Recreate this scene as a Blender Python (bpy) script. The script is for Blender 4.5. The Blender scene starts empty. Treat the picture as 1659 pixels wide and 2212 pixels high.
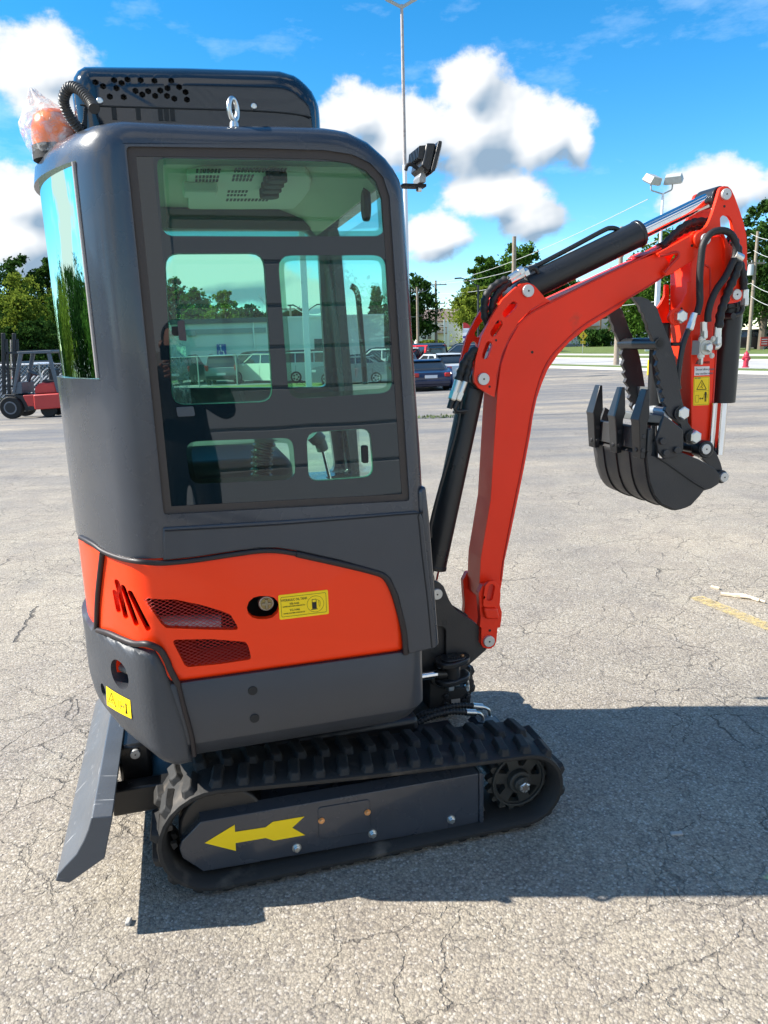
import bpy, bmesh, math, random
import numpy as np
from mathutils import Vector, Matrix, geometry
R = math.radians
random.seed(7)
scene = bpy.context.scene
C = scene.collection

# ------------------------------------------------------------------ camera
cam_d = bpy.data.cameras.new('camera'); cam = bpy.data.objects.new('camera', cam_d); C.objects.link(cam)
cam_d.sensor_fit = 'VERTICAL'; cam_d.sensor_height = 36.0; cam_d.lens = 36.0*1597.0/2212.0
cam_d.clip_start = 0.03; cam_d.clip_end = 4000
PITCH, ROLL = R(13.0), R(1.6)
cam.matrix_world = Matrix.Translation((0, 0, 1.6)) @ Matrix.Rotation(R(90)-PITCH, 4, 'X') @ Matrix.Rotation(-ROLL, 4, 'Z')
scene.camera = cam

# ------------------------------------------------------------------ light
SUN_EL, SUN_AZ = R(40), R(-88)          # azimuth from +Y clockwise; the sun stands to the left of the camera
world = bpy.data.worlds.new('World'); scene.world = world; world.use_nodes = True
sun_d = bpy.data.lights.new('sun', 'SUN'); sun = bpy.data.objects.new('sun', sun_d); C.objects.link(sun)
sun_d.energy = 3.55; sun_d.angle = R(0.53); sun_d.color = (1.0, 0.945, 0.85)
tosun = Vector((math.sin(SUN_AZ)*math.cos(SUN_EL), math.cos(SUN_AZ)*math.cos(SUN_EL), math.sin(SUN_EL)))
sun.rotation_euler = tosun.to_track_quat('Z', 'Y').to_euler()
scene.view_settings.view_transform = 'Standard'; scene.view_settings.look = 'None'
scene.view_settings.exposure = 1.62; scene.view_settings.gamma = 1.0
scene.view_settings.use_curve_mapping = False

def build_sky():
    nt = world.node_tree; N = nt.nodes; L = nt.links; N.clear()
    out = N.new('ShaderNodeOutputWorld'); bg = N.new('ShaderNodeBackground'); L.new(bg.outputs[0], out.inputs[0])
    bg.inputs['Strength'].default_value = 0.15
    sky = N.new('ShaderNodeTexSky'); sky.sky_type = 'NISHITA'; sky.sun_disc = False
    sky.sun_elevation = SUN_EL; sky.sun_rotation = SUN_AZ
    sky.air_density = 1.0; sky.dust_density = 0.0; sky.ozone_density = 3.0; sky.altitude = 1500
    def val(x): return x
    def M(op, a, b=None, c=None, clamp=False):
        n = N.new('ShaderNodeMath'); n.operation = op; n.use_clamp = clamp
        for i, v in enumerate((a, b, c)):
            if v is None: continue
            if isinstance(v, (int, float)): n.inputs[i].default_value = v
            else: L.new(v, n.inputs[i])
        return n.outputs[0]
    tc = N.new('ShaderNodeTexCoord'); sp = N.new('ShaderNodeSeparateXYZ'); L.new(tc.outputs['Generated'], sp.inputs[0])
    az = M('ARCTAN2', sp.outputs[0], sp.outputs[1]); el = M('ARCSINE', sp.outputs[2])
    azd = M('MULTIPLY', az, 57.2958); eld = M('MULTIPLY', el, 57.2958)
    cmb = N.new('ShaderNodeCombineXYZ'); L.new(azd, cmb.inputs[0]); L.new(eld, cmb.inputs[1])
    def noise(vec, scale, detail, rough=.6, off=(0, 0, 0), sq=(1, 1, 1)):
        mp = N.new('ShaderNodeMapping'); L.new(vec, mp.inputs[0]); mp.inputs['Location'].default_value = off; mp.inputs['Scale'].default_value = sq
        n = N.new('ShaderNodeTexNoise'); n.inputs['Scale'].default_value = scale; n.inputs['Detail'].default_value = detail
        n.inputs['Roughness'].default_value = rough; L.new(mp.outputs[0], n.inputs[0]); return n.outputs[0]
    nz = noise(cmb.outputs[0], .15, 11, .60, sq=(1, 1.3, 1))
    nl = noise(cmb.outputs[0], .10, 4, .5, sq=(1, 1.3, 1)); nz2 = noise(cmb.outputs[0], .10, 4, .5, off=(.32, -.22, 0), sq=(1, 1.3, 1))      # same soft field, sampled nearer the sun
    def field(A, E_):
        F = None
        for (a0, e0), ra, re in BLOBS:
            dx = M('DIVIDE', M('SUBTRACT', A, a0), ra); dy = M('DIVIDE', M('SUBTRACT', E_, e0), re)
            d = M('SUBTRACT', 1.0, M('SQRT', M('ADD', M('MULTIPLY', dx, dx), M('MULTIPLY', dy, dy))))
            F = d if F is None else M('SMOOTH_MAX', F, d, .25)
        return F
    F = field(azd, eld); Fs = field(M('ADD', azd, -1.3), M('ADD', eld, 1.5))       # Fs: cloud thickness a little nearer the sun
    # scattered clouds over the unseen rest of the sky, cover raised to whiten skylight
    broad = noise(tc.outputs['Generated'], 2.6, 4, .5, off=(3.1, .4, 0))
    away = M('MULTIPLY', M('SUBTRACT', M('ABSOLUTE', azd), 40), .05, clamp=True)
    F2 = M('ADD', M('MULTIPLY', M('SUBTRACT', broad, .505), 5.0), M('MULTIPLY', M('SUBTRACT', away, 1.0), 3.0))
    F = M('MAXIMUM', F, F2)
    dens = M('ADD', F, M('MULTIPLY', M('SUBTRACT', nz, .5), 2.3))
    mask = N.new('ShaderNodeMapRange'); mask.interpolation_type = 'SMOOTHERSTEP'; L.new(dens, mask.inputs[0])
    mask.inputs[1].default_value = -.02; mask.inputs[2].default_value = .40
    lit = M('ADD', M('ADD', .74, M('MULTIPLY', M('SUBTRACT', nz2, nl), -4.0)), M('MULTIPLY', M('SUBTRACT', Fs, F), -1.6), clamp=True)
    core = N.new('ShaderNodeMapRange'); core.interpolation_type = 'SMOOTHSTEP'; L.new(dens, core.inputs[0])
    core.inputs[1].default_value = .40; core.inputs[2].default_value = 1.15
    lit = M('MULTIPLY', lit, M('SUBTRACT', 1.0, M('MULTIPLY', core.outputs[0], .12)), clamp=True)
    ramp = N.new('ShaderNodeValToRGB'); L.new(lit, ramp.inputs[0])
    ramp.color_ramp.elements[0].position = .12; ramp.color_ramp.elements[0].color = (.72, 1.02, 1.36, 1)
    ramp.color_ramp.elements[1].position = .85; ramp.color_ramp.elements[1].color = (2.2, 2.26, 2.32, 1)
    # sky colour grade: deeper, more saturated blue as the phone records it
    hs = N.new('ShaderNodeHueSaturation'); hs.inputs['Saturation'].default_value = 1.36; hs.inputs['Value'].default_value = .545; hs.inputs['Hue'].default_value = .492
    L.new(sky.outputs[0], hs.inputs['Color'])
    # thin wisps
    w = noise(cmb.outputs[0], .09, 7, .62, off=(7, 2, 0), sq=(1, 2.6, 1))
    wm = N.new('ShaderNodeMapRange'); L.new(w, wm.inputs[0]); wm.inputs[1].default_value = .53; wm.inputs[2].default_value = .85; wm.inputs[4].default_value = .5
    mx0 = N.new('ShaderNodeMix'); mx0.data_type = 'RGBA'; L.new(wm.outputs[0], mx0.inputs[0]); L.new(hs.outputs[0], mx0.inputs[6]); mx0.inputs[7].default_value = (2.2, 2.7, 3.2, 1)
    mx = N.new('ShaderNodeMix'); mx.data_type = 'RGBA'; L.new(mask.outputs[0], mx.inputs[0]); L.new(mx0.outputs[2], mx.inputs[6]); L.new(ramp.outputs[0], mx.inputs[7])
    L.new(mx.outputs[2], bg.inputs['Color'])
sc = [(6.352,16.737),(2.412,14.004),(6.668,14.105),(12.122,13.481),(14.33,12.75),(8.31,9.638),(4.641,7.485),(-1.487,15.37),(-21.831,17.442),(-24.489,9.675),(-24.502,7.424),(23.14,9.013),(-11.313,5.115),(-6.059,3.417),(10.617,8.304),(-21.287,15.223)]
rad = [(2.8,2.8),(5.6,3.1),(4.6,3.6),(4.0,2.6),(1.6,2.1),(4.8,2.3),(3.9,2.1),(3.6,2.2),(4.4,3.0),(4.6,2.9),(4.6,3.2),(4.4,2.3),(7,2.2),(4,1.5),(3.0,2.0),(3.4,2.0)]
BLOBS = [(c, a, b) for c, (a, b) in zip(sc, rad)]
build_sky()

# ------------------------------------------------------------------ materials
MATS = {}
def mat(name, col, rough=.5, metal=0., spec=.5, bump=0., bscale=40., var=.0, vscale=6., coat=0., dirt=None, emit=None, rvar=0.):
    if name in MATS: return MATS[name]
    m = bpy.data.materials.new(name); m.use_nodes = True; nt = m.node_tree; N = nt.nodes; L = nt.links
    p = N['Principled BSDF']; p.inputs['Base Color'].default_value = (*col, 1); p.inputs['Roughness'].default_value = rough
    p.inputs['Metallic'].default_value = metal; p.inputs['Specular IOR Level'].default_value = spec
    p.inputs['Coat Weight'].default_value = coat; p.inputs['Coat Roughness'].default_value = .08
    tc = N.new('ShaderNodeTexCoord')
    def nz(s, d=4):
        n = N.new('ShaderNodeTexNoise'); n.inputs['Scale'].default_value = s; n.inputs['Detail'].default_value = d; L.new(tc.outputs['Object'], n.inputs[0]); return n.outputs[0]
    colout = None
    if var > 0:
        mr = N.new('ShaderNodeMapRange'); L.new(nz(vscale, 6), mr.inputs[0]); mr.inputs[1].default_value = .3; mr.inputs[2].default_value = .7
        mr.inputs[3].default_value = 1-var; mr.inputs[4].default_value = 1+var
        hv = N.new('ShaderNodeHueSaturation'); hv.inputs['Color'].default_value = (*col, 1); L.new(mr.outputs[0], hv.inputs['Value']); colout = hv.outputs[0]
    if dirt:
        dcol, amount, ds = dirt
        mr = N.new('ShaderNodeMapRange'); L.new(nz(ds, 9), mr.inputs[0]); mr.inputs[1].default_value = .62-amount; mr.inputs[2].default_value = .80-amount*.5; mr.inputs[4].default_value = .8
        mx = N.new('ShaderNodeMix'); mx.data_type = 'RGBA'; L.new(mr.outputs[0], mx.inputs[0])
        if colout: L.new(colout, mx.inputs[6])
        else: mx.inputs[6].default_value = (*col, 1)
        mx.inputs[7].default_value = (*dcol, 1); colout = mx.outputs[2]
    if colout: L.new(colout, p.inputs['Base Color'])
    if rvar > 0:
        mr = N.new('ShaderNodeMapRange'); L.new(nz(9, 5), mr.inputs[0]); mr.inputs[1].default_value = .3; mr.inputs[2].default_value = .7
        mr.inputs[3].default_value = max(.02, rough-rvar); mr.inputs[4].default_value = min(1, rough+rvar); L.new(mr.outputs[0], p.inputs['Roughness'])
    if bump > 0:
        b = N.new('ShaderNodeBump'); b.inputs['Strength'].default_value = bump; b.inputs['Distance'].default_value = .002; L.new(nz(bscale, 3), b.inputs['Height']); L.new(b.outputs[0], p.inputs['Normal'])
    if emit:
        p.inputs['Emission Color'].default_value = (*emit[0], 1); p.inputs['Emission Strength'].default_value = emit[1]
    MATS[name] = m; return m

DUST = (.30, .27, .23)
grey = mat('grey_paint', (.036, .043, .056), .27, bump=.12, bscale=300, var=.12, vscale=3, coat=.4, rvar=.06)
greyp = mat('grey_panel_paint', (.043, .048, .058), .38, bump=.22, bscale=420, var=.08, vscale=3, coat=.1, rvar=.06)
grey_b = mat('grey_cast_paint', (.046, .051, .060), .45, bump=.45, bscale=130, var=.12, vscale=5, dirt=(DUST, -.02, 7), rvar=.1)
steel_grey = mat('grey_blade_paint', (.085, .095, .11), .38, bump=.2, bscale=150, var=.12, vscale=5, dirt=((.45, .45, .45), -.04, 14), rvar=.1)
def add_scratches(m, col=(.55, .56, .57), amt=.75):
    nt = m.node_tree; N = nt.nodes; L = nt.links; p = N['Principled BSDF']; tc = N.new('ShaderNodeTexCoord'); prev = p.inputs['Base Color'].links[0].from_socket; f = None
    for rot, sc, th in ((35, (2, 60, 5), .70), (-20, (3, 5, 70), .715), (70, (60, 3, 2), .72)):
        mp = N.new('ShaderNodeMapping'); mp.inputs['Rotation'].default_value = (R(rot), R(rot*.6), R(rot*.3)); mp.inputs['Scale'].default_value = sc; L.new(tc.outputs['Object'], mp.inputs[0])
        n = N.new('ShaderNodeTexNoise'); n.inputs['Scale'].default_value = 1.6; n.inputs['Detail'].default_value = 3; L.new(mp.outputs[0], n.inputs[0])
        r = N.new('ShaderNodeMapRange'); r.inputs[1].default_value = th; r.inputs[2].default_value = th+.025; r.inputs[4].default_value = amt; L.new(n.outputs[0], r.inputs[0])
        if f is None: f = r.outputs[0]
        else: q = N.new('ShaderNodeMath'); q.operation = 'MAXIMUM'; L.new(f, q.inputs[0]); L.new(r.outputs[0], q.inputs[1]); f = q.outputs[0]
    mx = N.new('ShaderNodeMix'); mx.data_type = 'RGBA'; L.new(f, mx.inputs[0]); L.new(prev, mx.inputs[6]); mx.inputs[7].default_value = (*col, 1); L.new(mx.outputs[2], p.inputs['Base Color'])
add_scratches(steel_grey)
orange = mat('orange_paint', (1.0, .048, .003), .34, spec=.35, bump=.10, bscale=260, var=.04, vscale=2, coat=.10, rvar=.06, dirt=((.55, .12, .05), -.09, 5))
red = mat('red_boom_paint', (1.0, .036, .006), .40, spec=.35, bump=.22, bscale=220, var=.06, vscale=3, coat=.06, rvar=.08, dirt=((.42, .07, .04), -.09, 7))
black = mat('black_paint', (.016, .017, .019), .34, bump=.15, bscale=160, var=.1, rvar=.08)
blackm = mat('matt_black', (.012, .012, .013), .7, bump=.2, bscale=200)
bucket_m = mat('bucket_paint', (.034, .034, .036), .45, bump=.3, bscale=200, var=.18, vscale=5, rvar=.12, dirt=((.10, .095, .09), -.06, 12))
add_scratches(bucket_m, (.16, .155, .15), .5)
rubber = mat('black_rubber', (.018, .017, .016), .72, bump=.5, bscale=120, var=.15, dirt=((.15, .125, .10), .03, 9))
seal = mat('rubber_seal', (.018, .012, .013), .5, bump=.3, bscale=90)
hose_m = mat('hose_rubber', (.013, .013, .014), .55, bump=.5, bscale=200)
chrome = mat('chrome', (.82, .83, .84), .09, metal=1)
zinc = mat('zinc_steel', (.70, .72, .70), .30, metal=1, bump=.15, bscale=90, var=.08)
pinm = mat('pin_end_steel', (.62, .63, .62), .42, metal=.6, bump=.1, bscale=60)
brass = mat('brass_bolt', (.75, .42, .20), .35, metal=.9)
yellow = mat('yellow_decal', (.98, .68, .002), .45, var=.02)
white_d = mat('white_decal', (.78, .78, .78), .45)
ink = mat('decal_ink', (.012, .012, .010), .6)
cream = mat('cream_headliner', (.62, .60, .46), .8, bump=.2, bscale=200)
interior = mat('dark_interior_trim', (.07, .075, .075), .6, bump=.2)
seat_m = mat('black_vinyl', (.02, .02, .022), .5)
amber = mat('amber_lens', (.95, .22, .01), .25, coat=.5, emit=None)

def glass(name, tint, refl=(1, 1, 1), ior=1.5):
    m = bpy.data.materials.new(name); m.use_nodes = True; nt = m.node_tree; N = nt.nodes; L = nt.links; N.clear()
    out = N.new('ShaderNodeOutputMaterial'); t = N.new('ShaderNodeBsdfTransparent'); t.inputs[0].default_value = (*tint, 1)
    g = N.new('ShaderNodeBsdfGlossy'); g.inputs['Roughness'].default_value = .01; g.inputs[0].default_value = (*refl, 1)
    f = N.new('ShaderNodeFresnel'); f.inputs[0].default_value = ior
    mx = N.new('ShaderNodeMixShader'); L.new(f.outputs[0], mx.inputs[0]); L.new(t.outputs[0], mx.inputs[1]); L.new(g.outputs[0], mx.inputs[2]); L.new(mx.outputs[0], out.inputs[0])
    return m
gglass = glass('green_tinted_glass', (.50, .87, .72))
gglass_l = glass('pale_green_glass', (.66, .92, .82))
bag_m = glass('clear_plastic_film', (.86, .88, .88))
def frit():
    m = bpy.data.materials.new('black_glass_border'); m.use_nodes = True; nt = m.node_tree; N = nt.nodes; L = nt.links
    p = N['Principled BSDF']; p.inputs['Base Color'].default_value = (.006, .014, .019, 1); p.inputs['Roughness'].default_value = .015; p.inputs['IOR'].default_value = 1.62
    tc = N.new('ShaderNodeTexCoord'); n = N.new('ShaderNodeTexNoise'); n.inputs['Scale'].default_value = 5; n.inputs['Detail'].default_value = 1
    mp = N.new('ShaderNodeMapping'); mp.inputs['Scale'].default_value = (1, 1, .6); L.new(tc.outputs['Object'], mp.inputs[0]); L.new(mp.outputs[0], n.inputs[0])
    b = N.new('ShaderNodeBump'); b.inputs['Strength'].default_value = .10; b.inputs['Distance'].default_value = .004; L.new(n.outputs[0], b.inputs['Height']); L.new(b.outputs[0], p.inputs['Normal'])
    return m
frit_m = frit()
def dots():
    m = bpy.data.materials.new('dotted_glass_edge'); m.use_nodes = True; nt = m.node_tree; N = nt.nodes; L = nt.links; N.clear()
    out = N.new('ShaderNodeOutputMaterial'); t = N.new('ShaderNodeBsdfTransparent'); t.inputs[0].default_value = (.8, .97, .9, 1)
    d = N.new('ShaderNodeBsdfPrincipled'); d.inputs['Base Color'].default_value = (.006, .008, .008, 1); d.inputs['Roughness'].default_value = .1
    tc = N.new('ShaderNodeTexCoord'); v = N.new('ShaderNodeTexVoronoi'); v.inputs['Scale'].default_value = 210; v.inputs['Randomness'].default_value = .0
    mp = N.new('ShaderNodeMapping'); mp.inputs['Rotation'].default_value = (0, R(45), 0); mp.inputs['Scale'].default_value = (1, 0, 1)
    L.new(tc.outputs['Object'], mp.inputs[0]); L.new(mp.outputs[0], v.inputs[0])
    c = N.new('ShaderNodeMath'); c.operation = 'LESS_THAN'; c.inputs[1].default_value = .40; L.new(v.outputs[0], c.inputs[0])
    mx = N.new('ShaderNodeMixShader'); L.new(c.outputs[0], mx.inputs[0]); L.new(t.outputs[0], mx.inputs[1]); L.new(d.outputs[0], mx.inputs[2]); L.new(mx.outputs[0], out.inputs[0])
    return m
dots_m = dots()

# ------------------------------------------------------------------ helpers
def tag(o, label=None, cat=None, group=None, kind=None):
    if label: o['label'] = label
    if cat: o['category'] = cat
    if group: o['group'] = group
    if kind: o['kind'] = kind
    return o
def empty(name, loc=(0, 0, 0), rz=0, **kw):
    o = bpy.data.objects.new(name, None); o.empty_display_size = .2; C.objects.link(o); o.location = loc; o.rotation_euler = (0, 0, rz)
    return tag(o, **kw)
def smooth(me, ang=None):
    if ang is None: return
    me.polygons.foreach_set('use_smooth', [True]*len(me.polygons))
    if hasattr(me, 'set_sharp_from_angle'): me.set_sharp_from_angle(angle=R(ang))
def mesh(name, vs, fs, m, parent=None, sm=None):
    me = bpy.data.meshes.new(name); me.from_pydata([tuple(v) for v in vs], [], [tuple(f) for f in fs]); me.update()
    smooth(me, sm); ms = m if isinstance(m, (list, tuple)) else [m]
    for q in ms: me.materials.append(q)
    o = bpy.data.objects.new(name, me); C.objects.link(o)
    if parent: o.parent = parent
    return o
def from_bm(name, bm, m, parent=None, sm=None):
    bmesh.ops.recalc_face_normals(bm, faces=bm.faces)
    me = bpy.data.meshes.new(name); bm.to_mesh(me); bm.free(); smooth(me, sm)
    for q in (m if isinstance(m, (list, tuple)) else [m]): me.materials.append(q)
    o = bpy.data.objects.new(name, me); C.objects.link(o)
    if parent: o.parent = parent
    return o
def bevel(o, w, seg=2, ang=35):
    b = o.modifiers.new('bevel', 'BEVEL'); b.width = w; b.segments = seg; b.limit_method = 'ANGLE'; b.angle_limit = R(ang); b.harden_normals = False
    return o
def _vol(me):
    b = bmesh.new(); b.from_mesh(me); v = b.calc_volume(signed=True); nm = sum(1 for e in b.edges if not e.is_manifold); b.free(); return v, nm
def boolean(o, cutters):
    """subtract the cutters one by one; a cut that comes out wrong is tried again with the cutter moved by a fraction of a millimetre"""
    for c in cutters: c.parent = o.parent
    for c in cutters:
        v0 = abs(_vol(o.data)[0]); vc = abs(_vol(c.data)[0]); best = None
        for k, (dx, dy, dz) in enumerate(((0, 0, 0), (.0003, 0, .0002), (-.0002, .0003, -.0003), (.0005, -.0003, .0004), (0, 0, 0), (.0004, .0002, -.0005))):
            c.location = (dx, dy, dz); bpy.context.view_layer.update()
            md = o.modifiers.new('cut', 'BOOLEAN'); md.operation = 'DIFFERENCE'; md.object = c; md.solver = 'EXACT'; md.use_self = k >= 4
            dg = bpy.context.evaluated_depsgraph_get(); dg.update()
            me = bpy.data.meshes.new_from_object(o.evaluated_get(dg)); o.modifiers.clear()
            b_ = bmesh.new(); b_.from_mesh(me); bmesh.ops.remove_doubles(b_, verts=b_.verts, dist=1e-5); b_.to_mesh(me); b_.free()
            v1, nm = _vol(me); v1 = abs(v1); bad = 0 if v0-vc*1.02-1e-6 <= v1 < v0*(1-1e-7) else 1; score = (bad, nm)
            if best is None or score < best[0]: best = (score, me)
            if bad == 0 and nm < 40: break
        me = best[1]; me.name = o.data.name; o.data = me
        if best[0][0]: print('BOOLEAN PROBLEM', o.name, best[0])
    for c in cutters: d = c.data; bpy.data.objects.remove(c); bpy.data.meshes.remove(d)
    return o
def poly_area(p): return sum(p[i][0]*p[(i+1) % len(p)][1]-p[(i+1) % len(p)][0]*p[i][1] for i in range(len(p)))/2
def tri2d(outline, holes=()):
    """triangulate an outline with holes; returns verts2d, faces"""
    vs = []; es = []
    for lp in [outline]+list(holes):
        b = len(vs); n = len(lp); vs += [Vector(p) for p in lp]; es += [(b+i, b+(i+1) % n) for i in range(n)]
    r = geometry.delaunay_2d_cdt(vs, es, [], 0, 1e-6)
    V, F = r[0], r[2]
    def inside(pt, lp):
        c = False; n = len(lp)
        for i in range(n):
            x1, y1 = lp[i]; x2, y2 = lp[(i+1) % n]
            if (y1 > pt[1]) != (y2 > pt[1]) and pt[0] < (x2-x1)*(pt[1]-y1)/(y2-y1)+x1: c = not c
        return c
    fs = []
    for f in F:
        cx = sum(V[i][0] for i in f)/len(f); cy = sum(V[i][1] for i in f)/len(f)
        if inside((cx, cy), outline) and not any(inside((cx, cy), h) for h in holes): fs.append(tuple(f))
    return [tuple(v) for v in V], fs
def plate(name, outline, y0, y1, m, parent=None, holes=(), bev=0, sm=30, axis='Y', seg=2):
    """polygon in the (x,z) plane given thickness between y0 and y1 (axis X: (y,z) plane; axis Z: (x,y) plane)"""
    V, F = tri2d(outline, holes)
    def P(a, b, t): return (a, t, b) if axis == 'Y' else ((t, a, b) if axis == 'X' else (a, b, t))
    bm = bmesh.new(); A = [bm.verts.new(P(*v, y0)) for v in V]; B = [bm.verts.new(P(*v, y1)) for v in V]
    cnt = {}
    for f in F:
        for i in range(len(f)):
            e = (f[i], f[(i+1) % len(f)]); cnt[e] = 1
        bm.faces.new([A[i] for i in f]); bm.faces.new([B[i] for i in reversed(f)])
    for (i, j) in list(cnt):
        if (j, i) not in cnt:
            try: bm.faces.new([A[j], A[i], B[i], B[j]])
            except ValueError: pass
    bmesh.ops.recalc_face_normals(bm, faces=bm.faces)
    if not holes: bmesh.ops.dissolve_limit(bm, angle_limit=R(.5), verts=bm.verts, edges=bm.edges)
    o = from_bm(name, bm, m, parent, sm)
    if bev: bevel(o, bev, seg)
    return o
def sheet(name, outline, y, m, parent=None, holes=(), axis='Y'):
    V, F = tri2d(outline, holes)
    def P(a, b): return (a, y, b) if axis == 'Y' else ((y, a, b) if axis == 'X' else (a, b, y))
    return mesh(name, [P(*v) for v in V], F, m, parent)
def rr(x0, z0, x1, z1, r, n=5):
    """rounded rectangle"""
    out = []
    for cx, cz, a in ((x1-r, z1-r, 0), (x0+r, z1-r, 90), (x0+r, z0+r, 180), (x1-r, z0+r, 270)):
        for i in range(n+1):
            t = R(a+90*i/n); out.append((cx+r*math.cos(t), cz+r*math.sin(t)))
    return out
def roundpoly(pts, r, n=4):
    """round the corners of a polygon; r a number or one radius per corner"""
    out = []; N_ = len(pts)
    for i in range(N_):
        p0, p1, p2 = Vector(pts[i-1]), Vector(pts[i]), Vector(pts[(i+1) % N_])
        rad_ = r[i] if isinstance(r, (list, tuple)) else r
        a = (p0-p1); b = (p2-p1); la, lb = a.length, b.length
        if rad_ <= 0 or la < 1e-6 or lb < 1e-6: out.append(tuple(p1)); continue
        a /= la; b /= lb; ang = a.angle(b)
        if ang > R(176): out.append(tuple(p1)); continue
        d = min(rad_/math.tan(ang/2), la*.48, lb*.48)
        s, e = p1+a*d, p1+b*d
        for k in range(n+1):
            t = k/n; out.append(tuple((s*(1-t)+p1*t)*(1-t)+(p1*(1-t)+e*t)*t))
    return out
def slot(p, q, r, n=6):
    p, q = Vector(p), Vector(q); d = (q-p).normalized(); a0 = math.atan2(d.y, d.x); out = []
    for c, s in ((q, -90), (p, 90)):
        for i in range(n+1):
            t = a0+R(s+180*i/n); out.append((c.x+r*math.cos(t), c.y+r*math.sin(t)))
    return out
def circle(c, r, n=16, rz=None): return [(c[0]+r*math.cos(2*math.pi*i/n), c[1]+(rz or r)*math.sin(2*math.pi*i/n)) for i in range(n)]
def catmull(pts, n=8):
    P = [Vector(p) for p in pts]; P = [P[0]*2-P[1]]+P+[P[-1]*2-P[-2]]; out = []
    for i in range(1, len(P)-2):
        for k in range(n):
            t = k/n; a, b, c, d = P[i-1:i+3]
            out.append(.5*((2*b)+(c-a)*t+(2*a-5*b+4*c-d)*t*t+(3*b-a-3*c+d)*t**3))
    out.append(P[-2]); return out
def tube(name, pts, r, m, parent=None, n=10, curve=8, ridge=0, cap=True, into=None):
    path = catmull(pts, curve) if curve and len(pts) > 2 else [Vector(p) for p in pts]
    if ridge:      # corrugated: resample finely
        L_ = [0]
        for a, b in zip(path, path[1:]): L_.append(L_[-1]+(b-a).length)
        k = max(8, int(L_[-1]/ridge*4)); res = []
        j = 0
        for i in range(k+1):
            s = L_[-1]*i/k
            while j < len(L_)-2 and L_[j+1] < s: j += 1
            t = (s-L_[j])/max(1e-9, L_[j+1]-L_[j]); res.append(path[j].lerp(path[j+1], t))
        path = res
    bm = into or bmesh.new(); rings = []
    up = Vector((0, 0, 1)); T0 = (path[1]-path[0]).normalized()
    if abs(T0.dot(up)) > .95: up = Vector((1, 0, 0))
    nrm = (up-T0*up.dot(T0)).normalized()
    for i, p in enumerate(path):
        T = (path[min(i+1, len(path)-1)]-path[max(i-1, 0)]).normalized()
        nrm = (nrm-T*nrm.dot(T)).normalized(); bn = T.cross(nrm)
        rad_ = r[i] if isinstance(r, list) else r
        if ridge: rad_ = r*(1+.10*(1 if i % 4 in (0, 1) else -1))
        rings.append([bm.verts.new(p+nrm*rad_*math.cos(2*math.pi*k/n)+bn*rad_*math.sin(2*math.pi*k/n)) for k in range(n)])
    for a, b in zip(rings, rings[1:]):
        for k in range(n): bm.faces.new([a[k], a[(k+1) % n], b[(k+1) % n], b[k]])
    if cap: bm.faces.new(rings[0][::-1]); bm.faces.new(rings[-1])
    if into: return bm
    return from_bm(name, bm, m, parent, 50)
def cyl(name, p, q, r, m, parent=None, n=24, r2=None, bev=0):
    p, q = Vector(p), Vector(q)
    o = tube(name, [p, q], [r, r2 if r2 is not None else r], m, parent, n=n, curve=0)
    if bev: bevel(o, bev, 2, 50)
    return o
def hexbolt(name, c, d, r, h, m, parent, washer=None):
    """hex head whose base stands on c and which points along d"""
    c, d = Vector(c), Vector(d).normalized(); bm = bmesh.new()
    if washer: tube('', [c, c+d*.003], [r*1.35]*2, m, n=20, curve=0, into=bm); c = c+d*.003
    tube('', [c, c+d*h*.85, c+d*h], [r, r, r*.82], m, n=6, curve=0, into=bm)
    o = from_bm(name, bm, m, parent, 20); return o
def pin_end(c, r, parent, name='pin', d=(0, -1, 0), h=.012):
    c = Vector(c); d = Vector(d)
    o = cyl(name, c-d*.002, c+d*h, r, pinm, parent, n=24, bev=.0015)
    g = cyl('grease_hole', c+d*(h-.001), c+d*(h+.0008), r*.16, ink, o, n=8)
    return o
def box(name, x0, y0, z0, x1, y1, z1, m, parent=None, bev=0, seg=2):
    bm = bmesh.new(); bmesh.ops.create_cube(bm, size=1)
    for v in bm.verts: v.co = Vector(((x0+x1)/2+v.co.x*(x1-x0), (y0+y1)/2+v.co.y*(y1-y0), (z0+z1)/2+v.co.z*(z1-z0)))
    o = from_bm(name, bm, m, parent, 30)
    if bev: bevel(o, bev, seg)
    return o
def resample(poly, n):
    """n points evenly along a closed polygon"""
    P = [Vector(p) for p in poly]; L_ = [0]
    for i in range(len(P)): L_.append(L_[-1]+(P[(i+1) % len(P)]-P[i]).length)
    out = []; j = 0
    for i in range(n):
        s = L_[-1]*i/n
        while L_[j+1] < s: j += 1
        t = (s-L_[j])/max(1e-9, L_[j+1]-L_[j]); out.append(P[j].lerp(P[(j+1) % len(P)], t))
    return out
def loft_y(name, profile_at, ys, m, parent=None, sm=40, closed_caps=True):
    """profile_at(y) -> list of (x,z), the same count for every y"""
    bm = bmesh.new(); rings = []
    for y in ys: rings.append([bm.verts.new((x, y, z)) for x, z in profile_at(y)])
    n = len(rings[0])
    for a, b in zip(rings, rings[1:]):
        for k in range(n): bm.faces.new([a[k], a[(k+1) % n], b[(k+1) % n], b[k]])
    bm.faces.new(rings[0]); bm.faces.new(rings[-1][::-1])
    bmesh.ops.remove_doubles(bm, verts=bm.verts, dist=2e-4); bmesh.ops.dissolve_degenerate(bm, edges=bm.edges, dist=1e-5)
    return from_bm(name, bm, m, parent, sm)
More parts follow.
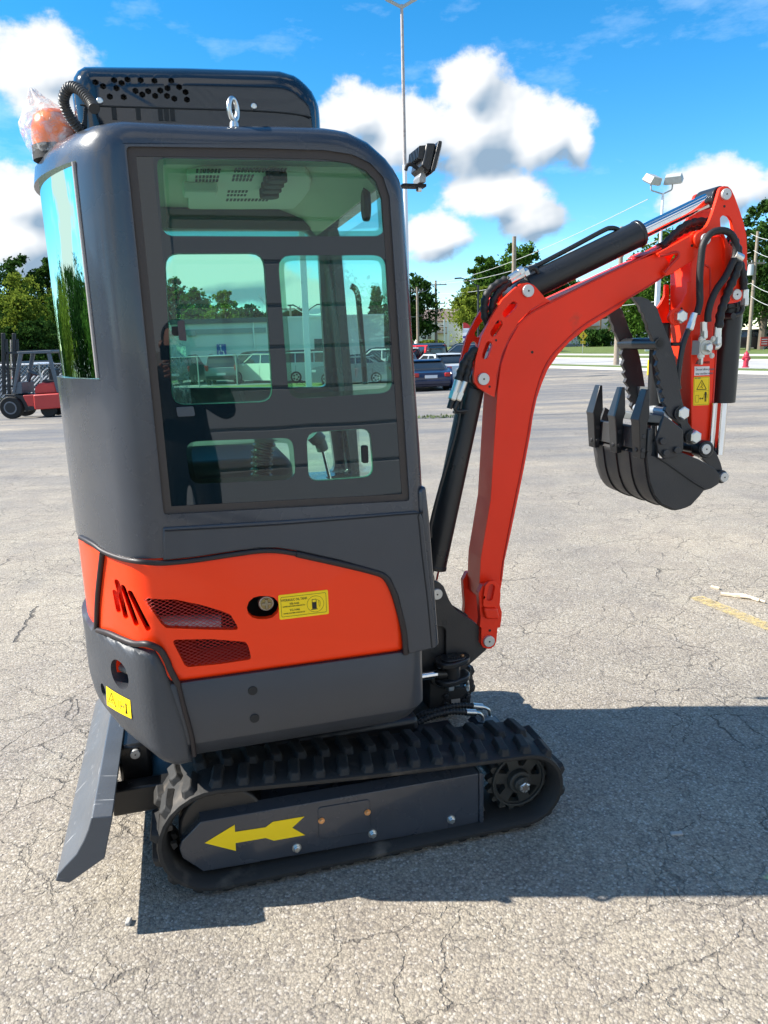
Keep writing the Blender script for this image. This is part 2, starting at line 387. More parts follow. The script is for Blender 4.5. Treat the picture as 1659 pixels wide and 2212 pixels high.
def inset_pts(P, d):
    """polygon moved inwards by d: every point is pushed off the outline until it lies d away from all of it"""
    n = len(P); s = 1 if poly_area(P) > 0 else -1
    if abs(d) < 1e-9: return [(float(p[0]), float(p[1])) for p in P]
    Q = np.array([(float(p[0]), float(p[1])) for p in P]); Nx = np.roll(Q, -1, 0); e = Nx-Q; l = np.hypot(e[:, 0], e[:, 1]); l[l < 1e-9] = 1e-9
    nr = np.stack([-e[:, 1]/l, e[:, 0]/l], 1)*s; nb = nr+np.roll(nr, 1, 0); nb /= np.maximum(np.hypot(nb[:, 0], nb[:, 1]), 1e-6)[:, None]
    if d < 0: return [tuple(map(float, p)) for p in Q+nb*d]
    p = Q+nb*d*.4; l2 = np.maximum((e**2).sum(1), 1e-14)
    for _ in range(40):
        rel = p[:, None, :]-Q[None]; t = np.clip((rel*e[None]).sum(2)/l2[None], 0, 1); v = p[:, None, :]-(Q[None]+t[..., None]*e[None]); D_ = np.hypot(v[..., 0], v[..., 1]); k = D_.argmin(1); i_ = np.arange(n); dm = D_[i_, k]
        low = dm < d*.999
        if not low.any(): break
        g = v[i_, k]/np.maximum(dm, 1e-7)[:, None]; p = np.where(low[:, None], p+g*(d-dm)[:, None], p)
    return [tuple(map(float, q)) for q in p]
def text(body, loc, size, m, parent, rot=(90, 0, 0), ext=0.0004, align='CENTER', name='lettering', sx=1.0):
    cu = bpy.data.curves.new(name, 'FONT'); cu.body = body; cu.size = size; cu.extrude = ext; cu.align_x = align; cu.align_y = 'CENTER'; cu.resolution_u = 2
    o = bpy.data.objects.new(name, cu); C.objects.link(o)
    dg = bpy.context.evaluated_depsgraph_get(); dg.update()
    me = bpy.data.meshes.new_from_object(o.evaluated_get(dg)); bpy.data.objects.remove(o); bpy.data.curves.remove(cu)
    me.materials.clear(); me.materials.append(m)
    o = bpy.data.objects.new(name, me); C.objects.link(o); o.parent = parent; o.location = loc; o.rotation_euler = [R(a) for a in rot]; o.scale = (sx, 1, 1)
    return o
def copy_tree(o, parent=None):
    c = o.copy(); C.objects.link(c); c.parent = parent
    for ch in list(o.children): copy_tree(ch, c)
    return c
def gh(x, y):
    t = min(1, max(0, (y-4.5)/30.)); z = t*(-.58+.0133*min(40, max(-40, x))); u = min(1, max(0, (y-70)/90.)); return z*(1-u)
# ================================================================== EXCAVATOR
# local axes: x towards the boom, y away from the near side, z up
ORIG = (-0.2165, 1.9755)
ex = empty('mini_excavator', (ORIG[0], ORIG[1], 0), R(15), label='compact orange and dark grey tracked excavator with enclosed cab and raised red boom', cat='excavator')
YN, YF, YM = .02, 1.0, .51
def rear_x(y, off=0.): return -.445-.21*(1-((y-YM)/.49)**2)-off

# ---- undercarriage
def track_path(cl, rl, cr, rr_, n=14):
    """closed belt centre line: (x,z) and outward normal"""
    dx, dz = cr[0]-cl[0], cr[1]-cl[1]; D = math.hypot(dx, dz); base = math.atan2(dz, dx); off = math.asin((rl-rr_)/D)
    pts = []
    a0 = base+math.pi/2-off; a1 = base-math.pi/2+off+2*math.pi      # left arc from top to bottom, counter-clockwise
    for i in range(n+1):
        a = a0+(a1-a0)*i/n; pts.append((cl[0]+rl*math.cos(a), cl[1]+rl*math.sin(a), math.cos(a), math.sin(a)))
    b0 = base-math.pi/2+off; b1 = base+math.pi/2-off
    rgt = []
    for i in range(n+1):
        a = b0+(b1-b0)*i/n; rgt.append((cr[0]+rr_*math.cos(a), cr[1]+rr_*math.sin(a), math.cos(a), math.sin(a)))
    def seg(a, b, k):
        return [tuple(a[j]+(b[j]-a[j])*i/k for j in range(4)) for i in range(1, k)]
    out = pts+seg(pts[-1], rgt[0], 16)+rgt
    top = seg(rgt[-1], pts[0], 16)
    top = [(x, z-.006*math.sin(math.pi*(i+1)/16), nx, nz) for i, (x, z, nx, nz) in enumerate(top)]   # slight sag
    return out+top
CL, RL, CR, RR = (-.310, .187), .160, (.685, .150), .123
path = track_path(CL, RL, CR, RR)
def arc_at(path):
    L_ = [0]
    for i in range(len(path)): a, b = path[i], path[(i+1) % len(path)]; L_.append(L_[-1]+math.hypot(a[0]-b[0], a[1]-b[1]))
    def at(s):
        s %= L_[-1]; j = 0
        while L_[j+1] < s: j += 1
        t = (s-L_[j])/(L_[j+1]-L_[j]); a, b = path[j], path[(j+1) % len(path)]
        return [a[k]+(b[k]-a[k])*t for k in range(4)]
    return at, L_[-1]
at, PER = arc_at(path)
def make_track(y0, y1, near):
    bm = bmesh.new(); prof = []
    W = y1-y0
    # belt cross-section (offset along normal, y): thin at the edges
    sec = [(-.004, y0), (-.014, y0+.012), (-.018, y0+.07), (-.018, y1-.07), (-.014, y1-.012), (-.004, y1), (.006, y1), (.010, y1-.01), (.010, y0+.01), (.006, y0)]
    rings = []
    for x, z, nx, nz in path: rings.append([bm.verts.new((x+nx*o, y, z+nz*o)) for o, y in sec])
    for i in range(len(rings)):
        a, b = rings[i], rings[(i+1) % len(rings)]
        for k in range(len(sec)): bm.faces.new([a[k], b[k], b[(k+1) % len(sec)], a[(k+1) % len(sec)]])
    t = from_bm('track', bm, rubber, ex, 50)
    # lug: tapered rubber block, chamfered outwards; local z = outward, x = along the belt
    def lug_mesh(flip):
        w0, w1, h = .020, .013, .020; s = -1 if flip else 1
        ya, yb = (0.006, .112) if not flip else (.118, .224)
        vs = []
        def prof_(y, k, sh): return [(-w0*k+sh, y, -.002), (w0*k+sh, y, -.002), (w1*k+sh, y, h), (-w1*k+sh, y, h)]
        ys_ = [(ya, .75, 0), (ya+.02, 1.15, 0), ((ya+yb)/2, 1.0, .004*s), (yb-.012, 1.1, .010*s), (yb, .8, .012*s)]
        for i, (y, k, sh) in enumerate(ys_):
            q = prof_(y, k, sh)
            if i in (0, 4): q[2] = (q[2][0]*.8, y+(.010 if i == 0 else -.010), h*.9); q[3] = (q[3][0]*.8, y+(.010 if i == 0 else -.010), h*.9)
            vs += q
        fs = [(0, 1, 2, 3), (16, 19, 18, 17)]
        for i in range(4):
            a = i*4
            for k in range(4): fs.append((a+k, a+4+k, a+4+(k+1) % 4, a+(k+1) % 4))
        me = bpy.data.meshes.new('lug'); me.from_pydata(vs, [], fs); me.update(); me.materials.append(rubber)
        bm = bmesh.new(); bm.from_mesh(me); bmesh.ops.recalc_face_normals(bm, faces=bm.faces); bmesh.ops.bevel(bm, geom=[e for e in bm.edges if e.calc_face_angle(0) > .5], offset=.0022, segments=1, affect='EDGES'); bm.to_mesh(me); bm.free()
        return me
    for row in (0, 1):
        me = lug_mesh(row == 1); N_ = 38
        for i in range(N_):
            x, z, nx, nz = at(PER*(i+.5*row)/N_)
            ang = math.atan2(nx, nz)      # rotation about y taking +z to the normal
            o = bpy.data.objects.new('lug', me); C.objects.link(o); o.parent = t
            o.location = (x+nx*.009, y0, z+nz*.009); o.rotation_euler = (0, ang, 0)
    return t
near_track = make_track(0.0, .23, True); far_track = make_track(.79, 1.02, False)
tag(near_track, label='near rubber track with its left end lit by the sun')

def side_frame(ya, yb, sgn):
    yo = ya if sgn < 0 else yb           # outer face
    P = roundpoly([(-0.352,0.2335),(-0.39,0.1982),(-0.4111,0.1812),(-0.4196,0.1584),(-0.4138,0.1248),(-0.3874,0.0976),(-0.3568,0.0638)] + [(0.5306,0.0354),(0.5303,0.2217)], [.004, .03, .02, .02, .03, .03, .004, .004, .004])
    f = plate('track_frame', P, ya, yb, grey, ex, bev=.004)
    top = [(-0.3549,0.2521),(-0.352,0.2335)]; tr = [(0.5303,0.2217),(0.5182,0.2452)]
    # sloping top flange of the frame
    a, b, c, d = top[1], tr[0], (tr[1][0], tr[0][1]+.016), (top[0][0], top[1][1]+.016)
    yi = yo+(.035 if sgn < 0 else -.035)
    mesh('top_flange', [(a[0], yo, a[1]+.001), (b[0], yo, b[1]+.001), (c[0], yi, c[1]), (d[0], yi, d[1]), (b[0], yi, b[1]-.02), (a[0], yi, a[1]-.02)], [(0, 1, 2, 3), (1, 0, 5, 4), (2, 4, 5, 3), (0, 3, 5), (1, 4, 2)], grey, f)
    e = plate('end_flange', [(0.5306,0.0354),(0.5454,0.0296),(0.5448,0.2188),(0.5303,0.2267)], yo-.006*(-sgn), yo+.10*(-sgn), grey, f, bev=.002)
    return f
nf = side_frame(.04, .19, -1); ff = side_frame(.83, .98, 1)
arrow = sheet('yellow_arrow', [(-0.3459,0.1617),(-0.2546,0.2039),(-0.2554,0.1795),(-0.1648,0.1753),(-0.1417,0.1893),(-0.0448,0.1869),(-0.0843,0.156),(-0.0458,0.1217),(-0.1424,0.1241),(-0.1666,0.1386),(-0.2563,0.1414),(-0.2573,0.1146)], .0385, yellow, nf)
cover = plate('cover_plate', roundpoly([(-0.0027,0.2082),(0.1619,0.2039),(0.1616,0.088),(-0.004,0.1008)], .012), .0365, .041, grey, nf, bev=.0012)
for q in [(0.0061,0.1634),(0.1528,0.1617)]: hexbolt('cover_bolt', (q[0], .0365, q[1]), (0, -1, 0), .0075, .006, brass, nf, washer=True)
rol = [(-0.0744,0.0831),(0.1676,0.0794)] + [(0.4324,0.0736)]
for q in rol:
    hexbolt('roller_bolt', (q[0], .040, q[1]), (0, -1, 0), .0105, .010, zinc, nf, washer=True)
    for ya in (.055, .845):
        w = cyl('roller', (q[0], ya, .092), (q[0], ya+.12, .092), .052, black, ex, n=28, bev=.004)
        cyl('roller_hub', (q[0], ya-.004, .092), (q[0], ya+.124, .092), .030, zinc, w, n=20)
# idler at the left end
for ya in (.07, .86):
    w = cyl('idler_wheel', (CL[0]+.02, ya, CL[1]), (CL[0]+.02, ya+.09, CL[1]), .128, black, ex, n=36, bev=.008)
    cyl('hub', (CL[0]+.02, ya-.01, CL[1]), (CL[0]+.02, ya+.10, CL[1]), .045, black, w, n=20, bev=.003)
# belt guide blocks inside the belt
def guides(y0, n=38):
    vs = []; fs = []
    for i in range(n):
        x, z, nx, nz = at(PER*(i+.25)/n); tx, tz = nz, -nx
        for yy in (y0+.085, y0+.130):
            b = len(vs)
            for o, k in ((-.012, .013), (-.034, .007)):
                for sx, sy in ((-1, 0), (1, 0), (1, .016), (-1, .016)): vs.append((x+nx*o+tx*sx*k, yy+sy, z+nz*o+tz*sx*k))
            fs += [(b, b+1, b+2, b+3), (b+4, b+7, b+6, b+5)]+[(b+k, b+4+k, b+4+(k+1) % 4, b+(k+1) % 4) for k in range(4)]
    return vs, fs
for y0, t in ((0, near_track), (.79, far_track)): vs, fs = guides(y0); tag(mesh('guide_blocks', vs, fs, mat('worn_rubber', (.10, .095, .09), .6), t), kind='stuff')
# sprocket with spokes
def sprocket(yc, sgn):
    cx, cz = (0.6837, 0.1399); cz += .012
    teeth = []
    for i in range(17*4):
        a = 2*math.pi*i/68; r = (.112 if i % 4 in (0, 1) else .096); teeth.append((cx+r*math.cos(a), cz+r*math.sin(a)))
    holes = []
    for k in range(6):
        a0 = R(60*k+18); h = []
        for i in range(7): a = a0-R(16)+R(32)*i/6; h.append((cx+.080*math.cos(a), cz+.083*math.sin(a)))
        for i in range(4): a = a0+R(9)-R(18)*i/3; h.append((cx+.050*math.cos(a), cz+.050*math.sin(a)))
        holes.append(roundpoly(h, .006, 2))
    s = plate('sprocket', teeth, yc+.02, yc+.045, mat('sprocket_iron', (.030, .032, .030), .55, bump=.6, bscale=300), ex, holes=holes, bev=.002)
    m = MATS['sprocket_iron']
    # raised rim ring
    ringo = circle((cx, cz), .096, 40); ringi = circle((cx, cz), .088, 40)
    plate('rim', ringo, yc+.010, yc+.022, m, s, holes=[ringi], bev=.002)
    cyl('hub', (cx, yc-.004, cz), (cx, yc+.05, cz), .040, m, s, n=28, bev=.004)
    cyl('hub_step', (cx, yc-.018, cz), (cx, yc, cz), .027, m, s, n=24, bev=.003)
    if sgn < 0:
        nut = hexbolt('castle_nut', (cx, yc-.018, cz), (0, -1, 0), .0195, .018, zinc, s)
        cyl('axle_end', (cx, yc-.036, cz), (cx, yc-.034, cz), .0095, mat('axle_steel', (.35, .30, .26), .4, metal=.8), s, n=16)
        for k in range(6):
            a = R(60*k+20); c = Vector((cx+.0145*math.cos(a), yc-.0365, cz+.0145*math.sin(a)))
            o = box('slot', -.0045, -.0006, -.001, .0045, .0006, .001, ink, s); o.location = c; o.rotation_euler = (0, -a, 0)
    cyl('drive_motor', (cx, yc+.045, cz), (cx, yc+.20 if sgn < 0 else yc-.1, cz), .075, black, s, n=28, bev=.006)
    return s
sprocket(.05, -1); sprocket(.90, 1)
# ---- chassis
ch = box('chassis', -.22, .26, .13, .40, .76, .33, black, ex, .02)
cyl('slewing_ring', (.17, .51, .36), (.17, .51, .43), .24, black, ex, n=48, bev=.006)
box('swivel_cover', .02, .30, .32, .34, .72, .47, mat('dark_blue_grey', (.03, .04, .055), .4), ex, .01)
for yy in (.21, .80): box('track_cross_tube', -.08, yy-.05 if yy > .5 else yy-.03, .19, .10, yy+.08, .29, black, ex, .01)
for yy in (.21, .80): box('track_cross_tube', .38, yy-.05 if yy > .5 else yy-.03, .19, .52, yy+.08, .29, black, ex, .01)
# ---- dozer blade
bp = [(-0.6372,0.3469),(-0.6339,0.3504),(-0.5818,0.3414),(-0.5835,0.331),(-0.5994,0.2765),(-0.6154,0.216),(-0.714,0.1595),(-0.7484,0.1742),(-0.7418,0.1928),(-0.7184,0.2164),(-0.687,0.2455),(-0.6635,0.2836),(-0.6493,0.3129)]
blade = plate('dozer_blade', bp, -.02, 1.04, steel_grey, ex, bev=.003)
tag(blade, label='pale grey dozer blade with scratched paint')
sheet_m = mat('scratch', (.62, .64, .66), .4)
for a, b in (((-.700, .20, .236), (-.7005, .40, .238)), ((-.722, .10, .2085), (-.7225, .17, .2105)), ((-.668, .16, .300), (-.668, .24, .300))):
    pass
arm_z = (-0.527, 0.2448)
for yy in (.27, .69):
    o = box('blade_arm', -.62, yy, .15, -.12, yy+.06, .24, black, ex, .006)
box('blade_arm_web', -.60, .33, .185, -.38, .69, .20, black, ex, .002)
cyl('blade_cylinder', (-.50, .51, .30), (-.20, .51, .27), .035, black, ex, n=20)
cyl('blade_rod', (-.62, .51, .31), (-.50, .51, .30), .018, chrome, ex, n=16)
pin_end((-.545, .38, .30), .016, ex)
box('bracket', -.60, .38, .20, -.50, .64, .33, black, ex, .01)

# ---- upper structure base, skirt and counterweight
ys_full = [YN, YN+.006, YN+.018, YN+.035, YN+.06]+[YN+.06+(YF-YN-.12)*i/18 for i in range(1, 18)]+[YF-.06, YF-.035, YF-.018, YF-.006, YF]
def rho(y, r):
    d = min(y-YN, YF-y)
    return 0 if d >= r else r-math.sqrt(max(0, r*r-(r-d)**2))
def body_loft(name, z0, z1, xf, m, r=.035, off=0., rb=.012, rt=.012, front_r=.03, parent=ex, grow=0., x_rear=None, xf_top=None, ch_=0):
    ys = [y if YN < y < YF else y for y in ys_full]
    def prof(y):
        xr = rear_x(y, off) if x_rear is None else x_rear
        P = [(xr, z0), (xf, z0), (xf if xf_top is None else xf_top, z1), (xr, z1)]
        P = resample(roundpoly(P, [rb, front_r, front_r, rt], 4), 90)
        return inset_pts(P, rho(y, r))
    o = loft_y(name, prof, ys, m, parent, 40)
    if grow:
        for v in o.data.vertices: v.co.y = YM+(v.co.y-YM)*(1+grow/.49)
    return o
box('frame_floor', -.45, .06, .45, .30, .96, .485, black, ex, .01)
# skirt: grey lower side panel, front corner rounded in plan, lower edge drawn in
sk_z0, sk_z1 = .462, .690
def skirt_ring(z, ins):
    xf = .355-ins; pts = []
    r = .07
    pts.append((-.40, YN+ins)); 
    for i in range(7): a = R(-90+90*i/6); pts.append((xf-r+r*math.cos(a), YN+ins+r+r*math.sin(a)))
    for i in range(7): a = R(0+90*i/6); pts.append((xf-r+r*math.cos(a), YF-ins-r+r*math.sin(a)))
    pts.append((-.40, YF-ins)); return [(x, y, z) for x, y in pts]
def ring_loft(name, rings, m, parent, sm=35, caps=True):
    bm = bmesh.new(); Rg = [[bm.verts.new(p) for p in r] for r in rings]; n = len(Rg[0])
    for a, b in zip(Rg, Rg[1:]):
        for k in range(n): bm.faces.new([a[k], a[(k+1) % n], b[(k+1) % n], b[k]])
    if caps: bm.faces.new(Rg[0][::-1]); bm.faces.new(Rg[-1])
    return from_bm(name, bm, m, parent, sm)
skirt = ring_loft('lower_side_panel', [skirt_ring(.440, .045), skirt_ring(.452, .03), skirt_ring(.495, .004), skirt_ring(.502, .0), skirt_ring(.683, .0), skirt_ring(.688, .003)], greyp, ex)
for q in [(-0.1744,0.6363)] + [(-0.1747,0.5494)]:
    cyl('plug', (q[0], YN+.001, q[1]), (q[0], YN-.003, q[1]), .0135, blackm, skirt, n=24, bev=.001)
# counterweight: heavy casting wrapping the rounded tail
cw_near = [(-0.4673,0.8203),(-0.4159,0.7914),(-0.3993,0.7454),(-0.3908,0.7027),(-0.371,0.6013),(-0.3567,0.5156),(-0.3558,0.4658)]
cwz1 = .795; cwz0 = .425
def cw_prof(y):
    off = .012
    xr = rear_x(y, off); zt = cwz1
    w_ = cw_near[-1][0]-xr
    P = [(xr, zt), (xr, .60), (xr+.03*w_, .54), (xr+.13*w_, .49), (xr+.32*w_, .452), (xr+.60*w_, .434)]
    P += [(cw_near[-1][0], .437), (cw_near[-1][0], .4658), (cw_near[5][0], .5156), (cw_near[4][0], .6013), (cw_near[3][0], .7027), (cw_near[2][0], .7454), (cw_near[1][0], .782), (-.425, cwz1)]
    # order counter-clockwise
    P = P[::-1]
    ys = (y-YN)
    return inset_pts(resample(P, 60), rho_cw(y))
def rho_cw(y): return rho(y, .03)
cw = loft_y('counterweight', cw_prof, ys_full, grey_b, ex, 45)
for v in cw.data.vertices: v.co.y = YM+(v.co.y-YM)*1.018
c1 = (-0.5344, 0.1208, 0.6967); c2 = (-0.5983, 0.23, 0.6063)
dcut = Vector((-.80, -.60, 0))
def cutter(c, r1, r2, deep=.06, tilt=0):
    c = Vector(c); u = Vector((-dcut.y, dcut.x, 0)); w = Vector((0, 0, 1)); bm = bmesh.new(); A = []; B = []
    for i in range(28):
        a = 2*math.pi*i/28; o = u*r1*math.cos(a)+w*r2*math.sin(a); A.append(bm.verts.new(c+o+dcut*.08)); B.append(bm.verts.new(c+o*.92-dcut*deep))
    for k in range(28): bm.faces.new([A[k], A[(k+1) % 28], B[(k+1) % 28], B[k]])
    bm.faces.new(A[::-1]); bm.faces.new(B); return from_bm('cutter', bm, grey_b)
cx1 = cutter(c1, .050, .046, .075); cx2 = cutter(c2, .020, .022, .05)
boolean(cw, [cx1, cx2]); smooth(cw.data, 45)
cc = Vector(c1)-dcut*.035
cyl('lashing_bar', cc-Vector((-.6, .8, 0))*.06+Vector((0, 0, -.004)), cc+Vector((-.6, .8, 0))*.06+Vector((0, 0, -.004)), .013, mat('bare_bar', (.16, .155, .14), .5, metal=.3), cw, n=18)
# curved warning decal on the counterweight
def curved_decal(name, corners, m, parent, off, nu=10, lift=.0):
    a, b, c, d = [Vector(p) for p in corners]; vs = []; fs = []
    for j in range(3):
        for i in range(nu+1):
            s, t = i/nu, j/2; p = (a*(1-s)+b*s)*(1-t)+(d*(1-s)+c*s)*t
            y = YM+(p.y-YM)*1.0; vs.append((0, y, p.z))
    vs2 = []
    for x, y, z in vs: vs2.append((rear_x(y, off+lift), YM+(y-YM)*1.018, z))
    for j in range(2):
        for i in range(nu): k = j*(nu+1)+i; fs.append((k, k+1, k+nu+2, k+nu+1))
    return mesh(name, vs2, fs, m, parent, 60)
dc = [(-0.5869,0.2038,0.6318),(-0.5126,0.0873,0.6319),(-0.5149,0.0903,0.5731),(-0.592,0.2135,0.5665)]
dl = curved_decal('warning_decal', dc, yellow, cw, .0135)
def on_decal(u, v): 
    a, b, c, d = [Vector(p) for p in dc]; p = (a*(1-u)+b*u)*(1-v)+(d*(1-u)+c*u)*v
    return Vector((rear_x(p.y, .0146), YM+(p.y-YM)*1.018, p.z))
def decal_line(pts, w, parent, cyc=False):
    P = [on_decal(*p) for p in pts]
    if cyc: P.append(P[0])
    for a, b in zip(P, P[1:]): cyl('printed_line', a, b, w, ink, parent, n=4)
decal_line([(.10, .78), (.27, .15), (.44, .78)], .0007, dl, True)
decal_line([(.22, .62), (.30, .45), (.27, .66), (.34, .62)], .0005, dl)
decal_line([(.56, .30), (.64, .30), (.64, .74), (.56, .74)], .0004, dl, True)
decal_line([(.67, .55), (.77, .55)], .0006, dl); decal_line([(.69, .48), (.67, .55), (.69, .62)], .0006, dl); decal_line([(.75, .48), (.77, .55), (.75, .62)], .0006, dl)
decal_line([(.85, .28), (.85, .58), (.83, .84)], .0012, dl); decal_line([(.85, .58), (.87, .84)], .0010, dl); decal_line([(.82, .36), (.88, .36)], .0008, dl)

# ---- orange engine cover
cover_o = body_loft('engine_cover', .678, 1.070, .30, orange, r=.045, off=-.004, rb=.006, rt=.02)
inner = body_loft('cutter', .70, 1.05, .27, orange, r=.03, off=-.03, parent=None)
for v in inner.data.vertices: v.co.y = YM+(v.co.y-YM)*.955
cuts = [inner, cutter(c1, .047, .043, .15)]
def prism(outline, y0=-.05, y1=.12):
    o = plate('cutter', outline, y0, y1, orange); return o
grille_a = [(-0.4431,0.9446),(-0.364,0.9346),(-0.3012,0.9128),(-0.2456,0.888),(-0.2197,0.8726),(-0.1971,0.8234),(-0.2909,0.8378),(-0.3931,0.8558),(-0.4057,0.8708)]
grille_b = [(-0.3822,0.8205),(-0.2767,0.8078),(-0.1836,0.7867),(-0.1773,0.772),(-0.171,0.7316),(-0.2575,0.7303),(-0.3456,0.7337),(-0.3544,0.7414)]
filler = slot(*([(-0.1401,0.8834),(-0.1176,0.8806)]), .034)
filler = [(x, z) for x, z in filler]
sl = [((-0.5246, 0.9373), (-0.5203, 0.8858)), ((-0.5149, 0.9712), (-0.5, 0.8753)), ((-0.4983, 0.9607), (-0.4717, 0.8641)), ((-0.4788, 0.9506), (-0.441, 0.8552))]
cuts += [prism(roundpoly(grille_a, .010)), prism(roundpoly(grille_b, .010)), prism(filler)]
slw = [(-0.5489,0.1619,0.8879)]
for p, q in sl: cuts.append(prism(slot(p, q, .0078), -.1, .16))
boolean(cover_o, cuts); smooth(cover_o.data, 35)
mesh_m = mat('red_expanded_mesh', (.50, .035, .02), .4)
def diamond_mesh(outline, y, pitch=.0105, r=.00085):
    bm = bmesh.new(); xs = [p[0] for p in outline]; zs = [p[1] for p in outline]
    def clip(a, b):
        n = 60; seg_ = []; cur = None
        def ins(pt):
            c = False; N_ = len(outline)
            for i in range(N_):
                x1, y1 = outline[i]; x2, y2 = outline[(i+1) % N_]
                if (y1 > pt[1]) != (y2 > pt[1]) and pt[0] < (x2-x1)*(pt[1]-y1)/(y2-y1)+x1: c = not c
            return c
        A, B = Vector(a), Vector(b)
        for i in range(n+1):
            p = A.lerp(B, i/n)
            if ins(p): cur = (cur[0], p) if cur else (p, p)
            elif cur: seg_.append(cur); cur = None
        if cur: seg_.append(cur)
        return seg_
    for s, sl_ in ((1, .55), (-1, .55)):
        x = min(xs)-.3
        while x < max(xs)+.3:
            a = (x, min(zs)); h = max(zs)-min(zs); b = (x+s*h/sl_, max(zs))
            for p, q in clip(a, b):
                if (q-p).length > .004:
                    d = Vector((q.x-p.x, 0, q.y-p.y)).normalized()*.006
                    tube('', [Vector((p.x, y, p.y))-d, Vector((q.x, y, q.y))+d], r, None, n=4, curve=0, into=bm)
            x += pitch*1.75
    return bm
for g in (grille_a, grille_b):
    o = from_bm('grille_mesh', diamond_mesh(g, YN+.0075), mesh_m, cover_o); tag(o, kind='stuff')
# what shows behind the grilles
mu = cyl('muffler', (-0.4115, 0.8285) and ((-0.4115, 0.8285)[0], .12, (-0.4115, 0.8285)[1]), ((-0.2458, 0.8124)[0], .12, (-0.2458, 0.8124)[1]), .028, mat('heat_shield_foil', (.62, .55, .56), .45, metal=.4, bump=1.0, bscale=50), ex, n=16)
box('engine_block', -.32, .2, .70, .1, .75, .98, blackm, ex, .02)
fc = (-0.1162, 0.8819)
cap = cyl('filler_cap', (fc[0], .075, fc[1]), (fc[0], .050, fc[1]), .023, mat('cap_rim', (.42, .41, .36), .35, metal=.8), ex, n=24, bev=.003)
cyl('cap_inner', (fc[0], .052, fc[1]), (fc[0], .047, fc[1]), .017, mat('cap_inner', (.30, .24, .10), .4, metal=.6), cap, n=20)
box('cap_bar', fc[0]-.014, .044, fc[1]-.004, fc[0]+.014, .048, fc[1]+.004, mat('cap_bar', (.30, .27, .18), .4, metal=.6), cap, .001)
box('cap_bar', fc[0]-.004, .0438, fc[1]-.014, fc[0]+.004, .0478, fc[1]+.014, MATS['cap_bar'], cap, .001)
# seals round the cover: upper edge, tail seam, lower-left edge
def y_tube(name, pts, r, m=seal, parent=ex): return tube(name, pts, r, m, parent, n=10)
rp = [(-0.6212,0.3077,1.0611),(-0.5965,0.2471,1.0642),(-0.5705,0.1958,1.0612),(-0.5428,0.149,1.052),(-0.4933,0.0775,1.0481),(-0.4452,0.0204,1.0501)]
y_tube('rubber_seal', [tuple(p) for p in rp]+[(p[0], YN-.001, p[1]) for p in [(-0.3872,1.0402),(-0.3032,1.0391),(-0.2046,1.0444),(-0.1291,1.0472),(-0.0784,1.042),(-0.0275,1.0287)]], .0075)
y_tube('rubber_seal', [(p[0], YN-.003, p[1]) for p in [(-0.0275,1.0287),(0.0963,0.9871),(0.1838,0.9554),(0.2248,0.934),(0.2488,0.8887),(0.267,0.8217),(0.2799,0.7543),(0.2841,0.684)]], .0095)
tail = [(-0.5483,0.1608,1.044),(-0.5638,0.1875,0.9782),(-0.5815,0.2203,0.9),(-0.5954,0.249,0.8199),(-0.6099,0.2833,0.7273)]
tail = [(rear_x(p[1], .001), p[1], p[2]) for p in tail]
y_tube('rubber_seal', tail, .0085)
lo = [(-0.595,0.2399,0.7912),(-0.5584,0.171,0.8043),(-0.5202,0.1117,0.8056),(-0.4829,0.0616,0.8067)]
y_tube('rubber_seal', [tuple(p) for p in lo]+[(p[0], YN-.004, p[1]) for p in [(-0.4461,0.8184),(-0.4154,0.7979),(-0.4001,0.7643),(-0.3928,0.7358),(-0.376,0.6874)]], .009)
y_tube('rubber_seal', [(p[0], YN-.002, p[1]) for p in [(-0.376,0.6874),(-0.3662,0.6126),(-0.3534,0.5244),(-0.3508,0.4626)]], .007)
# decal: hydraulic oil tank
hq = [(-0.0851,0.9181),(0.0568,0.9081),(0.0535,0.8348),(-0.0895,0.8453)]
hx0, hx1 = hq[0][0], hq[1][0]; hz0, hz1 = (hq[3][1]+hq[2][1])/2, (hq[0][1]+hq[1][1])/2; yy = YN-.0012
hd = plate('oil_tank_decal', rr(hx0, hz0, hx1, hz1, .004), yy, yy+.001, yellow, cover_o)
W_, H_ = hx1-hx0, hz1-hz0
fr = plate('printed_frame', rr(hx0+.006, hz0+.007, hx1-.006, hz1-.007, .004), yy-.0006, yy-.0001, ink, hd, holes=[rr(hx0+.0068, hz0+.0078, hx1-.0068, hz1-.0078, .0035)])
def ht(s, u, v, size, sx=1): text(s, (hx0+W_*u, yy-.0004, hz0+H_*v), size, ink, hd, sx=sx)
ht('HYDRAULIC OIL TANK', .31, .76, .0098, .74); ht('YB-N46', .31, .60, .0085); ht('SUMMER ANTI-WEAR HYDRAULIC OIL', .30, .50, .0050, .74)
ht('YC-N46', .31, .34, .0085); ht('WINTER LOW TEMP HYDRAULIC OIL', .30, .22, .0050, .74)
cc_ = (hx0+W_*.735, hz0+H_*.48)
plate('printed_circle', circle(cc_, .0245, 36), yy-.0006, yy-.0001, ink, hd, holes=[circle(cc_, .0238, 36)])
plate('printed_pump', rr(cc_[0]-.010, cc_[1]-.014, cc_[0]+.003, cc_[1]+.015, .001), yy-.0006, yy-.0001, ink, hd, holes=[rr(cc_[0]-.0085, cc_[1]+.006, cc_[0]+.0015, cc_[1]+.0135, .0008)])
plate('printed_pump_foot', rr(cc_[0]-.013, cc_[1]-.0165, cc_[0]+.006, cc_[1]-.0148, .0005), yy-.0006, yy-.0001, ink, hd)
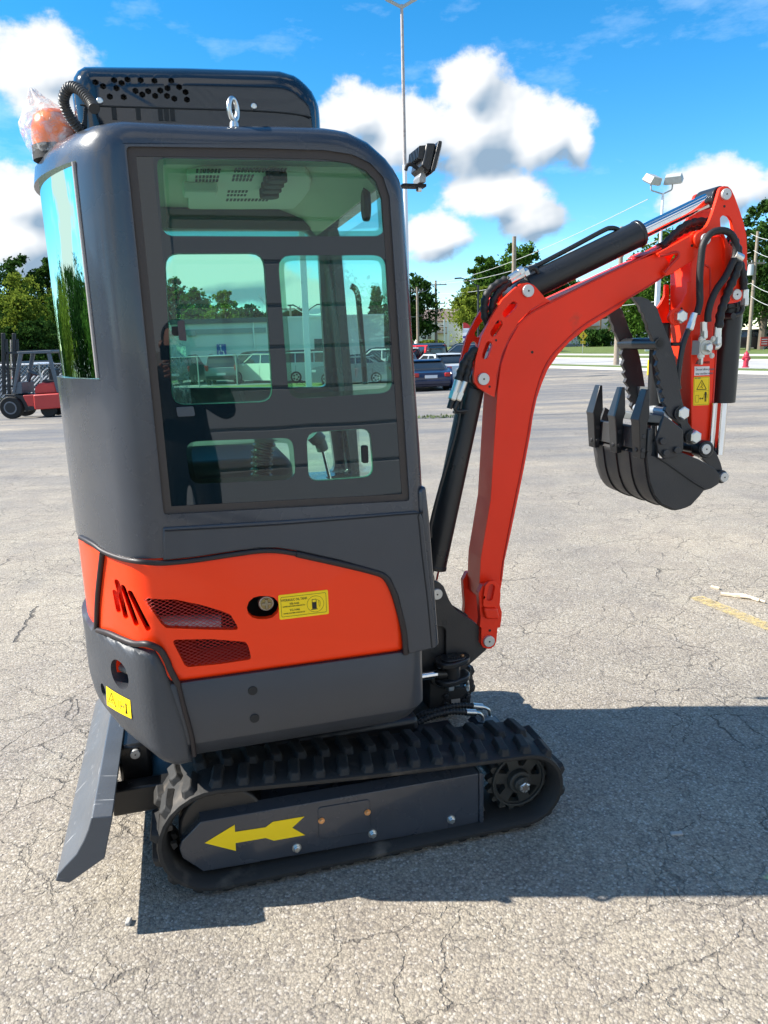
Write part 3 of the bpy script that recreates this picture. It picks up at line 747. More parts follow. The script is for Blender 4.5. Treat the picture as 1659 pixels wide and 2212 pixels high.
tube('printed_hose', [(cc_[0]+.004, yy-.0003, cc_[1]+.012), (cc_[0]+.009, yy-.0003, cc_[1]+.010), (cc_[0]+.010, yy-.0003, cc_[1]-.004), (cc_[0]+.0125, yy-.0003, cc_[1]-.009), (cc_[0]+.0135, yy-.0003, cc_[1]+.004), (cc_[0]+.011, yy-.0003, cc_[1]+.010)], .0004, ink, hd, n=4, curve=3)

# ---- cab shell
cab_front = [(0.1024,2.1354),(0.1615,2.1305),(0.221,2.1071),(0.2715,2.0673),(0.3031,2.0295),(0.3185,1.9849),(0.3296,1.7643),(0.341,1.5189),(0.3545,1.2586),(0.3617,1.1772)]
CZ = 1.054
def cab_prof(y, grow=0., zb=CZ):
    xr = rear_x(y)
    zt = 2.130
    P = [(xr, zb)]+[(x, z) for x, z in ((cab_front[-1][0]+.001, zb),)]+[(x, z) for x, z in cab_front[::-1][1:]]+[(cab_front[0][0]-.10, zt+.005), (-.12, zt), (xr+.09, zt), (xr+.035, zt-.012), (xr+.008, zt-.045), (xr, zt-.10)]
    return P
def cab_at(y, r, d=0.):
    P = resample(cab_prof(y), 120); return inset_pts(P, rho(y, r)+d)
def cab_loft(name, d, r, m, squeeze=0.):
    o = loft_y(name, lambda y: cab_at(y, r, d), ys_full, m, ex, 45)
    if squeeze:
        for v in o.data.vertices: v.co.y = YM+(v.co.y-YM)*(1-squeeze/.49)
    return o
cab = cab_loft('cab_shell', 0, .05, grey)
def crisp_bottom(o, zt, band=.15):      # the rounding belongs to the sides only: pull the lower edge back down
    lo = {}
    for v in o.data.vertices: k = round(v.co.y, 4); lo[k] = min(lo.get(k, 9), v.co.z)
    for v in o.data.vertices:
        z0 = lo[round(v.co.y, 4)]
        if v.co.z < z0+band: v.co.z += (zt-z0)*(1-(v.co.z-z0)/band)
crisp_bottom(cab, CZ)
inn = cab_loft('cutter', .034, .03, grey, .034)
win_o = [(-0.3758,2.0646),(-0.0628,2.0718),(0.0996,2.0734),(0.171,2.0661),(0.2191,2.0469),(0.2527,2.0147),(0.2689,1.9668),(0.3067,1.1517),(-0.0459,1.1616),(-0.3706,1.1707)]
win_o = roundpoly(win_o, [.012, 0, .0, .02, .02, .02, .02, .010, 0, .010])
c_side = plate('cutter', win_o, -.05, .12, grey)
# far side: one large door opening split by the frame, plus its lower glass
up_far = roundpoly([(-0.3478,2.0113),(0.2037,2.0168),(0.2537,1.9753),(0.265,1.429),(-0.4002,1.4517)], [.02, .05, .03, .03, .02])
up_far = [(min(x, .26) if x > 0 else max(x, -.36), z) for x, z in up_far]
dn_far = roundpoly([(0.0622,1.273),(0.2922,1.2694),(0.2995,1.0288),(0.0668,1.0332)], .03)
dn_far = [(-.33, 1.07) if False else p for p in dn_far]
dn_far = roundpoly([(-.33, 1.085), (.285, 1.085), (.265, 1.30), (-.33, 1.30)], .04)
c_up = plate('cutter', up_far, .85, 1.1, grey); c_dn = plate('cutter', dn_far, .85, 1.1, grey)
# rear window through the rounded tail
rz1, rz0 = 2.045, 1.525
c_rear = box('cutter', -.80, .088, rz0, -.40, .932, rz1, grey)
# windscreen
c_fr = box('cutter', .22, .10, 1.072, .55, .87, 2.01, grey)
boolean(cab, [inn, c_side, c_up, c_dn, c_rear, c_fr]); smooth(cab.data, 40)
# seam strip round the near window and the glass panel itself
wi = inset_pts(win_o, .004) if poly_area(win_o) > 0 else inset_pts(win_o, .004)
wseal = plate('window_seal', win_o, YN+.006, YN+.020, mat('brown_black_sealant', (.045, .036, .032), .6, bump=.4, bscale=60), cab, holes=[inset_pts(win_o, .020)], bev=.0)
openings = [
 roundpoly([(-0.3088,2.0428),(-0.0633,2.0466),(0.1788,2.05),(0.2212,2.0336),(0.2474,1.9964),(0.2529,1.8825),(0.2349,1.8708),(-0.028,1.8675),(-0.2956,1.8663),(-0.3106,1.8823)], [.02, 0, .02, .03, .03, .02, .02, 0, .03, .02]),
 roundpoly([(-0.3102,1.8263),(-0.0658,1.8281),(-0.0651,1.4508),(-0.3244,1.4536)], .035),
 roundpoly([(-0.0307,1.8215),(0.2551,1.8233),(0.2663,1.4607),(-0.0227,1.4562)], .035),
 roundpoly([(-0.3013,1.3587),(-0.0185,1.3527),(-0.0146,1.2376),(-0.2956,1.245)], .030),
 roundpoly([(0.0188,1.3644),(0.1996,1.3668),(0.2059,1.2277),(0.0183,1.2274)], .030)]
gy = YN+.008
frit_o = plate('side_window_frit', inset_pts(win_o, .012), gy, gy+.005, frit_m, cab, holes=openings)
for i, op in enumerate(openings):
    sheet('side_window_pane', inset_pts(op, -.004) if False else op, gy+.0012, gglass if i in (0, 1, 2) else gglass_l, cab)
    if i in (0, 2, 3):
        plate('dotted_border', op, gy+.0016, gy+.0018, dots_m, cab, holes=[inset_pts(op, .013)])
for i in (1, 4):      # edges of the sliding panes
    plate('sliding_pane_edge', inset_pts(openings[i], .000), gy+.0056, gy+.012, mat('glass_edge', (.10, .20, .17), .2), cab, holes=[inset_pts(openings[i], .0022)])
lat = [(-0.2859,1.6643),(-0.2802,1.665),(-0.2763,1.6625),(-0.2749,1.6162),(-0.2762,1.6146),(-0.2918,1.6158),(-0.2937,1.6217),(-0.2938,1.6628)]
plate('window_latch', roundpoly(lat, .004), YN-.018, YN-.006, mat('grey_plastic_latch', (.05, .04, .045), .5), cab, bev=.003)
l2 = [(-0.3092,1.6509),(-0.292,1.6513),(-0.2932,1.6275),(-0.3047,1.6277),(-0.31,1.632)]
plate('latch_base', l2, YN+.004, YN+.012, blackm, cab, bev=.002)
plate('window_latch', roundpoly([(0.1685,1.3207),(0.1873,1.3203),(0.1875,1.2709),(0.1686,1.2718)], .006), YN-.010, YN+.006, blackm, cab, bev=.003)
plate('latch_reflex_pad', roundpoly([(-0.3156,1.4492),(-0.2717,1.4494),(-0.2691,1.4242),(-0.3132,1.4242)], .005), gy-.003, gy, mat('grey_pad', (.045, .06, .075), .4), cab, bev=.001)
mk = (0.0111, 1.4954)
t = text('CCC', (mk[0], gy+.0008, mk[1]), .010, ink, cab); plate('printed_circle', circle(mk, .0125, 24, .0095), gy+.0006, gy+.001, ink, cab, holes=[circle(mk, .0118, 24, .0088)])
# other panes
sheet('door_pane', [(p[0], p[1]) for p in up_far], .985, gglass_l, cab); sheet('door_pane', dn_far, .985, gglass_l, cab)
for yy2 in (.52,): pass
wsp = [cab_front[5], cab_front[8]]
mesh('windscreen_pane', [(cab_front[5][0]-.02, .09, 1.97), (cab_front[5][0]-.02, .88, 1.97), (cab_front[8][0]-.018, .88, 1.07), (cab_front[8][0]-.018, .09, 1.09)], [(0, 1, 2, 3)], glass('clear_glass', (.85, .93, .92)), cab)
# curved rear pane with black border
def bulge_sheet(name, y0, y1, z0, z1, off, m, parent, n=26):
    vs = []; fs = []
    for i in range(n+1):
        y = y0+(y1-y0)*i/n; vs += [(rear_x(y, off), y, z0), (rear_x(y, off), y, z1)]
    for i in range(n): fs.append((2*i, 2*i+2, 2*i+3, 2*i+1))
    return mesh(name, vs, fs, m, parent, 80)
bulge_sheet('rear_window_pane', .075, .945, rz0-.012, rz1+.012, -.016, glass('rear_green_glass', (.30, .84, .58), (.62, .86, .76), 1.36), cab)
for a, b, c, d in ((.075, .118, rz0-.012, rz1+.012), (.902, .945, rz0-.012, rz1+.012), (.118, .902, rz1-.055, rz1+.012), (.118, .902, rz0-.012, rz0+.02)):
    bulge_sheet('rear_window_border', a, b, c, d, -.0175, frit_m, cab)
ed = (.33, .30, .28)
tube('rear_window_seal', [(rear_x(.092, .0), .092, rz0+.003), (rear_x(.092, .0), .092, (rz0+rz1)/2), (rear_x(.092, .0), .092, rz1-.003)], .0055, mat('grey_sealant', (.30, .28, .27), .5, bump=.5, bscale=80), cab, curve=0)
# upper edge of the cab panel: pressed seam and lower side plate with the front leg
leg = [(-0.3759,1.1374),(-0.0614,1.1277),(0.3251,1.1214),(0.3376,1.1148),(0.3444,1.0978),(0.3821,0.6965),(0.3762,0.6913),(0.3246,0.6867),(0.2939,0.6836),(0.2885,0.7037),(0.2749,0.8083),(0.2609,0.8749),(0.2397,0.9271),(0.2207,0.9461),(0.0954,0.9972),(-0.0279,1.0384),(-0.0786,1.0516),(-0.1291,1.0567),(-0.2043,1.0539),(-0.3026,1.0485),(-0.384,1.048)]
sp_ = plate('side_lower_panel', leg, YN-.006, YN+.05, greyp, cab, bev=.006, seq=2) if False else plate('side_lower_panel', leg, YN-.006, YN+.05, greyp, cab, bev=.005)
# front post running from the cab down to the skirt
fp = [(0.3535,1.1914),(0.3633,1.0947),(0.3886,0.6901),(0.3633,0.6847),(0.3317,0.9859),(0.3281,1.1798)]
plate('front_post', [(x+.006, z) for x, z in fp], YN+.004, YN+.09, grey, cab, bev=.012, seg=3)
box('front_floor_panel', .28, .10, .70, .345, .92, 1.06, grey, cab, .01)
seam = [(-0.372,1.1282),(-0.0492,1.1174),(0.3152,1.1141),(0.329,1.1046),(0.3398,0.9868),(0.3547,0.8419),(0.3659,0.6958)]
tube('panel_seam', [(x, YN-.0062, z) for x, z in seam], .0022, mat('seam_shadow_gap', (.012, .012, .014), .7), cab, n=6, curve=4)
# ---- cab interior
box('cab_floor', -.42, .06, 1.03, .30, .96, 1.062, interior, cab)
hl = plate('headliner', [(-.43, 2.092), (.11, 2.093), (.20, 2.06), (.255, 2.0), (.245, 1.995), (.19, 2.05), (.10, 2.084), (-.43, 2.084)], .07, .95, cream, cab)
z_h = 2.084
vp = [(-0.2316,0.3229),(-0.1939,0.2786),(-0.0884,0.253),(0.0885,0.2382),(0.1244,0.349),(0.1429,0.482),(0.1476,0.6847),(0.1432,0.8213),(-0.0402,0.847),(-0.2207,0.8611)]
vp = [(x, max(.075, y)) for x, y in vp]
vent = plate('ceiling_vent_panel', roundpoly(vp, .02), z_h-.018, z_h, mat('cream_plastic', (.70, .70, .58), .5), cab, axis='Z', bev=.004)
slot_m = mat('vent_slot_dark', (.02, .03, .028), .7)
def ceil_pt(x, y, z=1.987):
    return None
rows = [(-0.2056,0.2603),(-0.1472,0.2521),(-0.2057,0.3341),(-0.1473,0.3262),(-0.1048,0.2373),(0.0273,0.2189),(-0.1034,0.3107),(-0.0527,0.3039),(-0.102,0.3592),(-0.0522,0.3526),(-0.1032,0.5304),(-0.0496,0.5238),(-0.1016,0.589),(-0.049,0.5828),(-0.0988,0.6684),(0.0292,0.6538),(-0.2045,0.3826),(-0.1468,0.3751)]
cnts = [7, 7, 15, 6, 6, 6, 6, 12, 7]; dep = [.045, .032, .048, .034, .034, .030, .028, .040, .032]
for i, n_ in enumerate(cnts):
    a, b = Vector(rows[2*i]), Vector(rows[2*i+1]); 
    for k in range(n_):
        p = a.lerp(b, k/(n_-1)); w = (b-a).length/(n_-1)*.30
        box('slot', p.x-w, max(.076, p.y-dep[i]/2), z_h-.0195, p.x+w, p.y+dep[i]/2, z_h-.0175, slot_m, vent)
kn = [(0.0074,0.2448),(0.0078,0.3134),(0.0103,0.3861),(0.0143,0.4751)]
for p in kn: 
    k = cyl('round_louvre', (p[0], p[1], z_h-.018), (p[0], p[1], z_h-.045), .030, slot_m, vent, n=20, bev=.004)
cp = [(-0.1883,0.4532)][0]
box('control_housing', cp[0]-.055, cp[1]-.05, z_h-.045, cp[0]+.045, cp[1]+.05, z_h-.016, MATS['cream_plastic'], vent, .006)
# inner face of the far roof rail and posts
box('roof_rail_trim', -.50, .925, 2.012, .22, .962, 2.083, interior, cab, .006)
mir = (0.1416, 1.9659)
tube('mirror_arm', [(.25, mir[0], mir[1]+.13), (.24, mir[0], mir[1]+.08), (.235, mir[0], mir[1]+.04)], .007, blackm, cab)
o = plate('cab_mirror', circle(mir, .026, 24, .042), .225, .245, seat_m, cab, axis='X', bev=.006)
# seat wrapped in film
st = box('seat', -.36, .30, 1.16, .02, .74, 1.26, seat_m, cab, .04, 4)
sb = box('seat_backrest', -.42, .31, 1.22, -.32, .73, 1.50, seat_m, cab, .04, 4)
hs_ = box('headrest', -.43, .40, 1.54, -.36, .62, 1.66, seat_m, cab, .03, 4)
cs = box('console', -.30, .12, 1.06, .10, .24, 1.19, seat_m, cab, .02, 3)
lv = [(-0.0917,1.2855)][0]
tube('gear_bellows', [(lv[0], .20, lv[1]-.06), (lv[0]+.005, .20, lv[1]), (lv[0]+.02, .20, lv[1]+.05)], .030, mat('glossy_bellows', (.02, .02, .022), .2), cab, ridge=.016, n=14)
j = [(0.1405,1.2488),(0.1747,1.1372),(0.1099,1.3068),(0.1317,1.2801)]
tube('lever_rod', [(j[0][0], .45, j[0][1]), (j[1][0], .45, j[1][1]-.06)], .006, chrome, cab, curve=0)
tube('lever_grip', [(j[2][0], .45, j[2][1]), (j[3][0], .45, j[3][1]), (j[0][0], .45, j[0][1])], [.026]*8+[.020]*8+[.014], mat('lever_grip', (.09, .10, .10), .4), cab)
tube('grab_handle', [(p[0], 1.03, p[1]) for p in [(0.3894,1.8174),(0.4017,1.8115),(0.415,1.7879),(0.4209,1.7346),(0.4284,1.5843),(0.436,1.4304)]], .012, black, cab)

# ---- roof air conditioner
acy0, acy1 = .20, .84
ac_top = [(-0.4823,2.2112),(-0.4787,2.2429),(-0.4674,2.2666),(-0.4442,2.2805),(-0.2188,2.2927),(0.0198,2.3002),(0.0686,2.2896),(0.1071,2.258),(0.1256,2.2225),(0.1291,2.1882)]
ac_top = [(x+(-.022 if x < -.3 else (.010 if x > 0 else 0)), z+(.022 if z > 2.17 else 0)) for x, z in ac_top]
def ac_prof(y):
    d = min(y-acy0, acy1-y); r = .06
    rh = 0 if d >= r else r-math.sqrt(max(0, r*r-(r-d)**2))
    Q = [(ac_top[0][0]+.004, 2.09), (ac_top[-1][0], 2.09)]+[(x, z) for x, z in ac_top[::-1]]
    return inset_pts(resample(Q, 80), rh)
ays = [acy0+d for d in (0, .004, .012, .025, .045, .07)]+[acy0+.07+(acy1-acy0-.14)*i/8 for i in range(1, 8)]+[acy1-d for d in (.07, .045, .025, .012, .004, 0)]
acm = mat('glossy_dark_plastic', (.012, .018, .026), .10, coat=.5, bump=.05, bscale=8)
ac = loft_y('roof_air_conditioner', ac_prof, ays, acm, ex, 50)
crisp_bottom(ac, 2.112, .05)
# hexagonal vent holes: cut through, then a dark condenser behind
hexc = bmesh.new()
hdone = []
hx = [(-0.4404,2.2531),(-0.4233,2.2448),(-0.423,2.2287),(-0.4081,2.2372),(-0.4097,2.2216),(-0.3915,2.2419),(-0.3928,2.2291),(-0.3758,2.2373),(-0.3761,2.2222),(-0.3607,2.2296),(-0.346,2.2381),(-0.3458,2.2226),(-0.3956,2.2609),(-0.378,2.255),(-0.3629,2.2643),(-0.3473,2.2575),(-0.3311,2.2646),(-0.3162,2.2573),(-0.3303,2.2304),(-0.3151,2.239),(-0.3145,2.2234),(-0.3013,2.2456),(-0.2974,2.2649),(-0.285,2.2422),(-0.2987,2.2289),(-0.2694,2.2304),(-0.2665,2.2486),(-0.2836,2.2579),(-0.2686,2.263),(-0.2529,2.2423),(-0.2519,2.225),(-0.2366,2.2313),(-0.2373,2.253),(-0.2525,2.2561),(-0.2203,2.2242),(-0.3585,2.2476),(-0.3317,2.2498),(-0.3153,2.2499),(-0.2556,2.2677),(-0.235,2.2649),(-0.2222,2.2419),(-0.383,2.2462)]
for p in hx:
    if any(math.hypot(p[0]-q[0], p[1]-q[1]) < .0172 for q in hdone): continue
    hdone.append(p)
    ring = [(p[0]+.0085*math.cos(R(60*k+30)), p[1]+.0078*math.sin(R(60*k+30))) for k in range(6)]
    A = [hexc.verts.new((x, acy0-.02, z)) for x, z in ring]; B = [hexc.verts.new((x, acy0+.05, z)) for x, z in ring]
    for k in range(6): hexc.faces.new([A[k], A[(k+1) % 6], B[(k+1) % 6], B[k]])
    hexc.faces.new(A[::-1]); hexc.faces.new(B)
hexo = from_bm('cutter', hexc, acm)
boolean(ac, [hexo]); smooth(ac.data, 40)
base = [(-0.4403,2.1943),(0.1299,2.1822),(0.1305,2.1947),(0.0712,2.2045),(-0.081,2.2055),(-0.2532,2.2005),(-0.4419,2.1977)]
tube('lid_seam', [(x, acy0-.0005, z) for x, z in [(-0.4821,2.1987),(-0.4423,2.1983),(-0.2531,2.2019),(-0.0806,2.2053),(0.0265,2.2046),(0.0809,2.2005),(0.1038,2.1965)]], .0022, ink, ac, n=6)
for q in [(-0.4029,2.1819),(-0.3442,2.1842),(-0.2894,2.1847),(-0.2747,2.185),(-0.2596,2.1853)]: box('vent_slot', q[0]-.006, acy0-.002, q[1]-.014, q[0]+.006, acy0+.004, q[1]+.014, ink, ac)
for q in [(-0.4342,2.2103),(-0.0489,2.2162)]: o = cyl('screw', (q[0], acy0+.002, q[1]), (q[0], acy0-.005, q[1]), .008, zinc, ac, n=16, bev=.002)
# lifting eye
le = (-0.1153, 2.1506)
eye = empty('lifting_eye'); eye.parent = ex
zc = (-0.1139, 2.1695)
bm = bmesh.new()
ring = [(le[0]+.011*math.cos(R(a)), .07+.012*math.cos(R(a)), zc[1]+.025*math.sin(R(a))) for a in range(0, 361, 15)]
tube('', ring, .0060, None, n=10, curve=0, cap=False, into=bm); tube('', [(le[0], .07, 2.125), (le[0], .07, 2.140)], [.013, .011], None, n=16, curve=0, into=bm); tube('', [(le[0], .07, 2.138), (le[0], .07, zc[1]-.02)], [.009, .007], None, n=12, curve=0, into=bm)
bpy.data.objects.remove(eye); from_bm('lifting_eye', bm, zinc, ex, 50)
# corrugated conduit at the roof corner and beacon
cd = [(-0.4431,2.1645),(-0.4474,2.1769),(-0.4584,2.1943),(-0.4729,2.2132),(-0.4864,2.2231),(-0.5009,2.2241),(-0.5142,2.211),(-0.5186,2.1967),(-0.5136,2.1773),(-0.5028,2.16),(-0.4896,2.1462)]
tube('conduit', [(x, .10+.012*i, z) for i, (x, z) in enumerate(cd)], .0125, mat('grey_conduit', (.05, .05, .05), .45), ex, n=14, ridge=.007, curve=10)
bc = (-0.5646, 2.1957)
BX, BZ, BY = bc[0]+.0, 2.114, .34
bbase = cyl('beacon_base', (BX, BY, BZ-.02), (BX, BY, BZ+.015), .062, blackm, ex, n=40)
bm = bmesh.new()
prof = [(.058, 0), (.060, .02), (.058, .05), (.050, .075), (.030, .09), (0, .094)]
rg = [[bm.verts.new((BX+r*math.cos(2*math.pi*k/28), BY+r*math.sin(2*math.pi*k/28), BZ+.015+z)) for k in range(28)] for r, z in prof[:-1]]
for a, b in zip(rg, rg[1:]):
    for k in range(28): bm.faces.new([a[k], a[(k+1) % 28], b[(k+1) % 28], b[k]])
bm.faces.new(rg[-1]); bm.faces.new(rg[0][::-1])
from_bm('beacon', bm, mat('amber_plastic', (.95, .20, .012), .3, coat=.3), ex, 50)
# ---- work lamp on its bracket in front of the cab
wl = empty('work_lamp', (0, 0, 0)); wl.parent = ex
LY = .25
q = [(0.3898,2.0393),(0.4374,2.0405)]
box('lamp_bracket', q[0][0]-.02, LY-.02, q[0][1]-.004, q[1][0]+.004, LY+.02, q[0][1]+.004, blackm, wl, .001)
q = [(0.4247,2.0332)][0]; hexbolt('bracket_bolt', (q[0], LY, q[1]+.006), (0, 0, -1), .009, .014, zinc, wl)
u = [(0.4179,2.0446),(0.4161,2.0599),(0.4227,2.0716),(0.4357,2.0719),(0.4377,2.0605),(0.4362,2.0451)]
plate('lamp_stirrup', u, LY-.03, LY+.03, mat('lamp_stirrup_grey', (.35, .36, .36), .4, metal=.5), wl, bev=.002)
hsg = [(0.4317,2.1421),(0.4369,2.1449),(0.4576,2.1449),(0.4606,2.1375),(0.4453,2.0741),(0.4357,2.0681),(0.4165,2.0848),(0.4216,2.102)]
plate('lamp_housing', roundpoly(hsg, .006), LY-.055, LY+.055, mat('lamp_black', (.02, .02, .021), .35), wl, bev=.005)
rimp = [(0.4651,2.1497),(0.4759,2.1494),(0.4749,2.141),(0.454,2.0705),(0.4421,2.0637),(0.4423,2.0721)]
plate('lamp_bezel', roundpoly(rimp, .004), LY-.062, LY+.062, MATS['lamp_black'], wl, bev=.004)
lens = [(0.4736,2.141),(0.4775,2.14),(0.4628,2.0823),(0.4465,2.0638),(0.4443,2.0637),(0.454,2.0713)]
plate('lamp_lens', lens, LY-.055, LY+.055, mat('lamp_lens', (.6, .62, .64), .08, coat=.6), wl, bev=.002)
fn = [(0.4111,2.1376),(0.4334,2.1403),(0.4233,2.1021),(0.407,2.1054)]
for k in range(7):
    yk = LY-.045+k*.015; plate('cooling_fin', roundpoly(fn, .004), yk-.003, yk+.003, MATS['lamp_black'], wl)
tube('lamp_cable', [(x, LY-.03, z) for x, z in [(0.3756,2.076),(0.3801,2.0875),(0.3909,2.0927),(0.4036,2.0863),(0.4121,2.0808)]], .0055, blackm, wl)
# ================= swing post
bk = roundpoly([(0.4846,0.757),(0.5253,0.7539),(0.5433,0.7454),(0.5579,0.7306),(0.566,0.71),(0.579,0.6754),(0.5988,0.6397),(0.6323,0.6087),(0.6902,0.5647),(0.7012,0.5557),(0.7028,0.4869),(0.7303,0.463),(0.6593,0.4107),(0.6316,0.3897),(0.5769,0.3979),(0.5638,0.4619),(0.5647,0.5603),(0.5514,0.5739),(0.4819,0.5831)], [0, .01, .01, .01, .01, .01, .01, .01, .004, .004, .01, .004, .01, 0, 0, .01, .012, .012, 0])
sw = empty('swing_post', (0, 0, 0)); sw.parent = ex
plate('post_cheek', bk, .44, .458, bucket_m, sw, bev=.003); plate('post_cheek', bk, .562, .58, bucket_m, sw, bev=.003)
pin_end((*[ (0.5297, 0.7061)[0]], .44, (0.5297, 0.7061)[1]), .020, sw)
plate('post_front_plate', [(0.6557,0.584),(0.715,0.5388),(0.7185,0.5272),(0.6695,0.5545)], .458, .562, bucket_m, sw)
sq = [(0.5524,0.5996),(0.5677,0.5976),(0.5676,0.5818),(0.5522,0.5838)]
plate('engraved_mark', sq, .4392, .4396, ink, sw, holes=[inset_pts(sq, .0012)])
box('post_core', .42, .46, .36, .60, .56, .62, bucket_m, sw, .01)
# swing cylinder clevis and links
lk = empty('swing_link', (0, 0, 0)); lk.parent = sw
t1 = [(0.5127,0.4592),(0.6331,0.45),(0.5725,0.4538),(0.572,0.3823)]
x0, x1, zt, zl = t1[0][0], t1[1][0], t1[2][1], t1[3][1]
st_ = slot((x0+.04, .40), (x1-.03, .42), .046)
plate('link_plate', st_, zt-.012, zt+.010, black, lk, axis='Z', bev=.005)
st2 = slot((x0+.045, .40), (x0+.085, .405), .030)
plate('link_cap', st2, zt+.009, zt+.016, black, lk, axis='Z', bev=.003)
hexbolt('link_bolt', (x0+.10, .40, zt+.010), (0, 0, 1), .008, .010, brass, lk)
plate('link_plate', st_, zl-.010, zl+.012, black, lk, axis='Z', bev=.005)
cyl('link_barrel', (x0+.06, .40, zl), (x0+.06, .40, zt), .030, black, lk, n=24)
rd = [(0.4873,0.4106),(0.5155,0.4114),(0.5756,0.4057)]
cyl('swing_rod', (rd[0][0]-.06, .40, rd[0][1]+.0), (rd[1][0], .40, rd[1][1]), .015, chrome, lk, n=20)
cyl('swing_rod_eye', (rd[1][0]-.002, .40, rd[1][1]), (rd[2][0], .40, rd[2][1]), .018, black, lk, n=20)
# hydraulic block below
hb = [(0.5352,0.3442),(0.6374,0.3281),(0.6546,0.2938),(0.6545,0.2549),(0.582,0.251),(0.487,0.2616),(0.4936,0.3749)]
plate('pivot_housing', roundpoly(hb, .01), .42, .60, blackm, sw, bev=.006)
for q in [(0.555,0.3087),(0.6405,0.2914),(0.6249,0.2799),(0.5531,0.2776)]: hexbolt('housing_bolt', (q[0], .42, q[1]), (0, -1, 0), .010, .008, black, sw, washer=True)
pl_ = [(0.5752,0.2912),(0.6101,0.2901),(0.6107,0.2679),(0.5764,0.2654)]
plate('maker_plate', pl_, .4165, .4185, mat('plate_metal', (.55, .52, .50), .4, metal=.5), sw)
nutc = (0.5671, 0.3508)
for dx, dy in ((0, 0), (.035, .03)):
    hexbolt('fitting_nut', (nutc[0]+dx, .41+dy, nutc[1]-.012), (0, 0, 1), .018, .022, zinc, sw)
tube('steel_elbow', [(x, .43, z) for x, z in [(0.6276,0.36),(0.6414,0.3543),(0.6455,0.3397),(0.6448,0.3258)]], .007, zinc, sw)
cyl('fitting', (*[(0.6431, 0.3331)[0]], .43, (0.6431, 0.3331)[1]-.02), (*[(0.6431, 0.3331)[0]], .43, (0.6431, 0.3331)[1]), .011, zinc, sw, n=6)
plate('post_flange', [(0.6805,0.3684),(0.6912,0.3668),(0.6883,0.3311),(0.702,0.3073),(0.7001,0.2857),(0.6839,0.27),(0.6768,0.3039)], .50, .56, bucket_m, sw, bev=.004)
# front hoses running to the travel motor
hoses = empty('travel_hoses', (0, 0, 0)); hoses.parent = ex
h1 = [(0.4077,0.261),(0.4407,0.282),(0.4834,0.2874),(0.5498,0.2952),(0.6001,0.292),(0.6389,0.2832)]
h2 = [(0.3889,0.2723),(0.4243,0.2929),(0.4629,0.3047),(0.5115,0.3098),(0.5505,0.3066),(0.5899,0.2967)]
for h, y, end in ((h1, .36, [(0.6372,0.2835),(0.6754,0.2737),(0.685,0.2693),(0.7005,0.258),(0.7051,0.2415),(0.7052,0.2239)]), (h2, .30, [(0.5872,0.2971),(0.6246,0.2891),(0.6396,0.2839),(0.6496,0.2713),(0.653,0.2571),(0.6537,0.2432)])):
    tube('hydraulic_hose', [(x, y, z) for x, z in h], .0105, hose_m, hoses, ridge=.012, n=12)
    tube('hose_ferrule', [(end[0][0], y, end[0][1]), (end[1][0], y, end[1][1])], .0125, zinc, hoses, n=20, curve=0)
    tube('steel_elbow', [(p[0], y, p[1]) for p in end[1:]], .0062, zinc, hoses)
    e = end[-1]
    hexbolt('union_nut', (e[0], y, e[1]-.022), (0, 0, 1), .0115, .030, zinc, hoses); hexbolt('adapter', (e[0], y, e[1]-.040), (0, 0, 1), .019, .020, zinc, hoses)
    plate('adapter_flange', [(0.6097,0.244),(0.6296,0.2611),(0.6765,0.2496),(0.7172,0.2357),(0.7173,0.2254),(0.6632,0.2141)] if y < .33 else [(0.6887,0.2127),(0.7441,0.2067),(0.7443,0.1854),(0.6957,0.1903)], y-.02, y+.04, MATS['dark_blue_grey'], hoses)
tube('hydraulic_hose', [(.05, .35, .42), (0.4335, 0.2452)[:1]+(.33,)+(0.4335, 0.2452)[1:], (0.4754, 0.2139)[:1]+(.33,)+(0.4754, 0.2139)[1:], (0.528, 0.1907)[:1]+(.33,)+(0.528, 0.1907)[1:]], .010, hose_m, hoses)
# ================================================================== BOOM
boom = plate('boom', roundpoly([(0.9548,1.7184),(1.2858,1.8478),(1.393,1.8852)] + [(1.3187,1.8671),(1.3813,1.8954),(1.4628,1.8102),(1.4149,1.8017),(1.2758,1.7298)] + [(1.2426,1.6973),(1.1786,1.6622),(1.1058,1.6235),(1.0429,1.5808),(0.9985,1.5377),(0.9589,1.4864),(0.9373,1.4384),(0.9185,1.386),(0.9051,1.3247),(0.8955,1.2585),(0.872,1.133),(0.8401,0.9798),(0.8235,0.9004)] + [(0.7998,0.7962),(0.7941,0.7402),(0.7837,0.6742),(0.7804,0.6475),(0.7045,0.6567),(0.7009,0.7175),(0.7058,0.8161)] + [(0.7434,1.0314),(0.7532,1.2003),(0.7636,1.3647),(0.7676,1.4212),(0.78,1.5088),(0.8055,1.5792),(0.8442,1.641),(0.8874,1.687),(0.9397,1.7212)], .012), .45, .57, red, ex, bev=.004)
tag(boom, label='red curved boom with the long arm cylinder above it')
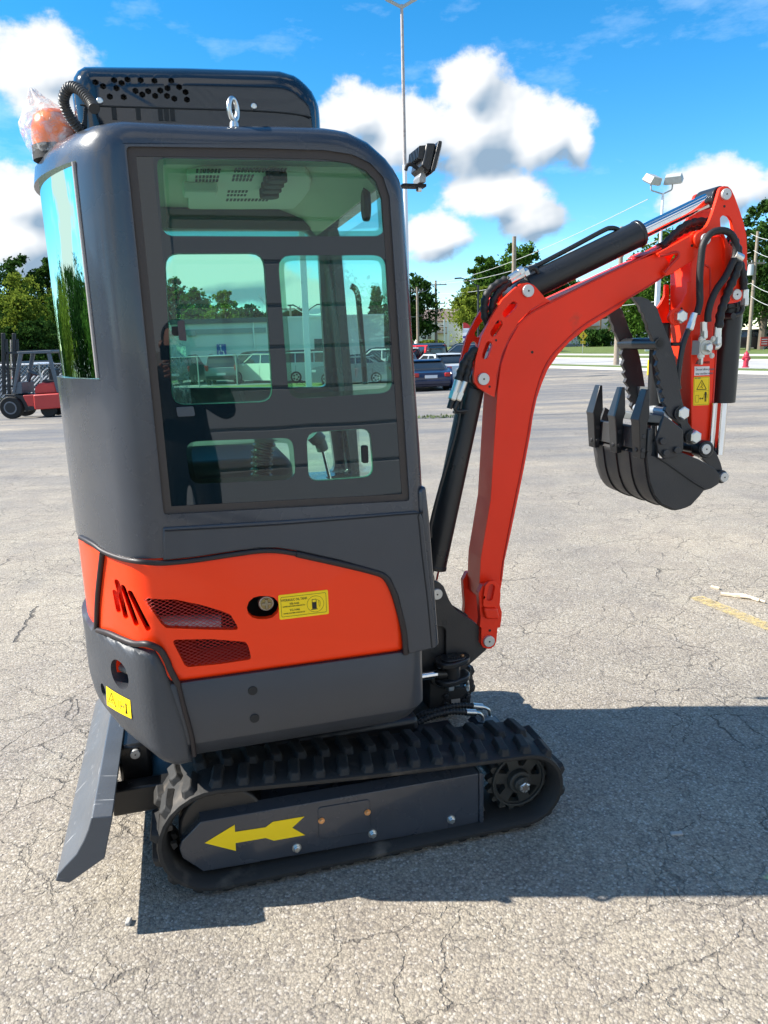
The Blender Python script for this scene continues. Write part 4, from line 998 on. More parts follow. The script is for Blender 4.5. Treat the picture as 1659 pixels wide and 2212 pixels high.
# raised flanges along the box section
def strip(name, pts, y0, y1, w, m, parent):
    P = [Vector(p) for p in pts]; L_, R_ = [], []
    for i, p in enumerate(P):
        t = (P[min(i+1, len(P)-1)]-P[max(i-1, 0)]).normalized(); n = Vector((-t.y, t.x)); L_.append(tuple(p+n*w)); R_.append(tuple(p-n*w))
    return plate(name, L_+R_[::-1], y0, y1, m, parent, bev=.0015)
weld = mat('red_weld', (.62, .022, .010), .4, bump=.6, bscale=200)
tube('weld_bead', [(x, .4495, z) for x, z in [(0.7561,1.4217),(0.7645,1.4775),(0.7771,1.5366),(0.8011,1.5872),(0.8355,1.6373),(0.8875,1.6792),(0.9401,1.7057),(0.9931,1.7284),(1.118,1.782),(1.3,1.8576),(1.3925,1.8956)]], .0038, weld, boom)
tube('weld_bead', [(x, .4495, z) for x, z in [(0.7956,0.8),(0.7867,0.7243)] + []][::-1]+[(x, .4495, z) for x, z in [(0.8395,1.0235),(0.8611,1.1252),(0.8846,1.2507),(0.9069,1.3742),(0.9366,1.471),(0.9714,1.5305),(1.0246,1.5813),(1.0961,1.6357),(1.2144,1.6978),(1.3527,1.7684),(1.4084,1.8002)]], .0035, weld, boom)
hl_ = [(0.8971,1.5488)][0]; cyl('drilled_hole', (hl_[0], .4490, hl_[1]), (hl_[0], .4502, hl_[1]), .005, ink, boom, n=12)
# cheek plates at the elbow with three slots
ck = roundpoly([(0.6724,1.4815),(0.6784,1.5282),(0.6995,1.6052),(0.7334,1.6659),(0.7756,1.7263),(0.8223,1.7637),(0.8436,1.7772),(0.8678,1.7809),(0.8914,1.7723),(0.9137,1.7515),(0.9317,1.7321),(0.9586,1.7178),(0.9233,1.7152),(0.8799,1.6903),(0.8369,1.6524),(0.801,1.6027),(0.7729,1.5448),(0.7561,1.4783),(0.7497,1.3988),(0.6914,1.4333),(0.6741,1.4538)], [.02, 0, 0, 0, 0, 0, .01, .02, .01, 0, .02, 0, 0, 0, 0, 0, 0, 0, .004, .01, .015])
slots = [slot((0.7889, 1.6802), (0.8187, 1.7089), .0125), slot((0.7439, 1.6172), (0.7651, 1.6476), .0125), slot((0.7143, 1.5427), (0.7278, 1.5781), .0125)]
for y0 in (.434, .572):
    ckp = plate('boom_cheek', ck, y0, y0+.014, red, boom, holes=slots, bev=.002)
for q in [(0.8678,1.7534),(0.7055,1.4645)]: pin_end((q[0], .434, q[1]), .021, boom, h=.010)
for q in [(0.7535,1.593),(0.7303,1.4373),(0.8273,1.7711)]: cyl('drilled_hole', (q[0], .4335, q[1]), (q[0], .4345, q[1]), .0042, ink, boom, n=12)
# upper boom end: flared fork plates
fk = roundpoly([(1.3669,1.877),(1.4177,1.9001),(1.4654,1.9233),(1.4974,1.9383),(1.5234,1.9453),(1.5465,1.9491),(1.5572,1.9416),(1.5624,1.9199),(1.5437,1.9007),(1.5172,1.8542),(1.485,1.8378),(1.4467,1.8159),(1.4081,1.7996),(1.3978,1.8065),(1.3924,1.8133),(1.4002,1.8188),(1.4311,1.8487),(1.4511,1.8691),(1.4422,1.8786),(1.4095,1.8758),(1.3707,1.8689)], [.002, 0, 0, 0, .01, .01, .02, .02, .01, .02, 0, 0, .01, 0, 0, 0, 0, .01, .012, 0, 0])
for y0 in (.430, .572): plate('boom_fork', fk, y0, y0+.018, red, boom, bev=.003)
tube('weld_bead', [(x, .4295, z) for x, z in [(1.3722,1.8672),(1.4111,1.8738),(1.4402,1.8809),(1.4522,1.8747),(1.4498,1.8625),(1.4296,1.8434),(1.4081,1.8217),(1.3996,1.8108)]], .0045, weld, boom)
pc = (1.547, 1.923)
cyl('pin_boss', (pc[0]-.012, .430, pc[1]), (pc[0]-.012, .418, pc[1]), .030, red, boom, n=28, bev=.003)
pin_end((pc[0], .420, pc[1]), .0195, boom, h=.012)
q = (1.5051, 1.9027); cyl('drilled_hole', (q[0], .4290, q[1]), (q[0], .4302, q[1]), .005, ink, boom, n=12)
top_edge = [(0.9548,1.7184),(1.2858,1.8478),(1.3632,1.881)]
plate('hose_guard', [top_edge[2], ((1.4226, 1.9113)), ((1.3756, 1.8853)), ((1.4044, 1.8922)), ((1.3546, 1.873))], .49, .53, red, boom, bev=.002)
# boom foot: pressed fork
ft = roundpoly([(0.6852,0.6958),(0.6886,0.6422),(0.6921,0.5949),(0.6888,0.5632),(0.6956,0.5606),(0.6944,0.4979),(0.7027,0.4813),(0.72,0.4737),(0.7338,0.4717),(0.7494,0.4816),(0.7562,0.4979),(0.761,0.552),(0.7714,0.5506),(0.7762,0.5874),(0.7777,0.6109),(0.7689,0.639),(0.7719,0.6855),(0.7648,0.7196),(0.7019,0.7269)], [.01, 0, .01, .004, .002, .01, .01, 0, 0, .01, .01, .004, .004, .01, .01, .01, .01, .01, .01])
plate('boom_foot', ft, .418, .446, red, boom, bev=.006, seg=3); plate('boom_foot', ft, .574, .602, red, boom, bev=.006)
sv = slot((0.7232, 0.678), (0.7308, 0.7168), .0125)
bs = roundpoly([(0.6971,0.644),(0.6987,0.6902),(0.7053,0.729),(0.7221,0.7419),(0.7424,0.7396),(0.7578,0.723),(0.7596,0.7029),(0.7516,0.6372)], .015)
plate('foot_boss', bs, .406, .420, red, boom, holes=[sv], bev=.003)
sheet('slot_back', inset_pts(sv, -.002), .4165, weld, boom)
wv = [(0.6967,0.643),(0.7512,0.6362),(0.7583,0.6084),(0.7619,0.5911),(0.707,0.5981),(0.7019,0.6156)]
plate('foot_step', wv, .398, .420, red, boom, bev=.008, seg=3)
pq = (0.7235, 0.5064); pin_end((pq[0], .418, pq[1]), .0215, boom, h=.012)
q = (0.7291, 0.5458); cyl('drilled_hole', (q[0], .4170, q[1]), (q[0], .4182, q[1]), .005, ink, boom, n=12)
# rear flange with the window for the hoses
rfx = [(0.6857,0.6859)][0][0]
lowg = [(0.365,0.6595),(0.3563,0.6949),(0.3069,0.7746),(0.2829,0.8741),(0.2148,0.8932),(0.2218,0.7713)]
bfz = (0.7043, 0.7171)
# boom cylinder (lower) with its two steel pipes
def cylinder_ram(name, p, q, r, rr2, split, parent, yc=YM, caps=True):
    a = Vector((p[0], yc, p[1])); b = Vector((q[0], yc, q[1])); d = (b-a).normalized(); s = a.lerp(b, split)
    o = cyl(name, a+d*.035, s, r, black, parent, n=36, bev=.003)
    cyl('cylinder_cap', s-d*.012, s+d*.004, r*1.05, black, o, n=36, bev=.003)
    cyl('piston_rod', s, b-d*.02, rr2, chrome, o, n=28)
    cyl('rod_eye', b+Vector((0, -.05, 0)), b+Vector((0, .05, 0)), rr2*1.3, black, o, n=24, bev=.003)
    cyl('base_eye', a+Vector((0, -.05, 0)), a+Vector((0, .05, 0)), r*.8, black, o, n=24, bev=.003)
    t = cyl('base_neck', a, a+d*.05, r*.85, black, o, n=24)
    return o
b0 = (0.7055, 1.4645); b1 = (0.5297, 0.7061)
bc_ = cylinder_ram('boom_cylinder', b0, b1, .043, .022, .90, ex)
pf = [(0.6276,1.4061),(0.6377,1.3613),(0.6227,1.2969),(0.5915,1.2082),(0.56,1.1019),(0.5297,0.9941),(0.52,0.9262)]
tube('steel_pipe', [(x, .462, z) for x, z in [(0.6374,1.4022),(0.633,1.3702),(0.6196,1.2979),(0.5885,1.193),(0.5525,1.0787),(0.5204,0.9625),(0.518,0.9111)]], .0065, black, bc_)
tube('steel_pipe', [(x, .455, z) for x, z in [(0.6098,1.4079),(0.6062,1.3801),(0.6147,1.3596),(0.6345,1.3562),(0.6518,1.3577)]], .0062, black, bc_)
box('pipe_clip', (0.6408, 1.3538)[0]-.03, .455, (0.6408, 1.3538)[1]-.006, (0.6408, 1.3538)[0]+.02, .48, (0.6408, 1.3538)[1]+.004, black, bc_, .001)
for dx, pts in ((0, [(0.6073,1.4248),(0.6202,1.4628)]), (1, [(0.6292,1.4217),(0.6444,1.4575)])):
    a, b = [Vector((x, .45, z)) for x, z in pts]; d = (a-b).normalized()
    cyl('hose_ferrule', b, a, .0125, zinc, bc_, n=20); hexbolt('hose_nut', a, d, .0155, .030, zinc, bc_); cyl('pipe_stub', a+d*.03, a+d*.06, .010, black, bc_, n=16)
for pts in ([(0.6221,1.4625),(0.6326,1.4941),(0.6466,1.5254),(0.6651,1.5481),(0.6859,1.5644)], [(0.6464,1.4572),(0.6557,1.4932),(0.665,1.529),(0.679,1.554),(0.6905,1.5684)]):
    tube('hydraulic_hose', [(x, .452, z) for x, z in pts], .0135, hose_m, bc_, ridge=.026, n=12)
# arm cylinder on top of the boom
a0 = (0.8678, 1.7534); a1 = (1.6344, 2.0773)
ac_ = cylinder_ram('arm_cylinder', a0, a1, .0465, .026, .615, ex)
tube('steel_pipe', [(x, .51, z+.0) for x, z in [(1.2624,1.954),(1.2518,1.9663),(1.2246,1.9701),(1.1907,1.9595),(1.0577,1.8971),(0.9451,1.8458),(0.8894,1.8234)]], .0085, black, ac_)
tube('steel_pipe', [(x, .48, z) for x, z in [(0.9306,1.8145),(0.921,1.8287),(0.907,1.8327),(0.8887,1.8247),(0.8773,1.8167)]], .0085, black, ac_)
for pts in ([(0.8544,1.8177),(0.8157,1.7956)], [(0.8725,1.8118),(0.8203,1.7859)]):
    a, b = [Vector((x, .47, z)) for x, z in pts]; d = (a-b).normalized(); cyl('hose_ferrule', b, a, .0125, zinc, ac_, n=20); hexbolt('hose_nut', a-d*.004, d, .0165, .02, zinc, ac_)
for pts in ([(0.8066,1.794),(0.7615,1.7703),(0.7347,1.7385),(0.7281,1.6982),(0.735,1.6616),(0.7511,1.6347)], [(0.8203,1.7859),(0.7842,1.7581),(0.7641,1.7301),(0.7575,1.6978),(0.7622,1.6692),(0.7692,1.6487)]):
    tube('hydraulic_hose', [(x, .478, z) for x, z in pts], .0135, hose_m, ac_, ridge=.026, n=12)
strap_ = [(0.9031,1.7984),(0.9239,1.8023),(0.9509,1.7449),(0.9415,1.745)]
# ---- stick: two ear plates, box arm
ear = roundpoly([(1.6121,2.0997),(1.6268,2.1054),(1.6438,2.1042),(1.6582,2.0946),(1.6738,2.0735),(1.6985,2.0294),(1.7219,1.9833),(1.7374,1.9421),(1.7458,1.8921),(1.7528,1.8218),(1.7435,1.7622),(1.743,1.7307),(1.7393,1.7135),(1.7224,1.7057),(1.691,1.7012),(1.6717,1.7015),(1.6647,1.76),(1.6553,1.8444),(1.6461,1.9275),(1.6381,1.9412),(1.6075,1.9396),(1.5746,1.927),(1.5422,1.9104),(1.5219,1.913),(1.503,1.94),(1.5188,1.9523),(1.5517,1.9595),(1.5661,1.9691),(1.5778,1.9896),(1.5876,2.014),(1.6007,2.0572)], [.02, 0, .01, .02, 0, 0, 0, 0, .01, .01, .03, .03, .02, .01, .01, .005, 0, 0, .01, .01, 0, 0, 0, .02, .02, .01, .01, .02, 0, 0, 0])
eh = roundpoly([(1.6194,1.9983),(1.6304,2.0079),(1.6456,2.0089),(1.6597,2.0043),(1.6712,1.9908),(1.6844,1.9416),(1.6727,1.9001),(1.6648,1.9111),(1.6256,1.9657)], .012)
stick = plate('stick', [(1.5213,1.8455),(1.5447,1.8924),(1.5664,1.9173),(1.5953,1.9367),(1.6358,1.9425),(1.6503,1.9344),(1.6599,1.8734),(1.6722,1.7606),(1.6799,1.7019),(1.6655,1.6063)] + [(1.6563,1.5349),(1.6604,1.3428),(1.6583,1.1756),(1.6394,1.1617),(1.5839,1.131),(1.5749,1.1534),(1.5654,1.2865),(1.5464,1.5147),(1.5372,1.634),(1.5292,1.6571)], .45, .57, red, ex, bev=.004)
tag(stick, label='red stick with yellow warning decal and hose fittings')
for y0 in (.436, .572): plate('stick_ear', ear, y0, y0+.014, red, stick, holes=[eh], bev=.0025)
for q in [(1.6344,2.0773),(1.7111,1.7328)]: pin_end((q[0], .436, q[1]), .0195, stick, h=.010)
for q in [(1.6348,2.0377),(1.7066,1.772),(1.4821,1.6861)]: cyl('drilled_hole', (q[0], .4350, q[1]), (q[0], .4362, q[1]), .0045, ink, stick, n=12)
tube('weld_bead', [(x, .4495, z) for x, z in [(1.5629,1.8343),(1.5797,1.8385),(1.5957,1.8315),(1.6037,1.8175),(1.6108,1.7328)]], .004, weld, stick)
tube('edge_weld', [(x, .4495, z) for x, z in [(1.6546,1.1764),(1.6568,1.3429),(1.6553,1.4934),(1.6545,1.5349)]], .0035, weld, stick)
# thumb cylinder lug
lg = roundpoly([(1.4316,1.6556),(1.4386,1.6752),(1.4648,1.686),(1.4867,1.711),(1.5015,1.7389),(1.5034,1.7808),(1.5189,1.7779),(1.5301,1.6324),(1.513,1.6313),(1.4823,1.6313),(1.4516,1.634),(1.4357,1.6442)], [.02, .02, .01, .02, .01, .002, 0, 0, 0, .02, .02, .02])
for y0 in (.438, .566): plate('thumb_lug', lg, y0, y0+.012, red, stick, bev=.002)
q = (1.4704, 1.6582)
cyl('lug_boss', (q[0]-.01, .438, q[1]), (q[0]-.01, .430, q[1]), .032, red, stick, n=28, bev=.003)
hexbolt('pin_bolt', (q[0], .430, q[1]), (0, -1, 0), .024, .022, zinc, stick)
tc0 = (q[0], q[1]); tc1 = (1.5596, 1.2548)
tcy = cyl('thumb_cylinder', (tc0[0]-.02, YM, tc0[1]-.02), (tc0[0]-.015, YM, tc0[1]-.40), .036, black, ex, n=32, bev=.003)
cyl('piston_rod', (tc0[0]-.015, YM, tc0[1]-.40), (tc0[0]-.01, YM, tc0[1]-.55), .018, chrome, tcy, n=24)
tube('steel_pipe', [(x, .45, z) for x, z in [(1.4591,1.5609),(1.4779,1.5604),(1.4969,1.5604),(1.5036,1.5626)]], .007, black, tcy)
# bucket cylinder behind the stick
k0 = (1.7732, 1.7369); k1 = (1.7421, 1.128)
top_ = (1.7511, 1.688); bot = (1.7487, 1.3298)
kc_ = cyl('bucket_cylinder', (top_[0], YM, top_[1]+.02), (bot[0], YM, bot[1]), .048, black, ex, n=36, bev=.003)
cyl('piston_rod', (bot[0], YM, bot[1]), ((1.7481, 1.1244)[0], YM, (1.7481, 1.1244)[1]), .022, chrome, kc_, n=28)
rd2 = [(1.6547,1.3361),(1.652,1.1778)]
tube('bright_pipe', [(x, .44, z) for x, z in rd2], .008, chrome, kc_, curve=0)
plate('clevis', roundpoly([(1.6981,1.7027),(1.7158,1.704),(1.7441,1.7065),(1.7424,1.6861),(1.6998,1.6838)], .005), .455, .565, black, kc_, bev=.004)
tube('steel_pipe', [(x, .44, z) for x, z in [(1.7046,1.6564),(1.7237,1.6605),(1.741,1.666),(1.7487,1.6789),(1.7486,1.6905)]], .009, black, kc_)
cyl('pipe_boss', (*[(1.7046, 1.6564)[0]], .43, (1.7046, 1.6564)[1]), (*[(1.7046, 1.6564)[0]], .48, (1.7046, 1.6564)[1]), .012, black, kc_, n=14)
for pts in ([(1.7534,1.7507),(1.7548,1.7191)],):
    a, b = [Vector((x, .44, z)) for x, z in pts]; d = (b-a).normalized(); cyl('hose_ferrule', a, b, .014, zinc, kc_, n=20); hexbolt('hose_nut', b, d, .0165, .028, zinc, kc_)
# hoses over the stick
hs = empty('stick_hoses', (0, 0, 0)); hs.parent = ex
def hose(pts, y, r=.0125, ridge=0, name='hydraulic_hose'): return tube(name, [(p[0], y if not isinstance(y, list) else y[min(i, len(y)-1)], p[1]) for i, p in enumerate(pts)], r, hose_m, hs, ridge=ridge, n=12)
hose([(1.5217,1.6641),(1.5304,1.7032),(1.5271,1.745),(1.5227,1.8003),(1.5236,1.8523),(1.5267,1.8957),(1.541,1.9255),(1.5661,1.9446),(1.5991,1.9509),(1.63,1.9452),(1.6538,1.9264),(1.6669,1.8964),(1.6665,1.8634),(1.6537,1.8358),(1.6303,1.7915),(1.5994,1.7527),(1.5791,1.711),(1.5689,1.6689),(1.5699,1.6364)], .40)
hose([(1.6614,1.9183),(1.6737,1.8965),(1.6844,1.8745),(1.6882,1.8524),(1.6854,1.8275),(1.6747,1.7941),(1.6547,1.7494),(1.6353,1.6962),(1.625,1.6566),(1.6236,1.6139)], .405, r=.0150, ridge=.03)
hose([(1.6973,1.8646),(1.7098,1.8424),(1.7207,1.82),(1.731,1.7862),(1.7363,1.7494)], .425, r=.0135, ridge=.03)
hose([(1.691,1.9385),(1.7131,1.9274),(1.7321,1.9133),(1.7446,1.8934)], .47, r=.013); hose([(1.694,1.9244),(1.7109,1.9132),(1.7299,1.8991)], .48, r=.013)
hose([(1.4259,1.9061),(1.4512,1.9284),(1.4894,1.9618),(1.5283,1.9842),(1.5686,1.993),(1.6097,1.9935)], .49, r=.014, ridge=.03); hose([(1.4326,1.9061),(1.4683,1.9257),(1.5037,1.9509),(1.543,1.9706),(1.5834,1.9794),(1.6074,1.9796)], .52, r=.014, ridge=.03)
q = (1.6773, 1.8596); cyl('cable_tie', (q[0]-.016, .40, q[1]+.01), (q[0]+.016, .40, q[1]-.004), .016, zinc, hs, n=16)
# fittings and shut-off valve
def fitting(p, q_, y, nm='hose_ferrule', r=.0125, nut=True):
    a = Vector((p[0], y, p[1])); b = Vector((q_[0], y, q_[1])); d = (b-a).normalized(); cyl(nm, a, b, r, zinc, hs, n=20)
    if nut: hexbolt('hose_nut', b, d, r*1.15, .028, zinc, hs)
    return b+d*.03
e1_ = fitting((1.5106, 1.6682), (1.5013, 1.636), .40)
tube('steel_pipe', [(x, .405, z) for x, z in [(1.4947,1.6166),(1.4907,1.6025),(1.4807,1.5772),(1.4716,1.5404),(1.4656,1.4832),(1.4628,1.4283),(1.4683,1.3989)]], .010, black, hs)
fitting((1.5606, 1.6377), (1.5633, 1.605), .41); fitting((1.6214, 1.6181), (1.6228, 1.5822), .41, r=.0145)
vb = [(1.5472,1.5712),(1.6022,1.5723),(1.6068,1.5197),(1.5515,1.5185)]
vx0, vx1, vz0, vz1 = vb[0][0], vb[1][0], (vb[2][1]+vb[3][1])/2, (vb[0][1]+vb[1][1])/2
vm = mat('valve_steel', (.60, .60, .55), .38, metal=.6, bump=.1, bscale=100)
valve = box('shut_off_valve', vx0, .405, vz0, vx1, .45, vz1, vm, ex, .002)
vcx, vcz = (vx0+vx1)/2, (vz0+vz1)/2
for sx in (-1, 1):
    for sz in (-1, 1): hexbolt('valve_screw', (vcx+sx*.026, .405, vcz+sz*.030), (0, -1, 0), .0075, .004, vm, valve, washer=True)
plate('valve_ring', circle((vcx, vcz), .026, 28), .402, .406, vm, valve, holes=[circle((vcx, vcz), .022, 28)])
hexbolt('valve_spindle', (vcx, .405, vcz), (0, -1, 0), .0155, .022, zinc, valve)
hexbolt('valve_port', (vcx-.004, .425, vz1), (0, 0, 1), .013, .020, zinc, valve); hexbolt('valve_port', (vcx-.004, .425, vz0), (0, 0, -1), .013, .010, zinc, valve)
hexbolt('grease_nipple', (vcx-.004, .425, vz0-.01), (0, 0, -1), .009, .026, zinc, valve)
tube('steel_elbow', [(x, .425, z) for x, z in [(1.623,1.5447),(1.6369,1.5458),(1.6433,1.5529),(1.642,1.5675)]], .011, zinc, valve)
# decals on the stick
yd = .4485
wq = [(1.5643,1.4764),(1.6297,1.475),(1.6324,1.4421),(1.5659,1.4423)]
wd = plate('printed_notice', [(p[0], p[1]) for p in wq], yd, yd+.001, white_d, stick)
wx, wz = sum(p[0] for p in wq)/4, sum(p[1] for p in wq)/4
grey_ink = mat('grey_ink', (.16, .16, .18), .6)
for i, s in enumerate(('Do not allow people', 'near machine when', 'in use')): text(s, (wq[0][0]+.006, yd-.0006, wq[0][1]-.012-.0155*i), .0125, grey_ink, wd, align='LEFT', sx=.78)
yq = [(1.5638,1.4373),(1.634,1.4367),(1.6401,1.3293),(1.5687,1.33)]
yw = plate('warning_decal', roundpoly(yq, .005), yd, yd+.001, yellow, stick)
def on_y(u, v): 
    a, b, c, d = [Vector(p) for p in yq]; p = (a*(1-u)+b*u)*(1-v)+(d*(1-u)+c*u)*v; return (p.x, p.y)
def yl(pts, w=.0008, cyc=False, nm='printed_line'):
    P = [on_y(*p) for p in pts]; 
    if cyc: P.append(P[0])
    bm = bmesh.new()
    for a, b in zip(P, P[1:]): tube('', [(a[0], yd-.0002, a[1]), (b[0], yd-.0002, b[1])], w, None, n=4, curve=0, into=bm)
    return from_bm(nm, bm, ink, yw)
yl([(.05, .03), (.95, .03), (.95, .97), (.05, .97)], .0004, True); yl([(.05, .49), (.95, .49)], .0004)
yl([(.5, .12), (.80, .44), (.20, .44)], .0013, True)
yl([(.50, .20), (.52, .30), (.46, .34), (.56, .38)], .0010); yl([(.38, .40), (.46, .34), (.58, .40)], .0007); yl([(.56, .24), (.58, .34)], .0006)
yl([(.14, .64), (.34, .64), (.34, .88), (.14, .88)], .0005, True)
yl([(.38, .76), (.62, .76)], .0010); yl([(.46, .73), (.38, .76), (.46, .79)], .0010); yl([(.54, .73), (.62, .76), (.54, .79)], .0010)
hq_ = on_y(.76, .57); plate('printed_figure', circle(hq_, .0045, 12), yd-.0006, yd-.0001, ink, yw)
yl([(.68, .61), (.84, .61)], .0016); yl([(.76, .61), (.76, .74)], .0032); yl([(.73, .74), (.73, .87)], .0016); yl([(.79, .74), (.79, .87)], .0016); yl([(.67, .62), (.66, .74)], .0010); yl([(.85, .62), (.86, .74)], .0010)
tri = [(1.5661,1.4846),(1.5764,1.5002),(1.5893,1.4844)]
plate('printed_triangle', tri, yd, yd+.0008, mat('faded_ink', (.10, .02, .015), .6), stick); text('!', (sum(p[0] for p in tri)/3, yd-.0004, sum(p[1] for p in tri)/3), .016, mat('pale_print', (.5, .3, .28), .6), stick)
text('DANGER', ((1.6108, 1.489)[0], yd-.0002, (1.6108, 1.489)[1]), .012, MATS['faded_ink'], stick, sx=.8)

# ---- thumb
th = [(1.2503,1.7259),(1.2822,1.7278),(1.3151,1.717),(1.3493,1.6905),(1.3652,1.6558),(1.3811,1.6231),(1.4029,1.5853),(1.4222,1.5471),(1.4358,1.5135),(1.4488,1.4653),(1.4593,1.4216),(1.4735,1.3674),(1.4871,1.33)] + [(1.4969,1.319),(1.505,1.2959),(1.5081,1.2753),(1.5257,1.2537),(1.5479,1.2433),(1.5592,1.2219),(1.5514,1.1993),(1.525,1.193),(1.4921,1.2052),(1.4868,1.2422),(1.4768,1.2702),(1.4493,1.2875)] + [(1.4219,1.3062),(1.4065,1.3242),(1.4123,1.3386),(1.3942,1.3555),(1.4023,1.3697),(1.3853,1.3899),(1.3924,1.4002),(1.3744,1.4192),(1.3813,1.4334),(1.3655,1.4531),(1.3738,1.4633),(1.3589,1.4867),(1.3666,1.5053),(1.3521,1.5256),(1.3578,1.5396),(1.3548,1.5608),(1.34,1.5775),(1.3326,1.5917),(1.3246,1.6058),(1.317,1.6143),(1.3137,1.6338),(1.3018,1.6501),(1.2964,1.6685),(1.2851,1.6778),(1.2798,1.6947)]
thumb = plate('thumb_plate', th, .392, .410, bucket_m, None, bev=.0015)
tm = empty('thumb', (0, 0, 0)); tm.parent = ex; thumb.parent = tm
plate('thumb_plate', th, .607, .625, bucket_m, tm, bev=.0015)
q = (1.364, 1.5652); q2 = (1.3679, 1.5584)
cyl('thumb_spacer', (q[0], .385, q[1]), (q[0], .625, q[1]), .021, black, tm, n=28)
cyl('spacer_end', (q[0], .386, q[1]), (q[0], .3835, q[1]), .0135, ink, tm, n=20)
pz = [(1.3493,1.4071),(1.4224,1.4026),(1.4366,1.3476),(1.3578,1.3514)]
o = plate('thumb_cross_plate', [(p[0], p[1]) for p in ((1.4287, 1.4012), (1.442, 1.4006), (1.4537, 1.3433), (1.4403, 1.344))], .410, .607, mat('pale_grey_plate', (.14, .155, .16), .4), tm)  # cross plate in a paler grey than the bucket paint
hexbolt('thumb_bolt', ((1.4741, 1.3128)[0], .392, (1.4741, 1.3128)[1]), (0, -1, 0), .025, .022, zinc, tm)
cyl('bolt_boss', ((1.4663, 1.3123)[0], .392, (1.4663, 1.3123)[1]), ((1.4663, 1.3123)[0], .382, (1.4663, 1.3123)[1]), .026, black, tm, n=24)
cyl('bolt_boss', ((1.5206, 1.2207)[0], .392, (1.5206, 1.2207)[1]), ((1.5206, 1.2207)[0], .380, (1.5206, 1.2207)[1]), .028, black, tm, n=24)
hexbolt('thumb_bolt', ((1.5235, 1.2226)[0], .380, (1.5235, 1.2226)[1]), (0, -1, 0), .025, .022, zinc, tm)
cyl('cross_pin', ((1.4282, 1.3148)[0], .40, (1.4282, 1.3148)[1]), ((1.4282, 1.3148)[0], .60, (1.4282, 1.3148)[1]), .020, mat('pale_pin', (.40, .42, .44), .35, metal=.5), tm, n=24)
# ---- bucket
YB0, YB1 = .33, .70
sp = roundpoly([(1.3109,1.2687),(1.3147,1.2245),(1.3149,1.1722),(1.3636,1.1582),(1.4068,1.1629),(1.4394,1.1765),(1.5202,1.144),(1.5869,1.1073),(1.6131,1.0832),(1.6126,1.046),(1.5827,1.0311),(1.5484,1.0245),(1.5313,1.0049),(1.4966,0.9728),(1.4551,0.9614),(1.4234,0.9641),(1.3706,0.9895),(1.3389,1.0252),(1.3167,1.0769),(1.3039,1.1364),(1.2976,1.1747),(1.3046,1.2251),(1.3049,1.269)], .003)
bucket = empty('bucket', (0, 0, 0)); bucket.parent = ex; tag(bucket, label='dark bucket with three teeth facing the cab')
for y0 in (YB0, YB1-.012): plate('bucket_side', sp, y0, y0+.012, bucket_m, bucket, bev=.002)
prof = [(1.3069,1.2689),(1.3096,1.2248),(1.3101,1.185),(1.2977,1.1734),(1.3039,1.1364),(1.3167,1.0769),(1.3389,1.0252),(1.3706,0.9895),(1.4234,0.9641),(1.4551,0.9614),(1.4966,0.9728),(1.5313,1.0049),(1.5448,1.0234)]
prof = [Vector(p) for p in prof]
pcr = catmull([(p.x, 0, p.y) for p in prof[3:]], 5); pp = [prof[0], prof[1], prof[2]]+[Vector((v.x, v.z)) for v in pcr]
def shell(name, pp, y0, y1, th_, m, parent):
    bm = bmesh.new(); O = []; I = []
    for i, p in enumerate(pp):
        t = (pp[min(i+1, len(pp)-1)]-pp[max(i-1, 0)]).normalized(); n = Vector((-t.y, t.x)); q = p+n*th_
        O.append((bm.verts.new((p.x, y0, p.y)), bm.verts.new((p.x, y1, p.y)))); I.append((bm.verts.new((q.x, y0, q.y)), bm.verts.new((q.x, y1, q.y))))
    for i in range(len(pp)-1):
        bm.faces.new([O[i][0], O[i+1][0], O[i+1][1], O[i][1]]); bm.faces.new([I[i][0], I[i][1], I[i+1][1], I[i+1][0]])
        bm.faces.new([O[i][0], I[i][0], I[i+1][0], O[i+1][0]]); bm.faces.new([O[i][1], O[i+1][1], I[i+1][1], I[i][1]])
    for e in (0, -1): bm.faces.new([O[e][0], O[e][1], I[e][1], I[e][0]])
    return from_bm(name, bm, m, parent, 35)
shell('bucket_shell', pp, YB0+.004, YB1-.004, .010, bucket_m, bucket)
